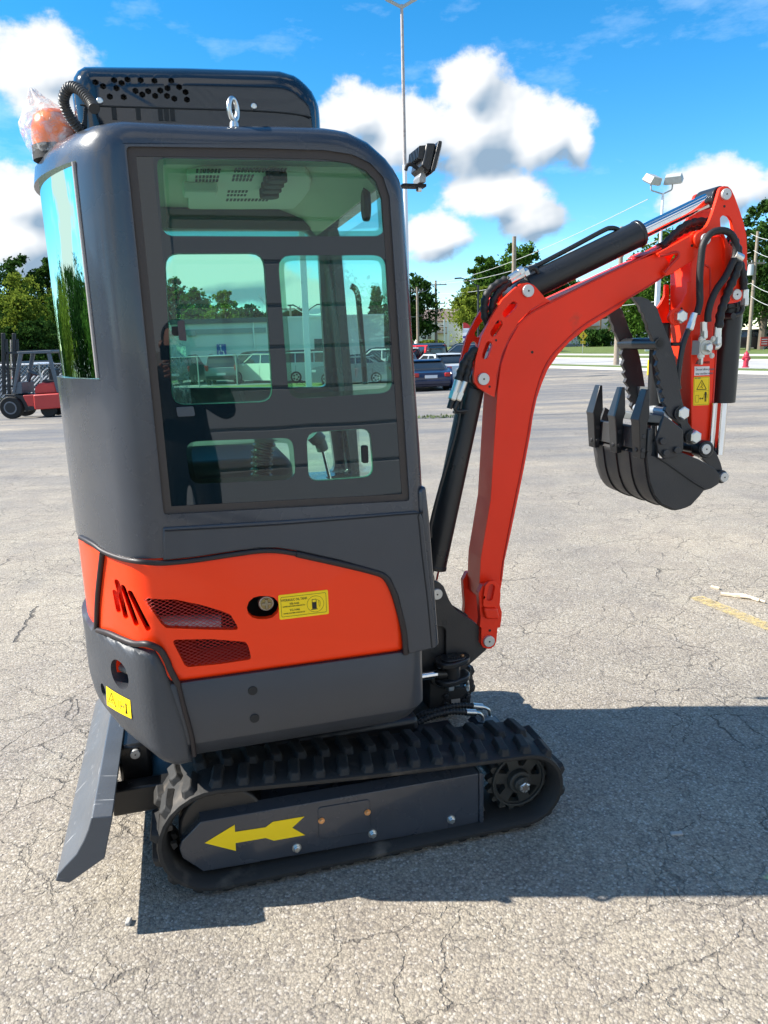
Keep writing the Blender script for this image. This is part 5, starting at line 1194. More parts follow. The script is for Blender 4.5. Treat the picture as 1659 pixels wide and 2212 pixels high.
# wear strips round the shell
for yk in (.345, .44, .53, .62):
    P = [Vector((p.x, p.y)) for p in pp[3:-6]]; vs = []
    tube('wear_strip', [(p.x-.001, yk, p.y-.001) for p in P[::3]], .0035, black, bucket, n=6)
lip = plate('cutting_edge', [(prof[0].x-.012, prof[0].y), (prof[0].x, prof[0].y), (prof[2].x, prof[2].y+.004), (prof[2].x-.016, prof[2].y+.004)], YB0-.004, YB1+.004, mat('bucket_edge', (.036, .037, .04), .42, bump=.3, bscale=150), bucket, bev=.003)
lx = prof[0].x-.014; lz = prof[0].y
for yk in (.355, .505, .660):
    t = ring_loft('bucket_tooth', [
        [(lx-.002, yk-.024, lz-.105), (lx-.022, yk-.024, lz-.105), (lx-.022, yk+.024, lz-.105), (lx-.002, yk+.024, lz-.105)],
        [(lx+.000, yk-.023, lz+.02), (lx-.034, yk-.026, lz+.02), (lx-.034, yk+.026, lz+.02), (lx+.000, yk+.023, lz+.02)],
        [(lx+.008, yk-.024, lz+.045), (lx-.038, yk-.027, lz+.035), (lx-.038, yk+.027, lz+.035), (lx+.008, yk+.024, lz+.045)],
        [(lx+.004, yk-.019, lz+.140), (lx-.007, yk-.019, lz+.140), (lx-.007, yk+.019, lz+.140), (lx+.004, yk+.019, lz+.140)]], black, bucket, 25)
    bevel(t, .002)
    for dz in (-.025, -.075): cyl('tooth_bolt', (lx-.012, yk-.018, lz+dz), (lx-.012, yk-.027, lz+dz), .0085, bucket_m, bucket, n=14, bev=.001); cyl('tooth_bolt', (lx-.020, yk, lz+dz), (lx-.028, yk, lz+dz), .0080, bucket_m, bucket, n=14, bev=.001)
earp = roundpoly([(1.3495,1.3164),(1.3663,1.3063),(1.4294,1.2625),(1.4354,1.2222),(1.4373,1.1818),(1.4031,1.1639),(1.3661,1.1588),(1.3572,1.1625),(1.336,1.184),(1.3225,1.229),(1.3348,1.2722)], [.004, .004, .02, 0, .01, .01, .01, .01, .01, .01, 0])
for y0 in (YB0-.014, YB1+.001): plate('side_cutter', earp, y0, y0+.013, bucket_m, bucket, bev=.0025)
for q in [(1.3441,1.2253),(1.3596,1.1823),(1.4049,1.1896)]: cyl('cutter_bolt', (q[0], YB0-.014, q[1]), (q[0], YB0-.026, q[1]), .0125, bucket_m, bucket, n=18, bev=.002)
tube('side_rib', [(x, YB0-.002, z) for x, z in [(1.3376,1.1653),(1.3801,1.14),(1.4452,1.0969),(1.5004,1.0607),(1.5494,1.0323)]], .003, black, bucket, n=6, curve=2)
plate('inner_bracket', roundpoly([(1.3512,1.309),(1.4181,1.3032),(1.4042,1.2768),(1.3544,1.2817)], .004), .42, .60, MATS['pale_grey_plate'], bucket, bev=.003)
# link arms
lkp = roundpoly([(1.5534,1.1736),(1.5542,1.1968),(1.5752,1.2048),(1.6056,1.1959),(1.6374,1.1753),(1.6676,1.1427),(1.6873,1.1082),(1.7004,1.0739),(1.7154,1.0561),(1.7135,1.0345),(1.6947,1.0264),(1.6746,1.0327),(1.675,1.059),(1.6724,1.076),(1.6445,1.0923),(1.6149,1.118),(1.5886,1.1386),(1.5636,1.1473)], .012)
ln = empty('bucket_link', (0, 0, 0)); ln.parent = ex
for y0 in (.418, .60): plate('link_plate', lkp, y0, y0+.016, bucket_m, ln, bev=.002)
q = (1.5805, 1.1719); cyl('link_boss', (q[0], .418, q[1]), (q[0]+.0, .37, q[1]), .033, black, ln, n=28, bev=.004)
q = (1.574, 1.1748); pin_end((q[0], .372, q[1]), .0195, ln, h=.010)
cyl('cross_tube', (q[0], .37, q[1]), (q[0], .62, q[1]), .024, black, ln, n=24)
q = (1.5855, 1.1435); hexbolt('grease_nipple', (q[0], .41, q[1]+.01), (-.3, -.4, -1), .009, .02, zinc, ln); hexbolt('grease_nipple', (q[0]-.01, .405, q[1]+.004), (-1, -.4, 0), .006, .012, zinc, ln)
q = (1.685, 1.0552); cyl('link_eye', (q[0], .60, q[1]), (q[0], .40, q[1]), .026, black, ln, n=28, bev=.004); pin_end((q[0]+.002, .398, q[1]), .0185, ln, h=.009)

# ---- flatten anything nested deeper than thing > part > sub-part
def flatten(root):
    bpy.context.view_layer.update()
    for part in list(root.children):
        for sub in list(part.children):
            st_k = list(sub.children)
            while st_k:
                o = st_k.pop(); st_k += list(o.children)
                mw = o.matrix_world.copy(); o.parent = part; o.matrix_parent_inverse.identity(); o.matrix_basis = part.matrix_world.inverted() @ mw
flatten(ex)

# ---- plastic bag tied over the beacon: a thing of its own
MX = ex.matrix_world.copy() if False else Matrix.Translation((ORIG[0], ORIG[1], 0)) @ Matrix.Rotation(R(15), 4, 'Z')
def bag(name, base, prof, seed, label, m=bag_m, n=36, crease=.006, tip=(0, 0)):
    rnd = random.Random(seed); ph = [(rnd.uniform(0, 6.28), rnd.randint(3, 9), rnd.uniform(.3, 1)) for _ in range(7)]
    vs = []; fs = []
    for j, (r, z) in enumerate(prof):
        t = j/(len(prof)-1)
        for i in range(n):
            a = 2*math.pi*i/n; w = sum(s*math.sin(k*a+p+z*40) for p, k, s in ph)
            rr_ = max(.002, r+crease*w*min(1, r/.03)); vs.append((base[0]+rr_*math.cos(a)+tip[0]*t*t, base[1]+rr_*math.sin(a)+tip[1]*t*t, base[2]+z+.003*math.sin(3*a+seed)))
    for j in range(len(prof)-1):
        for i in range(n): fs.append((j*n+i, j*n+(i+1) % n, (j+1)*n+(i+1) % n, (j+1)*n+i))
    o = mesh(name, [MX @ Vector(v) for v in vs], fs, m, None, 30)
    return tag(o, label, 'plastic bag')
bagm = mat('crinkled_film', (.80, .80, .80), .12)
def film(name, a, col=(.85, .86, .86)):
    m = bpy.data.materials.new(name); m.use_nodes = True; nt = m.node_tree; N = nt.nodes; L = nt.links; N.clear()
    out = N.new('ShaderNodeOutputMaterial'); t = N.new('ShaderNodeBsdfTransparent'); p = N.new('ShaderNodeBsdfPrincipled'); p.inputs['Base Color'].default_value = (*col, 1); p.inputs['Roughness'].default_value = .15
    tc = N.new('ShaderNodeTexCoord'); n = N.new('ShaderNodeTexNoise'); n.inputs['Scale'].default_value = 28; n.inputs['Detail'].default_value = 5; n.inputs['Distortion'].default_value = 1.2; L.new(tc.outputs['Object'], n.inputs[0])
    mr = N.new('ShaderNodeMapRange'); L.new(n.outputs[0], mr.inputs[0]); mr.inputs[1].default_value = .42; mr.inputs[2].default_value = .7; mr.inputs[3].default_value = a*.35; mr.inputs[4].default_value = min(1, a*2.2)
    b = N.new('ShaderNodeBump'); b.inputs['Strength'].default_value = .8; b.inputs['Distance'].default_value = .01; L.new(n.outputs[0], b.inputs['Height']); L.new(b.outputs[0], p.inputs['Normal'])
    mx = N.new('ShaderNodeMixShader'); L.new(mr.outputs[0], mx.inputs[0]); L.new(t.outputs[0], mx.inputs[1]); L.new(p.outputs[0], mx.inputs[2]); L.new(mx.outputs[0], out.inputs[0]); return m
bag('plastic_bag', (BX, BY, BZ), [(.066, -.006), (.072, .01), (.075, .03), (.076, .05), (.070, .075), (.054, .10), (.036, .118), (.022, .135), (.006, .158)], 3, 'clear plastic bag tied over the amber beacon on the cab roof', film('clear_film', .34), tip=(-.045, 0))
bag('seat_wrap', (-.40, .50, 1.54), [(.11, -.32), (.125, -.2), (.12, -.05), (.115, .06), (.08, .13), (.03, .17)], 8, 'clear plastic wrap over the headrest inside the cab', film('seat_film', .22), crease=.008, tip=(.0, -.05))
# ================================================================== GROUND
def node_mat(name, build):
    m = bpy.data.materials.new(name); m.use_nodes = True; build(m.node_tree, m.node_tree.nodes, m.node_tree.links, m.node_tree.nodes['Principled BSDF']); return m
def asphalt(nt, N, L, p):
    tc = N.new('ShaderNodeTexCoord'); P = tc.outputs['Object']
    def noise(s, d=4, r=.6, vec=None, dist=0):
        n = N.new('ShaderNodeTexNoise'); n.inputs['Scale'].default_value = s; n.inputs['Detail'].default_value = d; n.inputs['Roughness'].default_value = r; n.inputs['Distortion'].default_value = dist
        L.new(vec or P, n.inputs[0]); return n
    def mr(x, a, b, c=0., d=1., sm=False):
        n = N.new('ShaderNodeMapRange'); n.interpolation_type = 'SMOOTHSTEP' if sm else 'LINEAR'; L.new(x, n.inputs[0])
        for i, v in enumerate((a, b, c, d)): n.inputs[i+1].default_value = v
        return n.outputs[0]
    def math_(op, a, b):
        n = N.new('ShaderNodeMath'); n.operation = op
        for i, v in enumerate((a, b)):
            if isinstance(v, (int, float)): n.inputs[i].default_value = v
            else: L.new(v, n.inputs[i])
        return n.outputs[0]
    def mix(f, a, b, blend='MIX'):
        n = N.new('ShaderNodeMix'); n.data_type = 'RGBA'; n.blend_type = blend
        if isinstance(f, (int, float)): n.inputs[0].default_value = f
        else: L.new(f, n.inputs[0])
        for i, v in ((6, a), (7, b)):
            if isinstance(v, tuple): n.inputs[i].default_value = (*v, 1)
            else: L.new(v, n.inputs[i])
        return n.outputs[2]
    # exposed aggregate: pebbles of two sizes with their own tone
    v1 = N.new('ShaderNodeTexVoronoi'); v1.inputs['Scale'].default_value = 125; L.new(P, v1.inputs[0])
    v2 = N.new('ShaderNodeTexVoronoi'); v2.inputs['Scale'].default_value = 280; L.new(P, v2.inputs[0])
    tone = N.new('ShaderNodeSeparateColor'); L.new(v1.outputs['Color'], tone.inputs[0])
    tone2 = N.new('ShaderNodeSeparateColor'); L.new(v2.outputs['Color'], tone2.inputs[0])
    peb = mix(tone.outputs[0], (.26, .228, .182), (.48, .432, .355)); peb = mix(mr(tone.outputs[1], .86, .9), peb, (.62, .58, .52)); peb = mix(mr(tone.outputs[2], .88, .92), peb, (.11, .10, .10))
    peb2 = mix(tone2.outputs[0], (.25, .218, .175), (.46, .41, .335)); col = mix(.45, peb, peb2)
    gap = mr(v1.outputs['Distance'], .45, .75); col = mix(math_('MULTIPLY', gap, .45), col, (.115, .105, .095))
    # large soft tone changes, darker patches further out
    big = mr(noise(.55, 5, .55).outputs[0], .35, .68); col = mix(mix(big, (.74, .74, .78), (1.10, 1.07, 1.03)), col, col, 'MULTIPLY') if False else mix(1.0, col, mix(big, (.76, .77, .80), (1.12, 1.09, 1.04)), 'MULTIPLY')
    med = mr(noise(3.2, 6, .6).outputs[0], .32, .7); col = mix(1.0, col, mix(med, (.84, .83, .84), (1.07, 1.07, 1.05)), 'MULTIPLY')
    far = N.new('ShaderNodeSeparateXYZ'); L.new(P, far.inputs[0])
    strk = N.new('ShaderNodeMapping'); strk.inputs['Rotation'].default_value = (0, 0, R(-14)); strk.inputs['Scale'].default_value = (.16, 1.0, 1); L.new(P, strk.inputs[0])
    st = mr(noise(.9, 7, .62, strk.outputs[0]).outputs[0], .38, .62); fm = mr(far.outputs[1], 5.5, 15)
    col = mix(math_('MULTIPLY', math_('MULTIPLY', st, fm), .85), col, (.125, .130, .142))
    stain = mr(noise(1.7, 3, .5).outputs[0], .60, .74); col = mix(math_('MULTIPLY', stain, .35), col, (.16, .15, .145))
    # cracks: two nets of cells with wandering edges
    wob = noise(5, 5, .65); wv = N.new('ShaderNodeVectorMath'); wv.operation = 'MULTIPLY_ADD'; L.new(wob.outputs['Color'], wv.inputs[0]); wv.inputs[1].default_value = (.16, .16, 0); L.new(P, wv.inputs[2])
    def cracks(scale, w, mlo, mhi, ms):
        v = N.new('ShaderNodeTexVoronoi'); v.feature = 'DISTANCE_TO_EDGE'; v.inputs['Scale'].default_value = scale; L.new(wv.outputs[0], v.inputs[0])
        wn = noise(14, 4, .6); wid = mr(wn.outputs[0], .35, .7, w*.35, w*1.5); c = N.new('ShaderNodeMath'); c.operation = 'DIVIDE'; L.new(v.outputs['Distance'], c.inputs[0]); L.new(wid, c.inputs[1])
        k = mr(c.outputs[0], .35, 1.0, 1, 0, True); return math_('MULTIPLY', k, mr(noise(ms, 3, .5).outputs[0], mlo, mhi))
    c1 = cracks(4.4, .015, .46, .62, 1.1); c2 = cracks(1.5, .004, .48, .62, .6); c3 = cracks(9.5, .026, .52, .64, 1.6)
    ck = math_('MAXIMUM', math_('MAXIMUM', c1, c2), math_('MULTIPLY', c3, .7))
    col = mix(math_('MULTIPLY', ck, .74), col, (.050, .043, .038))
    L.new(col, p.inputs['Base Color']); p.inputs['Roughness'].default_value = .82; p.inputs['Specular IOR Level'].default_value = .35
    h = math_('SUBTRACT', math_('ADD', math_('MULTIPLY', math_('SUBTRACT', 1.0, v1.outputs['Distance']), .5), math_('ADD', math_('MULTIPLY', math_('SUBTRACT', 1.0, v2.outputs['Distance']), .25), math_('MULTIPLY', noise(40, 4).outputs[0], .5))), math_('MULTIPLY', ck, 2.2))
    b = N.new('ShaderNodeBump'); b.inputs['Strength'].default_value = .65; b.inputs['Distance'].default_value = .006; L.new(h, b.inputs['Height']); L.new(b.outputs[0], p.inputs['Normal'])
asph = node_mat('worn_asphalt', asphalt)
def simple_ground(c1, c2, scale, bump, rough=.9):
    def f(nt, N, L, p):
        tc = N.new('ShaderNodeTexCoord'); n = N.new('ShaderNodeTexNoise'); n.inputs['Scale'].default_value = scale; n.inputs['Detail'].default_value = 8; n.inputs['Roughness'].default_value = .65; L.new(tc.outputs['Object'], n.inputs[0])
        r = N.new('ShaderNodeValToRGB'); r.color_ramp.elements[0].position = .35; r.color_ramp.elements[1].position = .68; r.color_ramp.elements[0].color = (*c1, 1); r.color_ramp.elements[1].color = (*c2, 1)
        L.new(n.outputs[0], r.inputs[0]); L.new(r.outputs[0], p.inputs['Base Color']); p.inputs['Roughness'].default_value = rough
        n2 = N.new('ShaderNodeTexNoise'); n2.inputs['Scale'].default_value = scale*12; L.new(tc.outputs['Object'], n2.inputs[0]); b = N.new('ShaderNodeBump'); b.inputs['Strength'].default_value = bump; b.inputs['Distance'].default_value = .03; L.new(n2.outputs[0], b.inputs['Height']); L.new(b.outputs[0], p.inputs['Normal'])
    return f
grass_m = node_mat('lawn_grass', simple_ground((.075, .115, .020), (.145, .19, .045), 1.3, .8))
conc_m = node_mat('pale_concrete', simple_ground((.42, .41, .38), (.52, .51, .48), .7, .2))
road_m = node_mat('road_surface', simple_ground((.34, .33, .32), (.44, .43, .41), .35, .2))
def sheet_grid(name, xs, ys, dz, m):
    vs = [(x, y, gh(x, y)+dz) for y in ys for x in xs]; n = len(xs)
    fs = [(j*n+i, j*n+i+1, (j+1)*n+i+1, (j+1)*n+i) for j in range(len(ys)-1) for i in range(n-1)]
    return tag(mesh(name, vs, fs, m, None), kind='structure')
xs = [-1500, -600, -250, -120, -70, -40, -25, -12, -6, 0, 6, 12, 25, 40, 70, 120, 250, 600, 1500]; ys = [-300, -60, -12, 0, 4.5, 10, 15, 20, 25, 30, 34.5, 45, 57, 70, 85, 100, 120, 140, 160, 300, 700, 1600, 3000]
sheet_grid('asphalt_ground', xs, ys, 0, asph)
# road running past the lot, from the far left to the near right
RP = Vector((11.32, 49.8)); RD = Vector((.359, -.933)).normalized(); RN = Vector((.933, .359)).normalized()
def rpt(s, d): return RP+RD*s+RN*d
def ribbon(name, d0, d1, dz, m, s0=-260, s1=90, kerb=0):
    n = 90; vs = []; fs = []
    for i in range(n+1):
        s = s0+(s1-s0)*i/n
        for d in (d0, d1): p = rpt(s, d); vs.append((p.x, p.y, gh(p.x, p.y)+dz))
    for i in range(n): fs.append((2*i, 2*i+1, 2*i+3, 2*i+2))
    if kerb:
        b = len(vs)
        for i in range(n+1):
            s = s0+(s1-s0)*i/n
            for d in (d0, d1): p = rpt(s, d); vs.append((p.x, p.y, gh(p.x, p.y)+dz-kerb))
        for i in range(n): fs += [(2*i, 2*i+2, b+2*i+2, b+2*i), (2*i+1, b+2*i+1, b+2*i+3, 2*i+3)]
    return tag(mesh(name, vs, fs, m, None), kind='structure')
ribbon('kerb', 0, .35, .14, conc_m, kerb=.2); ribbon('grass_verge', .352, 2.2, .12, grass_m, kerb=.1); ribbon('kerb', 2.202, 2.4, .11, conc_m, kerb=.15)
ribbon('road', 2.402, 10.6, .03, road_m); ribbon('kerb', 10.602, 10.85, .13, conc_m, kerb=.15); ribbon('grass_verge', 10.852, 15.2, .11, grass_m, kerb=.1)
ribbon('pavement', 15.202, 17.8, .13, conc_m, kerb=.1); ribbon('lawn', 17.802, 60, .11, grass_m, kerb=.1)
# grassy edge on the far side of the lot
def patch(name, pts, dz, m):
    vs = [(x, y, gh(x, y)+dz) for x, y in pts]; return tag(mesh(name, vs, [tuple(range(len(vs)))], m, None), kind='structure')
gA = [(-12.102,44.374,-0.741),(-10.377,44.515,-0.718),(-7.881,43.097,-0.685),(-6.335,43.677,-0.664)] + [(-4.114,43.047,-0.635),(-3.444,45.938,-0.626)]
def strip_y(name, x0, x1, y0, y1, dz, m, n=24):
    vs = []; fs = []
    for i in range(n+1):
        x = x0+(x1-x0)*i/n
        for j in range(5): y = y0+(y1-y0)*j/4; vs.append((x, y, gh(x, y)+dz))
    for i in range(n):
        for j in range(4): a = i*5+j; fs.append((a, a+5, a+6, a+1))
    return tag(mesh(name, vs, fs, m, None), kind='structure')
strip_y('grass_strip', -16.0, -2.2, 37.0, 43.2, .03, grass_m)
strip_y('lawn', -90, -14, 34.5, 70, .03, grass_m)
strip_y('lawn', -60, 3, 75, 160, .03, grass_m)
# tufts of grass along the kerb and weeds in the lot
def grass_clump(name, pts, n, h, spread, m):
    vs = []; fs = []
    for x, y in pts:
        for _ in range(n):
            a = random.uniform(0, 6.28); r = spread*math.sqrt(random.random()); bx_, by_ = x+r*math.cos(a)*2, y+r*math.sin(a); hh = h*random.uniform(.4, 1.1); w = .012; t = random.uniform(0, 6.28); ln_ = random.uniform(-.4, .4)*hh
            z = gh(bx_, by_); b = len(vs); vs += [(bx_-w*math.cos(t), by_-w*math.sin(t), z), (bx_+w*math.cos(t), by_+w*math.sin(t), z), (bx_+ln_, by_+ln_*.5, z+hh)]; fs.append((b, b+1, b+2))
    return tag(mesh(name, vs, fs, m, None), kind='stuff', label='weeds and grass tufts growing in the cracked asphalt', cat='grass')
gl = mat('grass_blades', (.10, .15, .03), .7, var=.3, vscale=3)
gp = [(1.152,18.243,-0.259),(1.338,18.448,-0.261),(1.033,18.154,-0.258),(1.428,18.128,-0.255)]
grass_clump('weeds', [tuple(p[:2]) for p in gp], 60, .07, .30, gl)
# parking bay line, worn yellow; wood splinter; small scraps
ypaint = mat('worn_yellow_paint', (.58, .40, .10), .8, var=.15, vscale=30)
pl = [(1.852,4.313,0.0),(1.984,4.364,0.0),(2.136,3.887,0.0),(2.081,3.781,0.0),(2.0,3.999,-0.0)]
ll = [p[:2] for p in pl]
def worn(nt, N, L, p):
    tc = N.new('ShaderNodeTexCoord'); n = N.new('ShaderNodeTexNoise'); n.inputs['Scale'].default_value = 34; n.inputs['Detail'].default_value = 6; n.inputs['Roughness'].default_value = .7; L.new(tc.outputs['Object'], n.inputs[0])
    mr = N.new('ShaderNodeMapRange'); L.new(n.outputs[0], mr.inputs[0]); mr.inputs[1].default_value = .36; mr.inputs[2].default_value = .66; mr.inputs[4].default_value = .8; L.new(mr.outputs[0], p.inputs['Alpha'])
    p.inputs['Base Color'].default_value = (.66, .50, .20, 1); p.inputs['Roughness'].default_value = .85
wy = node_mat('flaking_yellow_paint', worn)
a_, b_ = Vector(ll[0]).lerp(Vector(ll[1]), .5), Vector(ll[2]).lerp(Vector(ll[3]), .5); dd = (b_-a_).normalized(); nn = Vector((-dd.y, dd.x))*.05; b2 = a_+dd*4.5
tag(mesh('painted_line', [(*(a_+nn), .004), (*(a_-nn), .004), (*(b2-nn), .004), (*(b2+nn), .004)], [(0, 1, 2, 3)], wy), kind='structure')
wp = [Vector((p[0], p[1], .012)) for p in [(2.08,4.356,0.0),(2.152,4.322,0.0),(2.217,4.29,0.0),(2.255,4.223,0.0)]]
wood = mat('split_wood', (.66, .56, .42), .8, bump=.5, bscale=60, var=.15)
o = tube('wood_splinter', wp, [.012]*8+[.016]*8+[.010]*9, wood, None, n=6); tag(o, 'pale split stick of wood lying beside the yellow line', 'wood')
o = tube('wood_splinter', [w+Vector((.02, -.03, 0)) for w in wp[1:]], .006, wood, None, n=5); tag(o, 'thin sliver of wood lying against the larger split stick', 'wood')
sp1 = [(2.087,4.507,-0.0),(2.123,4.466,0.0)]; o = tube('wood_chip', [Vector((*p[:2], .008)) for p in sp1], .009, wood, None, n=5, curve=0); tag(o, 'small wood chip lying beyond the split stick', 'wood')
q = [(-0.762,1.799,0.0)][0]; o = box('stone_chip', q[0]-.007, q[1]-.012, 0, q[0]+.007, q[1]+.012, .012, mat('pale_stone', (.42, .40, .37), .8, bump=.4), None, .003); tag(o, 'pale angular chip at the corner of the blade shadow', 'stone')
q = [(0.929,2.118,0.0)][0]; o = box('stone_chip', q[0]-.02, q[1]-.008, 0, q[0]+.02, q[1]+.008, .006, MATS['pale_stone'], None, .002); tag(o, 'flat white scrap lying in the cab shadow', 'stone')
# loose gravel: fine stones spread over the near asphalt
def gravel():
    rnd = random.Random(4); vs = []; fs = []
    for _ in range(5200):
        y = 1.0+5.5*rnd.random()**1.6; x = rnd.uniform(-1, 1)*(.6+.62*y)+.1; s = rnd.uniform(.0014, .0042); b = len(vs); a = rnd.uniform(0, 6.28)
        for k in range(5): t = a+k*1.2566; q = s*rnd.uniform(.7, 1.2); vs.append((x+q*math.cos(t), y+q*math.sin(t), 0))
        vs.append((x+rnd.uniform(-.3, .3)*s, y+rnd.uniform(-.3, .3)*s, s*rnd.uniform(.5, 1.0)))
        for k in range(5): fs.append((b+k, b+(k+1) % 5, b+5))
    def g(nt, N, L, p):
        tc = N.new('ShaderNodeTexCoord'); v = N.new('ShaderNodeTexVoronoi'); v.inputs['Scale'].default_value = 70; L.new(tc.outputs['Object'], v.inputs[0]); s = N.new('ShaderNodeSeparateColor'); L.new(v.outputs['Color'], s.inputs[0])
        r = N.new('ShaderNodeValToRGB'); L.new(s.outputs[0], r.inputs[0]); r.color_ramp.elements[0].color = (.15, .14, .125, 1); r.color_ramp.elements[1].color = (.52, .48, .42, 1); L.new(r.outputs[0], p.inputs['Base Color']); p.inputs['Roughness'].default_value = .85
    return tag(mesh('loose_gravel', vs, fs, node_mat('gravel', g), None), 'loose grit and small stones scattered over the cracked asphalt', 'gravel', kind='stuff')
gravel()

# ================================================================== TREES
def leaf_mat(name, c1, c2, tr=.35):
    m = bpy.data.materials.new(name); m.use_nodes = True; nt = m.node_tree; N = nt.nodes; L = nt.links; N.clear()
    out = N.new('ShaderNodeOutputMaterial'); d = N.new('ShaderNodeBsdfDiffuse'); t = N.new('ShaderNodeBsdfTranslucent'); tc = N.new('ShaderNodeTexCoord')
    n = N.new('ShaderNodeTexNoise'); n.inputs['Scale'].default_value = .55; n.inputs['Detail'].default_value = 5; n.inputs['Roughness'].default_value = .75; L.new(tc.outputs['Object'], n.inputs[0])
    r = N.new('ShaderNodeValToRGB'); r.color_ramp.elements[0].position = .36; r.color_ramp.elements[1].position = .64; r.color_ramp.elements[0].color = (*c1, 1); r.color_ramp.elements[1].color = (*c2, 1); L.new(n.outputs[0], r.inputs[0])
    L.new(r.outputs[0], d.inputs[0]); L.new(r.outputs[0], t.inputs[0]); mx = N.new('ShaderNodeMixShader'); mx.inputs[0].default_value = tr; L.new(d.outputs[0], mx.inputs[1]); L.new(t.outputs[0], mx.inputs[2]); L.new(mx.outputs[0], out.inputs[0]); return m
leafs = {'mid': leaf_mat('leaves_mid_green', (.035, .085, .014), (.10, .19, .03)), 'yellow': leaf_mat('leaves_yellow_green', (.075, .115, .014), (.24, .30, .045), .4), 'dark': leaf_mat('leaves_dark_green', (.016, .045, .012), (.055, .11, .022), .25), 'blue': leaf_mat('needles_blue_green', (.022, .055, .030), (.06, .12, .055), .15)}
bark = mat('bark', (.12, .095, .07), .9, bump=.6, bscale=12, var=.2)
def tree(x, y, top, w, kind, seed, label, n=11000, shape='round', low=.12, leaf=None, group=None, name='tree', d=None):
    rnd = random.Random(seed); z0 = gh(x, y); Ht = top-z0; d = d or math.hypot(x, y); ls = leaf or max(.12, .0045*d)
    root = empty(name, (x, y, z0), label=label, cat='tree', group=group); vs = []; fs = []
    cl = []
    if shape == 'round':
        k = 46
        for _ in range(k):
            while True:
                u = Vector((rnd.uniform(-1, 1), rnd.uniform(-1, 1), rnd.uniform(-1, 1)))
                if .15 < u.length < 1: break
            zz = u.z; rad = math.sqrt(max(0, 1-abs(zz)**2.2))
            c = Vector((u.x*w*.42*(.55+.45*rad), u.y*w*.42*(.55+.45*rad), Ht*(low+(1-low)*(.5+.42*zz)))); cl.append((c, w*rnd.uniform(.10, .20)*(1.15-.35*abs(zz))))
        for _ in range(14):
            a = rnd.uniform(0, 6.28); t = rnd.uniform(.5, 1); r = w*.45*math.sqrt(max(0, 1-(2*t-1)**2)); cl.append((Vector((r*math.cos(a), r*math.sin(a), Ht*(low+(1-low)*t*.97))), w*.07))
    elif shape == 'cone':
        for k in range(70):
            t = (k/70)**.8; r = w*.5*(1-t)**.9; a = k*2.4; cl.append((Vector((r*.75*math.cos(a), r*.75*math.sin(a), Ht*(.05+.93*t))), max(.25, w*.13*(1-t)+.12)))
    elif shape == 'mass':
        for _ in range(90): cl.append((Vector((rnd.uniform(-.5, .5)*w, rnd.uniform(-.18, .18)*w, Ht*rnd.random()**.8*rnd.uniform(.75, .95))), w*rnd.uniform(.05, .09)))
    per = max(20, n//len(cl))
    for c, r in cl:
        sub = [(c+Vector((rnd.gauss(0, 1), rnd.gauss(0, 1), rnd.gauss(0, .8)))*r*.62, r*rnd.uniform(.22, .42)) for _ in range(7)]
        for _ in range(per):
            s, sr = rnd.choice(sub); q = s+Vector((rnd.gauss(0, 1), rnd.gauss(0, 1), rnd.gauss(0, .8)))*sr
            if q.z < Ht*.03: q.z = Ht*.03+rnd.random()*.3
            if q.z > Ht: q.z = Ht-rnd.random()*.5
            nrm = Vector((rnd.gauss(0, 1), rnd.gauss(0, 1), rnd.gauss(.35, 1))).normalized(); a = nrm.orthogonal().normalized(); b = nrm.cross(a); t = rnd.uniform(0, 6.28); a, b = a*math.cos(t)+b*math.sin(t), b*math.cos(t)-a*math.sin(t)
            s1 = ls*rnd.uniform(.6, 1.25); s2 = s1*rnd.uniform(.45, .8); i = len(vs); vs += [q-a*s1*.5, q+b*s2*.5, q+a*s1*.5, q-b*s2*.5]; fs.append((i, i+1, i+2, i+3))
    mesh('crown', vs, fs, leafs[kind], root)
    bm = bmesh.new(); tr = max(.12, Ht*.022)
    tube('', [(0, 0, -.1), (0.05*w*rnd.uniform(-1, 1), 0, Ht*.35), (0.04*w*rnd.uniform(-1, 1), 0, Ht*.8)], [tr*1.2]*8+[tr*.7]*8+[tr*.25], None, n=8, into=bm)
    if shape != 'cone':
        for c, r in cl[:16]:
            s = Vector((0, 0, max(.3, c.z*.45))); tube('', [s, s.lerp(c, .5)+Vector((0, 0, .04*Ht)), c], [tr*.45]*4+[tr*.28]*4+[tr*.08], None, n=5, curve=4, into=bm)
    from_bm('trunk', bm, bark, root, 40)
    return root
def px_tree(center, D, wpx, *a, **k):
    return tree(center[0], D, center[1], wpx/1597*D, *a, d=D, **k)
T = px_tree
T((4.535, 11.059), 110, 110, 'dark', 1, 'tall dark tree rising behind the cab edge and the apartment roof')
T((12.052, 7.495), 92, 125, 'yellow', 2, 'bushy yellow-green tree in front of the white apartment gable', n=12000, low=.22)
T((16.284, 14.345), 120, 75, 'mid', 3, 'narrow leafy tree left of the tall bare pole top', low=.3)
T((22.057, 15.926), 122, 115, 'mid', 4, 'broad tree behind the tall bare pole top', n=11000, low=.2)
T((29.939, 11.116), 125, 110, 'dark', 5, 'dark rounded tree seen under the arm cylinder')
T((31.168, 12.829), 84, 190, 'mid', 6, 'tall tree behind the twin-headed lamp post', n=15000, low=.05)
T((31.783, 10.543), 95, 110, 'dark', 7, 'darker tree left of the twin-headed lamp post', low=.05)
T((39.311, 10.034), 92, 130, 'mid', 8, 'leafy tree hidden behind the stick of the digger', low=.03)
T((35.376, 13.187), 70, 150, 'dark', 9, 'tall dark tree at the right edge above the parked cars', n=16000, low=.10)
T((36.598, 8.663), 78, 90, 'dark', 10, 'shaded tree between the stick and the right utility pole', low=.05)
T((-22.448, 9.035), 84, 90, 'mid', 11, 'leftmost tree seen through the sliding side window', low=.0)
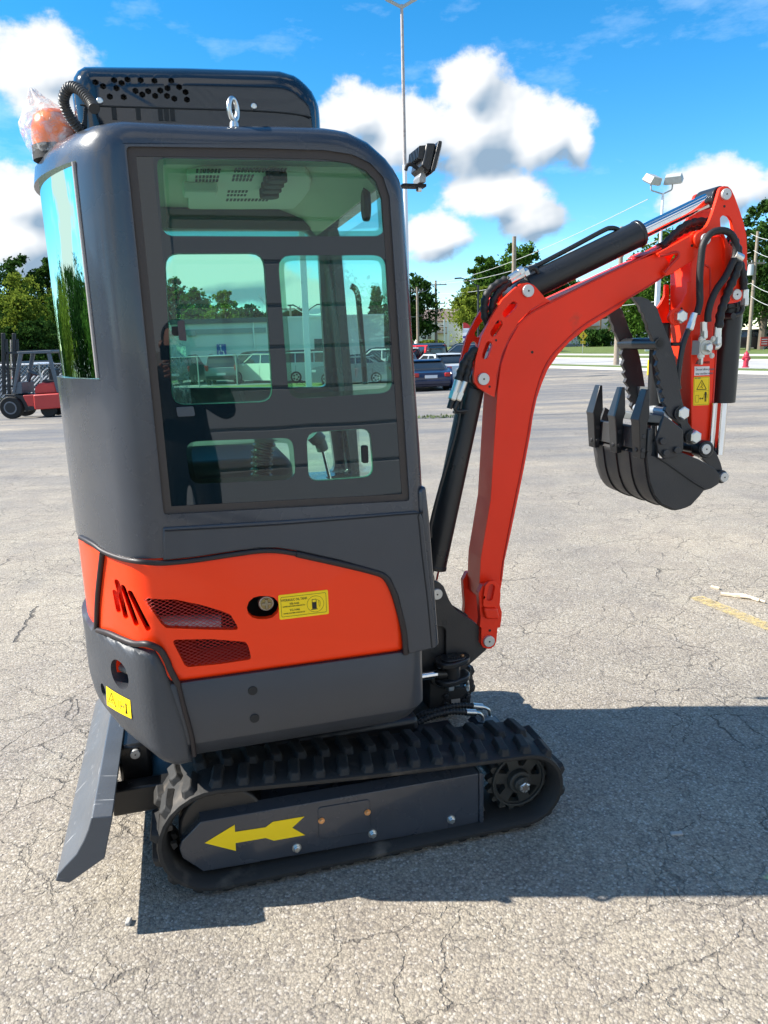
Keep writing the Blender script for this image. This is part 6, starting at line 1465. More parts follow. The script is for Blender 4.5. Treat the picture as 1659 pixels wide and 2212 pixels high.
T((-19.22, 7.657), 82, 90, 'mid', 12, 'spiky topped tree behind the low building, left of centre in the side window', low=.0, n=10000)
T((-15.939, 7.25), 80, 80, 'yellow', 13, 'pale green tree reaching above the low building', low=.0)
T((-22.484, 8.281), 130, 90, 'dark', 14, 'rounded distant dark tree right of the pale green one', low=.0)
T((-19.647, 7.531), 140, 70, 'yellow', 15, 'small distant yellow-green tree at the edge of the sliding window', low=.0)
T((-16.777, 8.189), 150, 80, 'dark', 16, 'distant wooded rise behind the white lamp post', low=.0)
T((-0.223, 8.316), 96, 62, 'blue', 17, 'dark conical spruce seen through the right cab pane', shape='cone', n=9000)
T((2.675, 4.612), 110, 70, 'mid', 18, 'low bushy tree beside the spruce', low=.0)
T((-4.062, 5.074), 120, 70, 'mid', 19, 'low bushy tree behind the cab pillar', low=.0)
T((-27.322, 8.955), 58, 130, 'dark', 20, 'dark tree at the far left edge behind the yellow-green one', n=14000, low=.0)
T((-25.696, 8.735), 60, 110, 'dark', 21, 'dark tree behind the cab rear edge', n=14000, low=.0)
T((-22.781, 8.387), 60, 120, 'mid', 22, 'tree seen through the curved rear glass', low=.0, n=11000)
T((-21.497, 6.16), 47, 175, 'yellow', 23, 'sunlit yellow-green tree above the forklift', n=16000, low=.0)
T((-19.093, 4.743), 46, 100, 'mid', 24, 'lower leafy tree touching the curved glass edge', n=9000, low=.0)
T((-20.842, 8.014), 62, 130, 'dark', 25, 'dark tree hidden behind the cab post', low=.0)
T((-21.423, 3.937), 43, 130, 'dark', 26, 'low dark undergrowth behind the white van at the left edge', low=.0, n=9000)
T((-19.042, 3.32), 43, 120, 'dark', 27, 'low dark undergrowth behind the slatted fence', low=.0, n=9000)
for i in range(6): tree(-40, -8+10*i, 5.6+.6*math.sin(i*2.3), 13, 'dark', 90+i, '%s tree of the darker back row left of the view' % ('first second third fourth fifth sixth'.split()[i]), n=6000, low=.0, leaf=.5, group='back row trees left of the lot')
for i in range(9): tree(-31-4*math.sin(i*2.1), -14+7.2*i, 4.3+.8*math.sin(i*1.7), 9, ('mid', 'dark', 'yellow')[i % 3], 60+i, '%s tree from behind the camera in the hedge row left of the view' % ('first second third fourth fifth sixth seventh eighth ninth'.split()[i]), n=5200, low=.0, leaf=.34, group='hedge row trees left of the lot')
for i, (x, y, h, w, kd) in enumerate([(-58, 44, 10, 13, 'mid'), (-62, 22, 9, 13, 'dark'), (-64, 5, 10, 14, 'mid'), (60, 60, 14, 13, 'dark'), (75, 40, 13, 12, 'mid'), (48, 80, 14, 14, 'mid'), (-55, -20, 12, 12, 'dark'), (-40, -45, 13, 13, 'mid')]):
    tree(x, y, h, w, kd, 40+i, ['tree standing outside the left of the view, beyond the forklift', 'dark tree further round to the left', 'tree level with the digger on the left', 'dark tree outside the right of the view beyond the road', 'tree further right beyond the road', 'tall tree at the right behind the pavement', 'dark tree behind the photographer to the left', 'mid green tree behind the photographer'][i], n=4000, low=.05)

# ================================================================== BUILDINGS
def lap(name, c, sc=6):
    def f(nt, N, L, p):
        tc = N.new('ShaderNodeTexCoord'); s = N.new('ShaderNodeSeparateXYZ'); L.new(tc.outputs['Object'], s.inputs[0]); m1 = N.new('ShaderNodeMath'); m1.operation = 'MULTIPLY'; m1.inputs[1].default_value = sc; L.new(s.outputs[2], m1.inputs[0])
        m2 = N.new('ShaderNodeMath'); m2.operation = 'FRACT'; L.new(m1.outputs[0], m2.inputs[0]); b = N.new('ShaderNodeBump'); b.inputs['Strength'].default_value = .7; b.inputs['Distance'].default_value = .03; L.new(m2.outputs[0], b.inputs['Height']); L.new(b.outputs[0], p.inputs['Normal'])
        p.inputs['Base Color'].default_value = (*c, 1); p.inputs['Roughness'].default_value = .6
    return node_mat(name, f)
lap_w = lap('white_lap_siding', (.70, .69, .64)); roof_m = mat('brown_shingle', (.16, .12, .10), .85, bump=.5, bscale=8, var=.2, vscale=2); trim = mat('white_trim', (.75, .75, .72), .5)
pane_m = mat('house_glass', (.03, .04, .05), .08, spec=.8); wood_rail = mat('tan_deck_wood', (.42, .25, .11), .7)
def window(parent, x, z, y, w=1.0, h=1.4, face=-1):
    f = box('window', x-w/2, y-.05, z, x+w/2, y+.05, z+h, trim, parent)
    for k in (0, 1): box('pane', x-w/2+.07, y+face*.06-.004, z+.07+k*(h/2), x+w/2-.07, y+face*.06+.004, z+h/2-.04+k*(h/2)-.02, pane_m, f)
    return f
def gable(name, x0, x1, y0, y1, z0, eave, ridge, label, wins, axis='x', base=None):
    r = empty(name, ((x0+x1)/2, (y0+y1)/2, z0), label=label, cat='building'); cx, cy = (x0+x1)/2, (y0+y1)/2; a, b = (x1-x0)/2, (y1-y0)/2; e = eave-z0; rg = ridge-z0
    if axis == 'x': vs = [(-a, -b, 0), (a, -b, 0), (a, b, 0), (-a, b, 0), (-a, -b, e), (a, -b, e), (a, b, e), (-a, b, e), (-a, 0, rg), (a, 0, rg)]; fs = [(0, 1, 5, 4), (1, 2, 6, 9, 5), (2, 3, 7, 6), (3, 0, 4, 8, 7)]; rf = [(-a-.4, -b-.4, e-.15), (a+.4, -b-.4, e-.15), (a+.4, 0, rg+.12), (-a-.4, 0, rg+.12), (-a-.4, b+.4, e-.15), (a+.4, b+.4, e-.15)]; rff = [(0, 1, 2, 3), (3, 2, 5, 4)]
    else: vs = [(-a, -b, 0), (a, -b, 0), (a, b, 0), (-a, b, 0), (-a, -b, e), (a, -b, e), (a, b, e), (-a, b, e), (0, -b, rg), (0, b, rg)]; fs = [(0, 1, 5, 8, 4), (1, 2, 6, 5), (2, 3, 7, 9, 6), (3, 0, 4, 7)]; rf = [(-a-.4, -b-.5, e-.15), (-a-.4, b+.5, e-.15), (0, b+.5, rg+.12), (0, -b-.5, rg+.12), (a+.4, -b-.5, e-.15), (a+.4, b+.5, e-.15)]; rff = [(0, 3, 2, 1), (3, 4, 5, 2)]
    mesh('wall', vs, fs, lap_w, r); o = mesh('roof', rf, rff, roof_m, r); s = o.modifiers.new('t', 'SOLIDIFY'); s.thickness = .18
    box('foundation', -a-.02, -b-.03, 0, a+.02, -b+.02, .45, mat('grey_block', (.35, .33, .30), .8), r)
    for x, z in wins: window(r, x-cx, z-z0, -b)
    return r
# apartment block with wooden balconies
aD = 158

gz = gh(15, 158)
ap = gable('apartment_building', (18.59, -0.088)[0], (28.067, -0.347)[0], aD, aD+11, gz, gz+5.6, gz+8.4, 'white two storey apartment building with brown roof behind the red pickup', [((20.328, 1.746)[0], gz+1.0), ((20.325, 4.55)[0], gz+3.7), ((25.128, 4.42)[0], gz+3.7), ((25.128, 4.42)[0], gz+1.0)], axis='x')
ap2 = gable('apartment_building', (7.866, 0.189)[0], (18.434, -0.099)[0], aD+3, aD+13, gz, gz+5.6, gz+8.0, 'shaded wing of the apartments with tan wooden balcony', [((9.557, 2.048)[0], gz+1.0), ((10.63, 2.019)[0], gz+1.0), ((9.599, 4.885)[0], gz+3.7), ((10.862, 4.851)[0], gz+3.7)])
bx0, bx1 = (11.826, 3.342)[0], (14.09, 3.281)[0]; c0 = ap2.location
def bl(nm, x0, y0, z0, x1, y1, z1, m): return box(nm, x0-c0.x, y0-c0.y, z0-c0.z, x1-c0.x, y1-c0.y, z1-c0.z, m, ap2)
bl('balcony', bx0, 155.5, gz+2.75, bx1, 161, gz+2.95, wood_rail)
for i in range(9): xk = bx0+(bx1-bx0)*i/8; bl('railing', xk-.05, 155.5, gz+2.95, xk+.05, 155.6, gz+3.95, wood_rail)
bl('handrail', bx0, 155.45, gz+3.95, bx1, 155.65, gz+4.1, wood_rail)
for xk in (bx0, (bx0+bx1)/2+.4, bx1): bl('porch_post', xk-.15, 155.4, gz, xk+.15, 155.7, gz+5.6, trim)
# right-hand white building
bD = 118; gz2 = gh(40, 118)
x0, x1 = (29.052, 0.137)[0], (46.416, -0.336)[0]
wn = []
for px_ in (1, 2, 3, 4, 5, 6): pass
wn = [(q[0], z) for q in [(31.216,0.219),(34.83,0.12),(38.447,0.022),(41.341,-0.057),(44.091,-0.132)] for z in (gz2+1.0, gz2+4.0)]
b2_ = gable('apartment_building', x0, x1, bD, bD+12, gz2, gz2+6.2, gz2+9.0, 'long white apartment building seen between the boom and the thumb', wn)
cb = b2_.location
for q in [(32.794,0.528),(36.623,0.424)]:
    for zz in (gz2+2.9,):
        box('balcony', q[0]-1.2-cb.x, bD-1.4-cb.y, zz-cb.z, q[0]+1.2-cb.x, bD-.02-cb.y, zz+.15-cb.z, wood_rail, b2_); box('handrail', q[0]-1.2-cb.x, bD-1.4-cb.y, zz+1.0-cb.z, q[0]+1.2-cb.x, bD-1.3-cb.y, zz+1.1-cb.z, wood_rail, b2_)
    for s in (-1.2, 1.2): box('porch_post', q[0]+s-.1-cb.x, bD-1.45-cb.y, 0, q[0]+s+.1-cb.x, bD-1.25-cb.y, 6.0, wood_rail, b2_)
# low pale commercial building seen through the cab glass
lw = [(-18.337,3.397),(-8.58,3.133),(-4.239,3.453),(-18.552,1.198)]
lb = empty('low_building', (lw[0][0], 62, gh(-15, 62)), label='long low pale building with dark roof edge behind the parked cars', cat='building')
stucco = mat('pale_stucco', (.66, .68, .66), .8, bump=.3, bscale=3, var=.04, vscale=.4); z00 = gh(-15, 62)
Lw = lw[1][0]-lw[0][0]; Hh = lw[0][1]-z00
box('wall', -14, 0, 0, Lw, 16, Hh, stucco, lb); box('roof_fascia', -14, -.25, Hh-.02, Lw+.1, 16, Hh+.35, mat('dark_fascia', (.05, .07, .08), .6), lb); box('gutter', -14, -.12, Hh-.85, Lw-.6, -.02, Hh-.45, mat('grey_band', (.26, .30, .31), .6), lb)
box('wall', Lw, .8, 0, Lw+9.0, 16, Hh+.25, stucco, lb); box('roof_edge', Lw, .7, Hh+.25, Lw+9.1, 16, Hh+.4, trim, lb)
dq = [(-5.371,1.942),(-4.685,1.923),(-5.425,0.844),(-4.736,0.825)]; box('garage_door', dq[0][0]-lw[0][0], .74, 0, dq[1][0]-lw[0][0], .81, dq[0][1]-z00, mat('dark_door', (.05, .07, .07), .5), lb)
dp = (-10.192, 2.934); cyl('downpipe', (dp[0]-lw[0][0], -.1, .0), (dp[0]-lw[0][0], -.1, Hh), .07, trim, lb, n=10)
lq = (-15.202, 2.644); box('wall_lamp', lq[0]-lw[0][0]-.35, -.25, lq[1]-z00-.22, lq[0]-lw[0][0]+.35, -.02, lq[1]-z00+.22, mat('lamp_grey', (.3, .33, .33), .5), lb, .04)
hq2 = (-12.89, 1.177)
sg = empty('disabled_parking_sign', (hq2[0], 61.9, hq2[1]), label='blue disabled parking sign on the pale building wall', cat='sign')
box('sign_board', -.38, -.03, -.55, .38, .0, .55, mat('sign_blue', (.02, .10, .38), .4), sg)
wsg = mat('sign_white', (.8, .8, .8), .4)
bm = bmesh.new(); tube('', [(-.05, -.05, .30), (-.03, -.05, .0), (.14, -.05, -.02), (.22, -.05, -.30)], .035, None, n=6, curve=0, into=bm); tube('', [(.20*math.cos(R(a))-.03, -.05, .20*math.sin(R(a))-.15) for a in range(120, 380, 20)], .03, None, n=6, curve=0, into=bm); from_bm('wheelchair_symbol', bm, wsg, sg); cyl('symbol_head', (-.06, -.04, .40), (-.06, -.06, .40), .07, wsg, sg, n=14)
# building whose horizontal metal siding mirrors in the side glass (behind the photographer)
sb_ = empty('siding_building', MX @ Vector((-.28, -3.75, 0)), R(15), label='building with wide horizontal siding boards behind the photographer', cat='building')
sid = mat('grey_white_siding', (.66, .67, .66), .45, bump=.06, bscale=5, var=.03, vscale=.7)
vsb = [(0, 0, 0), (13, 0, 0), (13, 0, .30), (13, .022, .285), (13, .022, .012), (0, 0, .30), (0, .022, .285), (0, .022, .012)]
prof_b = [(0.0, .020), (.030, .022), (.027, .292), (.0, .303)]
me_b = bpy.data.meshes.new('siding_board'); vv = [(x, y, z) for x in (0, 13) for y, z in prof_b]; me_b.from_pydata(vv, [], [(0, 1, 5, 4), (1, 2, 6, 5), (2, 3, 7, 6), (0, 3, 2, 1), (4, 5, 6, 7)]); me_b.materials.append(sid)
for k in range(15):
    o = bpy.data.objects.new('siding_board', me_b); C.objects.link(o); o.parent = sb_; o.location = (0, 0, .05+k*.305)
box('wall', 0.01, -6, 0, 13, -.001, 4.7, sid, sb_); box('corner_trim', -.06, -.08, 0, .004, .034, 4.7, trim, sb_); box('roof_edge', -.1, -6, 4.7, 13.1, .12, 4.9, MATS['dark_fascia'], sb_)

# ================================================================== VEHICLES
carglass = mat('car_glass', (.02, .025, .03), .05, spec=.9); tyre_m = mat('tyre', (.015, .015, .015), .8); rim_m = mat('alloy_rim', (.45, .46, .48), .3, metal=.8); tail_m = mat('tail_light', (.45, .012, .008), .15, coat=.5); head_m = mat('headlight', (.7, .72, .74), .1, coat=.5); plastic = mat('black_trim', (.02, .02, .02), .6); plate_m = mat('licence_plate_white', (.7, .7, .72), .4)
SH = {
 'sedan': dict(L=4.6, W=1.80, body=[(-2.28, .30), (-2.3, .62), (-2.22, .93), (-1.75, 1.0), (.75, .93), (1.9, .82), (2.25, .66), (2.3, .35), (2.2, .25), (-2.2, .25)], gh=[(-1.75, .96), (-.95, 1.40), (-.2, 1.46), (.35, 1.42), (1.25, .92)], roof=(-1.05, .42), pil=[-.25], wb=(-1.35, 1.35), r=.32),
 'suv': dict(L=4.75, W=1.90, body=[(-2.3, .38), (-2.36, .75), (-2.3, 1.08), (.9, 1.05), (1.95, .98), (2.3, .82), (2.36, .42), (2.2, .32), (-2.2, .32)], gh=[(-2.26, 1.05), (-2.0, 1.66), (-1.6, 1.74), (.1, 1.76), (.5, 1.68), (1.25, 1.02)], roof=(-2.05, .38), pil=[-1.25, -.3], wb=(-1.4, 1.42), r=.37),
 'van': dict(L=5.1, W=1.98, body=[(-2.5, .35), (-2.55, .8), (-2.5, 1.05), (1.2, 1.02), (2.1, .92), (2.5, .72), (2.55, .38), (2.4, .28), (-2.4, .28)], gh=[(-2.47, 1.02), (-2.25, 1.66), (-1.9, 1.75), (.3, 1.77), (.8, 1.66), (1.8, 1.0)], roof=(-2.3, .65), pil=[-1.5, -.4, .6], wb=(-1.5, 1.55), r=.34),
 'pickup': dict(L=5.5, W=1.92, body=[(-2.75, .50), (-2.78, .8), (-2.75, 1.16), (-1.0, 1.18), (1.15, 1.16), (2.3, 1.12), (2.7, 1.0), (2.72, .55), (2.5, .45), (-2.5, .45)], gh=[(-1.0, 1.15), (-.95, 1.80), (-.8, 1.86), (.75, 1.86), (.9, 1.82), (1.15, 1.15)], roof=(-.95, .85), pil=[-.05], wb=(-1.75, 1.75), r=.42)}
def car(kind, D, cpx_x, head, paint, label, group='cars parked in the lot', cat='car', y=None, roofc=None, letter=None):
    s = SH[kind]; x = cpx_x; yv = D; zz = gh(x, yv); r = empty('parked_'+('pickup_truck' if kind == 'pickup' else 'car'), (x, yv, zz), R(head), label=label, cat='pickup truck' if kind == 'pickup' else cat, group=group)
    W = s['W']; ys = [-W/2, -W/2+.02, -W/2+.06, -W/2+.13, -W/4, 0, W/4, W/2-.13, W/2-.06, W/2-.02, W/2]
    def rr3(y, rad): d = W/2-abs(y); return 0 if d >= rad else rad-math.sqrt(max(0, rad*rad-(rad-d)**2))
    P = resample(roundpoly(s['body'], .10, 4), 60)
    loft_y('body', lambda y: inset_pts(P, rr3(y, .13)*(-1 if poly_area(P) < 0 else 1)), ys, paint, r, 50)
    G = s['gh']; zb = G[0][1]; zt = max(p[1] for p in G); G2 = [(G[0][0], zb-.06)]+G[1:-1]+[(G[-1][0], zb-.06)]; Q = resample(roundpoly(G2, .12, 4), 50)
    def ylim(y, z): return y*(.93-.17*max(0, (z-zb)/(zt-zb)))
    g = loft_y('cabin_glass', lambda y: inset_pts(Q, rr3(y, .10)*(-1 if poly_area(Q) < 0 else 1)), ys, carglass, r, 50)
    for v in g.data.vertices: v.co.y = ylim(v.co.y, v.co.z)
    rf = loft_y('roof', lambda y: [(px_, pz+.012) for px_, pz in [(s['roof'][0], zt-.055), (s['roof'][0]+.12, zt+.0), (s['roof'][1]-.15, zt+.005), (s['roof'][1], zt-.055)]], [-W*.375, -W*.34, 0, W*.34, W*.375], roofc or paint, r, 50)
    for sy in (-1, 1):
        def at_(x_, z_): return Vector((x_, sy*(W/2*(.93-.17*max(0, (z_-zb)/(zt-zb)))-.012), z_))
        a = G[0]; cyl('pillar', *[at_(a[0]+.10, zb), at_(G[1][0]+.10, zt-.08)], .055 if kind != 'pickup' else .10, paint, r, n=6)
        cyl('pillar', *[at_(G[-1][0]-.05, zb), at_(s['roof'][1], zt-.07)], .04 if kind != 'pickup' else .09, paint, r, n=6)
        cyl('pillar', *[at_(s['roof'][0], zt-.055), at_(s['roof'][1], zt-.055)], .045, paint, r, n=6)
        for p_ in s['pil']: cyl('pillar', *[at_(p_, zb), at_(p_+.03, zt-.06)], .035 if kind != 'pickup' else .12, paint, r, n=6)
    for wx_ in s['wb']:
        for sy in (-1, 1):
            cyl('wheel_arch', (wx_, sy*(W/2-.16), s['r']+.03), (wx_, sy*(W/2-.004), s['r']+.03), s['r']*1.16, plastic, r, n=28)
            w = cyl('wheel', (wx_, sy*(W/2-.20), s['r']), (wx_, sy*(W/2+.006), s['r']), s['r'], tyre_m, r, n=30, bev=.03)
            cyl('rim', (wx_, sy*(W/2-.02), s['r']), (wx_, sy*(W/2+.012), s['r']), s['r']*.66, rim_m, w, n=20)
            for k in range(5): a = R(72*k); b_ = box('spoke_gap', -.05, -.003, -.06, .05, .003, .06, plastic, w); b_.location = (wx_+math.cos(a)*s['r']*.42, sy*(W/2+.013), s['r']+math.sin(a)*s['r']*.42); b_.rotation_euler = (0, -a, 0)
    xr = min(p[0] for p in s['body']); xf = max(p[0] for p in s['body'])
    tz = .80 if kind == 'sedan' else (1.0 if kind == 'pickup' else 1.02)
    for sy in (-1, 1):
        if kind in ('suv', 'van'): box('tail_light', xr-.01, sy*(W/2-.13)-.09, tz-.16, xr+.30, sy*(W/2-.085)+.09, tz+.16, tail_m, r, .03)
        else: box('tail_light', xr-.015, sy*(W/2-.24)-.16, tz-.09, xr+.28, sy*(W/2-.155)+.16, tz+.09, tail_m, r, .03)
        box('headlight', xf-.40, sy*(W/2-.20)-.15, .66 if kind != 'pickup' else .86, xf-.06, sy*(W/2-.145)+.15, .82 if kind != 'pickup' else 1.04, head_m, r, .03)
        box('door_mirror', .85, sy*(W/2+.08)-.09, zb-.02, 1.0, sy*(W/2+.08)+.09, zb+.13, paint, r, .03)
        box('door_handle', -.35, sy*(W/2-.002)-.02, zb-.19, -.15, sy*(W/2-.002)+.02, zb-.15, MATS['black_trim'] if kind == 'pickup' else paint, r, .01)
        for xd in (s['pil'][-1]+.02, s['pil'][0]-.9 if len(s['pil']) == 1 else s['pil'][0]): box('door_gap', xd-.008, sy*(W/2+.001)-.003, .42, xd+.008, sy*(W/2+.001)+.003, zb-.03, plastic, r)
    box('bumper', xr-.06, -W/2+.06, .36, xr+.2, W/2-.06, .58, paint if kind == 'sedan' else plastic, r, .05); box('bumper', xf-.2, -W/2+.06, .36, xf+.05, W/2-.06, .56, plastic, r, .05)
    box('licence_plate', xr-.075, -.26, .60 if kind != 'sedan' else .66, xr-.05, .26, .74 if kind != 'sedan' else .80, plate_m, r)
    if kind == 'pickup':
        box('load_bed', -2.66, -W/2+.10, 1.17, -1.06, W/2-.10, 1.195, plastic, r); 
    return r
def cp_(n, c, rough=.28): return mat(n, c, rough, coat=.6)
car('suv', 49, (-12.608, 0.107)[0], 88, cp_('charcoal_car', (.03, .035, .04)), 'dark SUV seen from behind at the left of the sliding window')
car('suv', 47, (-9.672, 0.102)[0], 96, cp_('grey_car', (.20, .22, .23)), 'grey SUV seen from behind, beside the cream one')
car('suv', 46, (-6.982, 0.066)[0], 150, cp_('cream_car', (.72, .72, .62)), 'cream white SUV turned sideways beside the grey one')
car('suv', 56, (-9.474, 0.097)[0], 175, cp_('black_car', (.02, .022, .025)), 'black car parked behind the cream SUV')
car('van', 45, (-3.63, -0.125)[0], 12, cp_('silver_van', (.50, .53, .54)), 'silver minivan with red tail lamps behind the white pole')
car('sedan', 50, (-6.422, -0.1)[0], 80, cp_('maroon_car', (.30, .02, .02)), 'red car mostly hidden behind the silver minivan')
car('suv', 45, (0.14, -0.092)[0], 160, cp_('white_car', (.78, .79, .78)), 'white SUV seen through the right cab pane')
car('sedan', 41, (-1.42, -0.148)[0], 172, cp_('blue_grey_car', (.16, .20, .23)), 'blue-grey sedan beside the white SUV')
car('sedan', 42.5, (1.161, -0.801)[0], 92, cp_('dark_silver_car', (.24, .26, .28)), 'dark silver sedan partly behind the cab front post')
navy = car('sedan', 33.5, (1.871, -0.115)[0], 96, cp_('navy_car', (.006, .012, .045)), 'dark navy sedan seen from behind beside the cab')
navy.scale = (1, 1, .89)
car('sedan', 38, (3.013, -0.37)[0], 112, cp_('silver_car', (.52, .55, .56)), 'silver sedan between the navy car and the boom')
car('pickup', 46, (2.804, -0.203)[0], 130, cp_('bright_red_car', (.62, .008, .012)), 'bright red pickup truck with dark hard top', roofc=mat('black_hardtop', (.02, .022, .03), .4))
car('suv', 54, (6.085, -0.593)[0], 160, cp_('slate_car', (.10, .13, .16)), 'slate blue car behind the red pickup')
car('suv', 72, (34.823, -0.319)[0], 170, cp_('black_suv', (.012, .012, .014)), 'dark SUV under the trees left of the red sign')
car('suv', 74, (37.931, -0.431)[0], 10, cp_('black_suv2', (.014, .014, .018)), 'dark SUV under the trees at the right edge')
car('van', 37, (-19.132, 0.065)[0], 100, cp_('white_van_paint', (.75, .76, .78)), 'white van at the left edge behind the forklift mast')
car('pickup', 35.5, (-16.613, 0.079)[0], 165, cp_('white_truck_paint', (.72, .74, .77)), 'white pickup truck behind the forklift')
# ================================================================== FORKLIFT
fD = 23.4; fk_ = empty('forklift', (0, 0, 0), label='red and grey forklift with black mast and overhead guard', cat='forklift')
fred = mat('forklift_red', (.52, .045, .04), .45, var=.08, vscale=2); fgrey = mat('forklift_grey', (.09, .115, .14), .5, var=.08); fblack = mat('forklift_black', (.02, .022, .025), .6)
def D(s): return s
def fpl(nm, pts, y0, y1, m, bev=.01): return plate(nm, pts, fD+y0, fD+y1, m, fk_, bev=bev)
fpl('body', roundpoly([(-11.199,0.257),(-10.048,0.297),(-10.033,-0.16),(-10.873,-0.201),(-10.907,-0.088),(-11.068,-0.083)], .03), .02, 1.05, fred)
fpl('counterweight', roundpoly([(-10.859,0.264),(-10.04,0.292),(-10.033,-0.16),(-10.873,-0.201)], .05), -.01, 1.08, fred, .03)
fpl('engine_hood', roundpoly([(-10.881,0.28),(-10.844,0.503),(-10.7,0.61),(-10.216,0.62),(-10.178,0.293)], .04), .15, .92, fred, .03)
fpl('front_frame', [(-11.79,0.306),(-11.199,0.257),(-11.077,-0.212),(-11.189,-0.257),(-11.3,0.116),(-11.493,0.233),(-11.801,0.226)], .1, 1.0, fblack)
for y0 in (.08, .92):
    fpl('guard_post', [(-11.181,1.551),(-11.054,1.548),(-11.465,0.321),(-11.545,0.323)], y0, y0+.08, fgrey); fpl('guard_post', [(-10.315,1.528),(-10.204,1.525),(-10.046,0.313),(-10.15,0.316)], y0, y0+.08, fgrey)
fpl('overhead_guard', roundpoly([(-11.223,1.592),(-10.312,1.613),(-10.122,1.608),(-10.138,1.539),(-10.324,1.52),(-11.184,1.528)], .02), .05, 1.03, fgrey)
for k in range(6): 
    q = [(-11.126,1.604),(-10.217,1.611)]; xk = q[0][0]+(q[1][0]-q[0][0])*k/5; box('guard_bar', xk-.02, fD+.06, q[0][1]-.02, xk+.02, fD+1.02, q[0][1]+.03, fblack, fk_)
fpl('cowl', [(-11.545,0.323),(-11.401,0.661),(-11.225,0.656),(-11.257,0.307)], .12, .98, fgrey)
fpl('step', [(-11.068,-0.083),(-10.907,-0.088),(-10.873,-0.201),(-11.053,-0.213)], .02, .3, fblack)
sq_ = [(-10.45,1.046),(-10.261,1.025),(-10.291,0.662),(-10.47,0.651)]; plate('seat_back', roundpoly(sq_, .04), fD+.35, fD+.75, fblack, fk_, bev=.03)
sq_ = [(-10.639,0.711),(-10.224,0.684),(-10.217,0.613),(-10.683,0.617)]; plate('seat', roundpoly(sq_, .02), fD+.3, fD+.78, fblack, fk_, bev=.02)
q = [(-11.028,0.92),(-11.161,0.654),(-10.396,1.092),(-10.615,0.893),(-10.604,0.734)]
tube('steering_column', [(q[0][0], fD+.5, q[0][1]), (q[1][0], fD+.5, q[1][1])], .03, fblack, fk_, curve=0)
o = cyl('steering_wheel', (q[0][0], fD+.5, q[0][1]), (q[0][0]+.02, fD+.5, q[0][1]+.03), .17, fblack, fk_, n=24)
tube('seat_frame_tube', [(x, fD+.25, z) for x, z in [(-10.399,1.068),(-10.502,1.016),(-10.599,0.892),(-10.604,0.734)]], .018, trim, fk_)
for x0k, in (([(-11.606,2.167),(-11.5,2.164)],),): 
    for y0 in (.15, .85):
        fpl('mast_rail', [(x0k[0][0]-.06, (-11.606, 2.167)[1]), (x0k[0][0]+.04, (-11.606, 2.167)[1]), ((-11.824, 0.291)[0]+.02, (-11.824, 0.291)[1]), ((-11.824, 0.291)[0]-.08, (-11.824, 0.291)[1])], y0, y0+.08, fblack)
        fpl('mast_rail', [(-11.566,1.981),(-11.511,1.98),(-11.648,0.286),(-11.728,0.288)], y0, y0+.08, fblack)
mc = [(-11.576,1.966),(-11.772,0.321)]; cyl('lift_cylinder', (mc[0][0], fD+.5, mc[0][1]), (mc[1][0], fD+.5, mc[1][1]), .03, chrome, fk_, n=12)
for zf in [(-11.61,1.563),(-11.679,1.08),(-11.758,0.528)]: box('mast_crossbar', zf[0]-.05, fD+.15, zf[1]-.03, zf[0]+.06, fD+.93, zf[1]+.03, fblack, fk_)
wc = (-11.615, -0.116); zg = gh(wc[0], fD)
rw = wc[1]-zg
for y0 in (-.02, .85):
    w = cyl('wheel', (wc[0], fD+y0, zg+rw), (wc[0], fD+y0+.24, zg+rw), rw, tyre_m, fk_, n=40, bev=.03); cyl('rim', (wc[0], fD+y0-.008, zg+rw), (wc[0], fD+y0+.2, zg+rw), rw*.58, mat('grey_rim', (.16, .17, .19), .5), w, n=30); cyl('rim_disc', (wc[0], fD+y0-.012, zg+rw), (wc[0], fD+y0+.18, zg+rw), rw*.46, fblack, w, n=24)
wr = (-10.504, -0.228)
for y0 in (.1, .8): cyl('wheel', (wr[0], fD+y0, gh(wr[0], fD)+.24), (wr[0], fD+y0+.16, gh(wr[0], fD)+.24), .24, tyre_m, fk_, n=30, bev=.02)
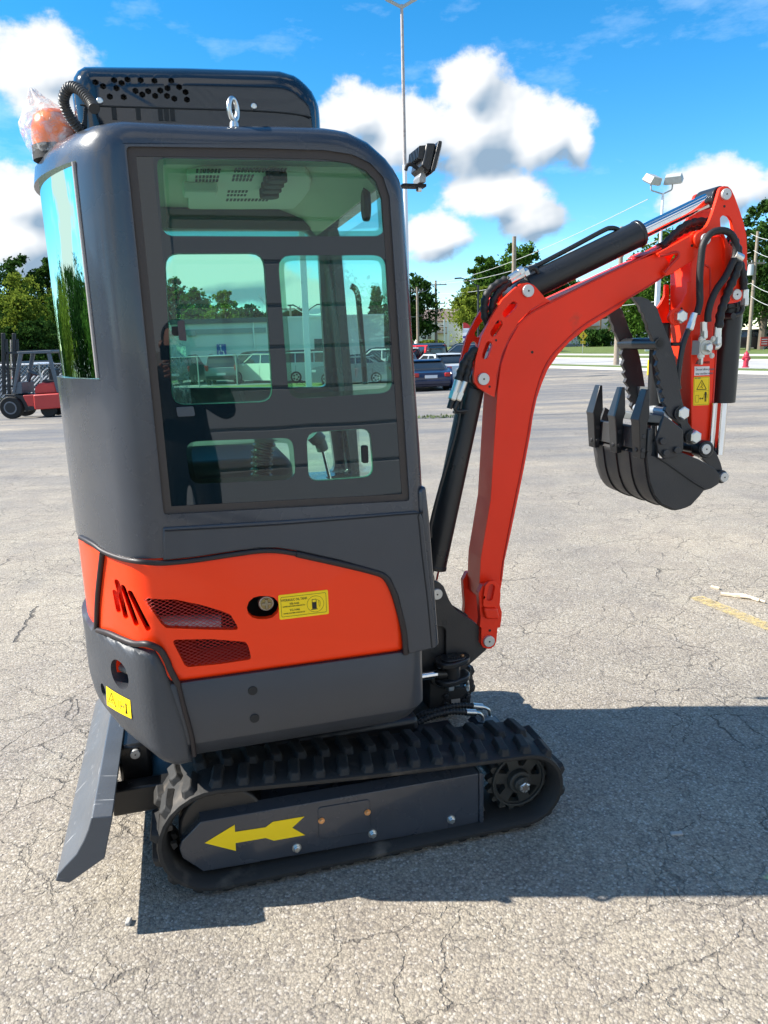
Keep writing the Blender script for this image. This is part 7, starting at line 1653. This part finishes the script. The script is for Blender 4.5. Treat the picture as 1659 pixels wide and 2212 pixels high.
# ================================================================== FENCES
galv = mat('galvanised_steel', (.42, .44, .44), .45, metal=.5)
def chain_fence(x0, x1, y0, y1, h, label, slats=False, step=2.6, pitch=.16):
    r = empty('chain_link_fence', (x0, y0, gh(x0, y0)), label=label, cat='fence'); n = max(1, round(math.hypot(x1-x0, y1-y0)/step)); P = []
    for i in range(n+1):
        t = i/n; x, y = x0+(x1-x0)*t, y0+(y1-y0)*t; z = gh(x, y); P.append(Vector((x-x0, y-y0, z-gh(x0, y0)))); cyl('post', P[-1], P[-1]+Vector((0, 0, h+.05)), .035, galv, r, n=10)
    for dz in (h, .1): 
        for a, b in zip(P, P[1:]): cyl('rail', a+Vector((0, 0, dz)), b+Vector((0, 0, dz)), .022, galv, r, n=8)
    vs = []; fs = []; Lh = (P[-1]-P[0]).length; d = (P[-1]-P[0])/Lh; k = -h
    def quad(a, b, w):
        n_ = Vector((0, 0, 1)).cross(d).normalized(); i = len(vs); t = (b-a).normalized(); s = t.cross(n_)*w; vs.extend([a+s, a-s, b-s, b+s, ]); fs.append((i, i+1, i+2, i+3))
    while k < Lh:
        for sg_ in (1, -1):
            a, b = k, k+h; za, zb_ = (0, h) if sg_ > 0 else (h, 0)
            if a < 0: za += (0-a)*sg_; a = 0
            if b > Lh: zb_ -= (b-Lh)*sg_; b = Lh
            if b > a: quad(P[0]+d*a+Vector((0, 0, za)), P[0]+d*b+Vector((0, 0, zb_)), .005 if not slats else .006)
        k += pitch
    tag(mesh('chain_mesh', vs, fs, galv, r), kind='stuff')
    if slats:
        vs = []; fs = []; k = -h; 
        while k < Lh:
            a, b = max(0, k), min(Lh, k+h); za = a-k; zb_ = b-k; off = Vector((0, .02, 0))
            i = len(vs); A = P[0]+d*a+Vector((0, 0, za))+off; B = P[0]+d*b+Vector((0, 0, zb_))+off; s = Vector((0, 0, .055)); vs.extend([A-s, A+s, B+s, B-s]); fs.append((i, i+1, i+2, i+3)); k += .17
        tag(mesh('privacy_slats', vs, fs, mat('dark_slat', (.03, .04, .05), .6), r), kind='stuff')
    return r
chain_fence((-17.013, 0.885)[0], (-9.496, 0.679)[0], 31.5, 33.5, 1.75, 'chain link fence with dark slats behind the forklift', slats=True)
chain_fence((-12.713, 0.317)[0], (-5.908, 0.13)[0], 43.6, 42.6, 1.75, 'open chain link fence in front of the parked SUVs')
# ================================================================== POLES, LAMPS, WIRES
wpaint = mat('white_pole_paint', (.74, .76, .78), .45, dirt=((.35, .30, .27), -.05, 3)); poleW = mat('weathered_pole_wood', (.27, .22, .17), .9, bump=.5, bscale=20, var=.2); dark_m = mat('dark_bronze', (.02, .022, .024), .5); shoebox = mat('luminaire_grey', (.40, .42, .40), .5, var=.1)
def lamp_post(x, y, h, w, heads, label, base_c=None, rusty=False, sq=True):
    z = gh(x, y); r = empty('lamp_post', (x, y, z), label=label, cat='lamp post')
    pole_m = wpaint
    if sq: box('pole', -w/2, -w/2, 0, w/2, w/2, h*.62, pole_m, r, .01)
    else: cyl('pole', (0, 0, 0), (0, 0, h*.62), w/2, pole_m, r, n=20, r2=w*.42)
    cyl('pole_top', (0, 0, h*.62), (0, 0, h-.3), w*.36, mat('rusty_pole', (.42, .38, .36), .7, dirt=((.16, .08, .05), .06, 9)) if rusty else pole_m, r, n=16, r2=w*.28)
    if base_c: cyl('base', (0, 0, 0), (0, 0, .75), w*1.5, base_c, r, n=24, bev=.02)
    for a, tilt, dx in heads:
        hd_ = ring_loft('lamp_head', [[(-.34, -.20, 0), (.34, -.20, 0), (.34, .20, 0), (-.34, .20, 0)], [(-.42, -.26, .06), (.42, -.26, .06), (.42, .26, .06), (-.42, .26, .06)], [(-.34, -.24, .36), (.34, -.24, .36), (.34, .24, .36), (-.34, .24, .36)]], shoebox, r, 20)
        hd_.location = (dx, -.05, h+.12); hd_.rotation_euler = (R(tilt), 0, R(a))
        tube('bracket_arm', [(0, 0, h-.35), (dx*.5, 0, h-.25), (dx*.9, 0, h-.15), (dx*.95, 0, h+.1)], .035, shoebox, r, n=8)
    return r
p1 = (13.585, 37.306, -0.399); zt1 = (13.67, 8.358)
lamp_post(p1[0], p1[1], zt1[1]-gh(p1[0], p1[1]), .20, [(38, 30, -.62), (-28, 28, .45)], 'white lamp post with yellow base and two box-shaped heads', base_c=mat('yellow_base', (.72, .45, .01), .6))
p2 = (-3.735, 39.261, -0.63)
lamp_post(p2[0], p2[1], 13, .30, [(0, 20, -.7)], 'thick white square lamp post seen through the cab window')
t2 = [(0.591,8.71),(0.657,5.23)]
lamp_post(t2[1][0]+.03, 18, t2[0][1]-gh(.5, 18)+.25, .115, [(30, 10, -.40), (-30, 10, .40)], 'tall slim lamp post rising behind the cab into the clouds', rusty=True, sq=False)
def utility_pole(x, y, ztop, label, arms=((.5, 1.2),), r0=.17, trans=False, m=poleW):
    z = gh(x, y); h = ztop-z; r = empty('utility_pole', (x, y, z), label=label, cat='utility pole', group=None); cyl('pole', (0, 0, 0), (0, 0, h), r0, m, r, n=14, r2=r0*.7)
    for dz, w in arms:
        box('crossarm', -w, -.06, h-dz-.07, w, .06, h-dz+.07, m, r)
        for s in (-.9, -.4, .4, .9): cyl('insulator', (w*s, 0, h-dz+.07), (w*s, 0, h-dz+.27), .05, galv, r, n=8)
    if trans: cyl('transformer', (-.38, -.05, h-3.6), (-.38, -.05, h-2.7), .24, mat('transformer_grey', (.45, .48, .50), .5), r, n=16, bev=.03)
    return r
def up(pxtop, D_, label, **k): return utility_pole(pxtop[0], D_, pxtop[1], label, **k)
uA = (9.886, 8.653); up(uA, 56, 'bare wooden pole top above the trees left of the arm cylinder', arms=(), r0=.20)
uB0 = (15.681, 49.925, -0.371); uB = (15.564, 8.307); utility_pole(uB0[0], uB0[1], uB[1], 'wooden pole standing at the kerb between the thumb and the boom', arms=(), r0=.19)
uC0 = (32.58, 66.69, -0.147); uC = (32.142, 9.874); utility_pole(uC0[0], uC0[1], uC[1], 'wooden utility pole with transformer right of the stick', arms=((2.6, .8),), r0=.17, trans=True)
uD = (8.422, 9.975); up(uD, 112, 'grey utility pole with two crossarms in front of the apartments', arms=((.6, 1.6), (3.2, 1.4)), r0=.22)
uE = (5.108, 8.337); up(uE, 100, 'utility pole grazing the cab front edge', arms=((.5, .8),), r0=.20)
uF = (-8.619, 5.313); up(uF, 75, 'distant utility pole left of the white lamp post in the cab window', arms=((.4, 1.0),), r0=.14)
# street light with a curved arm
def street_light(px, D_, armx, label):
    x, zt = px; z = gh(x, D_); h = zt-z; r = empty('street_light', (x, D_, z), label=label, cat='street light'); cyl('pole', (0, 0, 0), (0, 0, h-.6), .09, dark_m, r, n=12)
    for s in armx: tube('arm', [(0, 0, h-.75), (s*.35, 0, h-.35), (s*.8, 0, h-.02), (s, 0, h)], .05, dark_m, r, n=8); ring_loft('lamp_head', [[(s-.35, -.12, h-.06), (s+.3, -.12, h-.04), (s+.3, .12, h-.04), (s-.35, .12, h-.06)], [(s-.3, -.10, h+.05), (s+.25, -.10, h+.07), (s+.25, .10, h+.07), (s-.3, .10, h+.05)]], dark_m, r)
    return r
street_light((8.605, 6.665), 66, (-1.7,), 'dark street light with curved arm left of the boom')
street_light((-6.65, 5.028), 70, (-1.3, 1.3), 'dark twin-arm street light beside the white lamp post')
def wire(pts, label, r=.022, sag=.5):
    a, b = Vector(pts[0]), Vector(pts[1]); P = [a.lerp(b, i/14)-Vector((0, 0, sag*4*(i/14)*(1-i/14))) for i in range(15)]
    o = tube('power_line', P, r, mat('wire_grey', (.45, .47, .46), .5), None, n=5, curve=0); tag(o, label, 'power line', 'overhead wires'); return o
A3 = lambda q, D_: (q[0], D_, q[1])
wl_ = [((7.679, 9.609), 112, (15.554, 9.089), 45), ((8.754, 9.58), 112, (16.139, 8.08), 45), ((7.997, 8.179), 112, (16.209, 6.822), 45), ((7.631, 5.976), 112, (24.746, 4.367), 60), ((7.631, 5.976), 112, (2.577, 5.388), 100), ((8.015, 9.6), 112, (4.447, 8.355), 100), ((31.664, 9.607), 66, (29.176, 8.505), 50), ((32.013, 8.26), 66, (29.329, 7.103), 50), ((32.003, 5.584), 66, (29.611, 4.533), 50), ((32.094, 4.512), 66, (29.706, 3.662), 50), ((31.789, 8.116), 66, (21.857, 9.039), 100), ((32.003, 5.584), 66, (25.491, 4.64), 110), ((-8.329, 5.155), 75, (-2.775, 4.758), 60), ((-8.555, 5.161), 75, (-9.253, 5.28), 60)]
lbs = ['upper wire running up to the right from the grey pole', 'second wire from the grey pole crossing the arm cylinder', 'lower wire from the grey pole crossing the boom', 'low service wire crossing behind the boom', 'wire between the two poles beside the cab, lower', 'wire between the two poles beside the cab, upper', 'top wire leaving the right pole to the right edge', 'second wire leaving the right pole', 'third wire leaving the right pole below the transformer', 'lowest wire leaving the right pole', 'wire from the right pole towards the trees behind the stick', 'low wire behind the thumb plates', 'wire right of the distant pole in the cab window', 'wire left of the distant pole in the cab window']
for (p, d1, q_, d2), lb_ in zip(wl_, lbs): wire((A3(p, d1), A3(q_, d2)), lb_, sag=.9)
# ---- hydrant, signs, flag, bush
hp = (18.699, 38.41, -0.331)
hy = empty('fire_hydrant', (hp[0], hp[1], gh(hp[0], hp[1])+.12), label='red fire hydrant on the grass verge right of the stick', cat='fire hydrant'); hr = mat('hydrant_red', (.50, .03, .06), .5, var=.1)
def lathe(nm, prof, m, parent, n=24):
    bm = bmesh.new(); rg = [[bm.verts.new((r*math.cos(2*math.pi*k/n), r*math.sin(2*math.pi*k/n), z)) for k in range(n)] for r, z in prof]
    for a, b in zip(rg, rg[1:]):
        for k in range(n): bm.faces.new([a[k], a[(k+1) % n], b[(k+1) % n], b[k]])
    bm.faces.new(rg[0][::-1]); bm.faces.new(rg[-1]); return from_bm(nm, bm, m, parent, 40)
lathe('barrel', [(.17, 0), (.17, .05), (.125, .06), (.125, .50), (.165, .51), (.165, .56), (.13, .57), (.13, .64), (.10, .72), (.05, .77), (.03, .78), (.03, .84)], hr, hy)
for a in (0, 180): d_ = Vector((math.cos(R(a)), math.sin(R(a)), 0)); cyl('hose_nozzle', Vector((0, 0, .44))+d_*.1, Vector((0, 0, .44))+d_*.20, .065, hr, hy, n=16, bev=.005)
cyl('pumper_nozzle', (0, -.1, .40), (0, -.21, .40), .085, hr, hy, n=16, bev=.006)
cs = (21.523, 1.606); cr = empty('crossing_sign', (cs[0], 80, gh(cs[0], 80)), label='yellow diamond pedestrian crossing sign on a post', cat='road sign'); hz = cs[1]-gh(cs[0], 80)
cyl('post', (0, .05, 0), (0, .05, hz+.3), .035, galv, cr, n=8); ys_m = mat('sign_yellow', (.85, .55, .02), .4)
plate('sign_board', [(0, hz-.46), (.46, hz), (0, hz+.46), (-.46, hz)], -.01, .01, ys_m, cr); plate('lower_board', [(-.25, hz-.82), (.25, hz-.82), (.25, hz-.52), (-.25, hz-.52)], -.01, .01, ys_m, cr)
bm = bmesh.new(); 
for a, b, w in (((0, .12), (0, -.05), .05), ((0, -.05), (-.10, -.26), .03), ((0, -.05), (.10, -.26), .03), ((0, .10), (.12, -.02), .022), ((0, .10), (-.10, .0), .022)): tube('', [(a[0], -.016, hz+a[1]), (b[0], -.016, hz+b[1])], w, None, n=5, curve=0, into=bm)
from_bm('walking_figure', bm, ink, cr); cyl('figure_head', (0, -.012, hz+.22), (0, -.02, hz+.22), .05, ink, cr, n=10); text('AHEAD', (0, -.013, hz-.67), .14, ink, cr)
fl = [(9.076,3.268),(9.069,0.42)]; ff_ = empty('feather_flag', (fl[0][0], 80, fl[1][1]), label='tall feather flag, red at the top and white and blue below', cat='flag'); fh = fl[0][1]-fl[1][1]
cyl('pole', (-.25, 0, -.6), (-.25, 0, fh*.97), .03, galv, ff_, n=8)
cw_ = {'r': mat('flag_red', (.62, .04, .04), .7), 'w': mat('flag_white', (.75, .75, .78), .7), 'b': mat('flag_blue', (.04, .05, .30), .7)}
sec_ = [(0, .16, 'b'), (.16, .24, 'w'), (.24, .34, 'b'), (.34, .44, 'w'), (.44, .52, 'b'), (.52, .64, 'w'), (.64, .80, 'w'), (.80, 1.0, 'r')]
for i, (a, b, c) in enumerate(sec_):
    wt = lambda t: .85*math.sqrt(max(.02, 1-max(0, (t-.72)/.30)**2)); n = 4; vs = []
    for k in range(n+1): t = a+(b-a)*k/n; vs += [(-.25, .05*math.sin(9*t), t*fh), (-.25+wt(t), .10*math.sin(7*t+1), t*fh)]
    mesh('flag_panel', vs, [(2*k, 2*k+1, 2*k+3, 2*k+2) for k in range(n)], cw_[c], ff_)
bu = (32.153, 2.417)
tree(bu[0], 112, bu[1], 5.5, 'dark', 71, 'dark bush against the white apartment wall', n=2500, low=0, d=112, name='bush')
for i, c in enumerate([(8.698,1.567),(10.15,1.528)]): tree(c[0], 140, gh(c[0], 140)+1.6, 3.2, 'yellow', 80+i, ['clipped golden bush left of the other one in front of the apartments', 'clipped green bush right of the golden one'][i], n=900, low=0, d=140, name='bush')
ys_ = (34.609, 0.636); yd_ = empty('yard_sign', (ys_[0], 68, ys_[1]-.5), label='small red yard sign at the right edge', cat='sign'); box('board', -.35, -.02, .1, .35, .02, .9, mat('yard_red', (.55, .03, .02), .5), yd_); cyl('leg', (0, 0, -.5), (0, 0, .1), .02, galv, yd_, n=6)
for zz in (.3, .5, .7): box('printed_stripe', -.26, -.025, zz-.03, .26, -.021, zz+.03, wsg, yd_)
ps = (27.21, 0.062); pd = empty('pavement_sign', (ps[0], 76, gh(ps[0], 76)), label='small white and blue board behind the thumb plates', cat='sign'); box('board', -.5, -.03, .1, .5, .03, 1.1, wsg, pd); box('printed_band', -.4, -.036, .5, .4, -.031, .95, mat('band_blue', (.08, .2, .4), .5), pd)
# ================================================================== PHOTOGRAPHER (mirrored in the glass)
def skin_body(name, verts, edges, radii, m, parent, root=0, sub=2):
    me = bpy.data.meshes.new(name); me.from_pydata(verts, edges, []); o = bpy.data.objects.new(name, me); C.objects.link(o); o.parent = parent
    sk = o.modifiers.new('skin', 'SKIN'); sk.use_smooth_shade = True
    for i, r_ in enumerate(radii): me.skin_vertices[0].data[i].radius = r_ if isinstance(r_, tuple) else (r_, r_); me.skin_vertices[0].data[i].use_root = (i == root)
    s = o.modifiers.new('sub', 'SUBSURF'); s.levels = sub; s.render_levels = sub; me.materials.append(m); return o
skinm = mat('skin', (.36, .19, .13), .5); cloth = mat('black_clothes', (.012, .013, .016), .85, bump=.5, bscale=30); hairm = mat('dark_hair', (.012, .009, .008), .6)
pe = empty('person', (.12, -.42, 0), R(15), label='photographer in black clothes holding up a phone, mirrored in the side glass', cat='person')
V = [(0, 0, .95), (0, .01, 1.12), (0, .0, 1.30), (0, 0, 1.43), (0, .02, 1.50), (-.19, 0, 1.42), (-.27, .06, 1.20), (-.20, .29, 1.44), (.19, 0, 1.42), (.27, .06, 1.20), (-.02, .30, 1.44), (-.10, 0, .88), (-.11, .01, .50), (-.11, -.03, .10), (.10, 0, .88), (.11, .01, .50), (.11, -.03, .10), (-.11, .10, .05), (.11, .10, .05)]
E_ = [(0, 1), (1, 2), (2, 3), (3, 4), (3, 5), (5, 6), (6, 7), (3, 8), (8, 9), (9, 10), (0, 11), (11, 12), (12, 13), (0, 14), (14, 15), (15, 16), (13, 17), (16, 18)]
Rd = [(.17, .12), (.155, .115), (.175, .12), (.13, .09), (.055, .055), .075, .055, .038, .075, .055, .038, .10, .075, .05, .10, .075, .05, .045, .045]
skin_body('body', V, E_, Rd, cloth, pe)
HV = [(0, .02, 1.49), (0, .03, 1.56), (0, .03, 1.64), (0, .02, 1.72), (0, .11, 1.60), (0, .125, 1.615)]
hdm = bmesh.new(); bmesh.ops.create_uvsphere(hdm, u_segments=28, v_segments=20, radius=1)
for v in hdm.verts:
    x, y, z = v.co; jaw = 1-.28*max(0, -z); v.co = Vector((x*.076*jaw, .02+y*.098*(1-.1*max(0, -z)), 1.625+z*.118)); 
    if y > .8 and abs(x) < .25 and -.35 < z < .12: v.co.y += .020
from_bm('head', hdm, skinm, pe, 80)
hh = bmesh.new(); bmesh.ops.create_uvsphere(hh, u_segments=24, v_segments=16, radius=1)
for v in hh.verts: v.co = Vector((v.co.x*.084, .005+v.co.y*.102, 1.650+v.co.z*.103))
bmesh.ops.delete(hh, geom=[v for v in hh.verts if (v.co.y > .06 and v.co.z < 1.69) or v.co.z < 1.58], context='VERTS'); from_bm('hair', hh, hairm, pe, 80)
for s in (-1, 1):
    cyl('ear', (s*.074, .02, 1.615), (s*.086, .012, 1.618), .026, skinm, pe, n=12); cyl('eye', (s*.03, .112, 1.635), (s*.03, .116, 1.635), .010, ink, pe, n=10)
    hb_ = Vector((-.115+s*.085, .33, 1.47))
    vs_ = [tuple(hb_+Vector((0, -.05, -.04))), tuple(hb_), tuple(hb_+Vector((-s*.012, .03, .045)))]; ed_ = [(0, 1), (1, 2)]; rd_ = [.026, (.034, .022), (.030, .018)]
    for k in range(4):
        b = hb_+Vector((-s*.01, .035+.004*k, .05-.024*k)); i = len(vs_); vs_ += [tuple(b), tuple(b+Vector((-s*.012, .04, .012))), tuple(b+Vector((-s*.045, .045, .008)))]; ed_ += [(2, i), (i, i+1), (i+1, i+2)]; rd_ += [.010, .009, .008]
    i = len(vs_); b = hb_+Vector((-s*.02, .0, .0)); vs_ += [tuple(b), tuple(b+Vector((-s*.03, .02, .03))), tuple(b+Vector((-s*.05, .035, .05)))]; ed_ += [(1, i), (i, i+1), (i+1, i+2)]; rd_ += [.013, .011, .009]
    skin_body('hand', vs_, ed_, rd_, skinm, pe, root=1, sub=1)
ph = box('phone', -.078, -.0045, -.038, .078, .0045, .038, mat('phone_black', (.01, .01, .012), .2), None, .003); ph.matrix_world = Matrix.Translation((.0, -.022, 1.575)) @ Matrix.Rotation(R(-13), 4, 'X')
tag(ph, 'black phone held up in both hands by the photographer', 'phone')
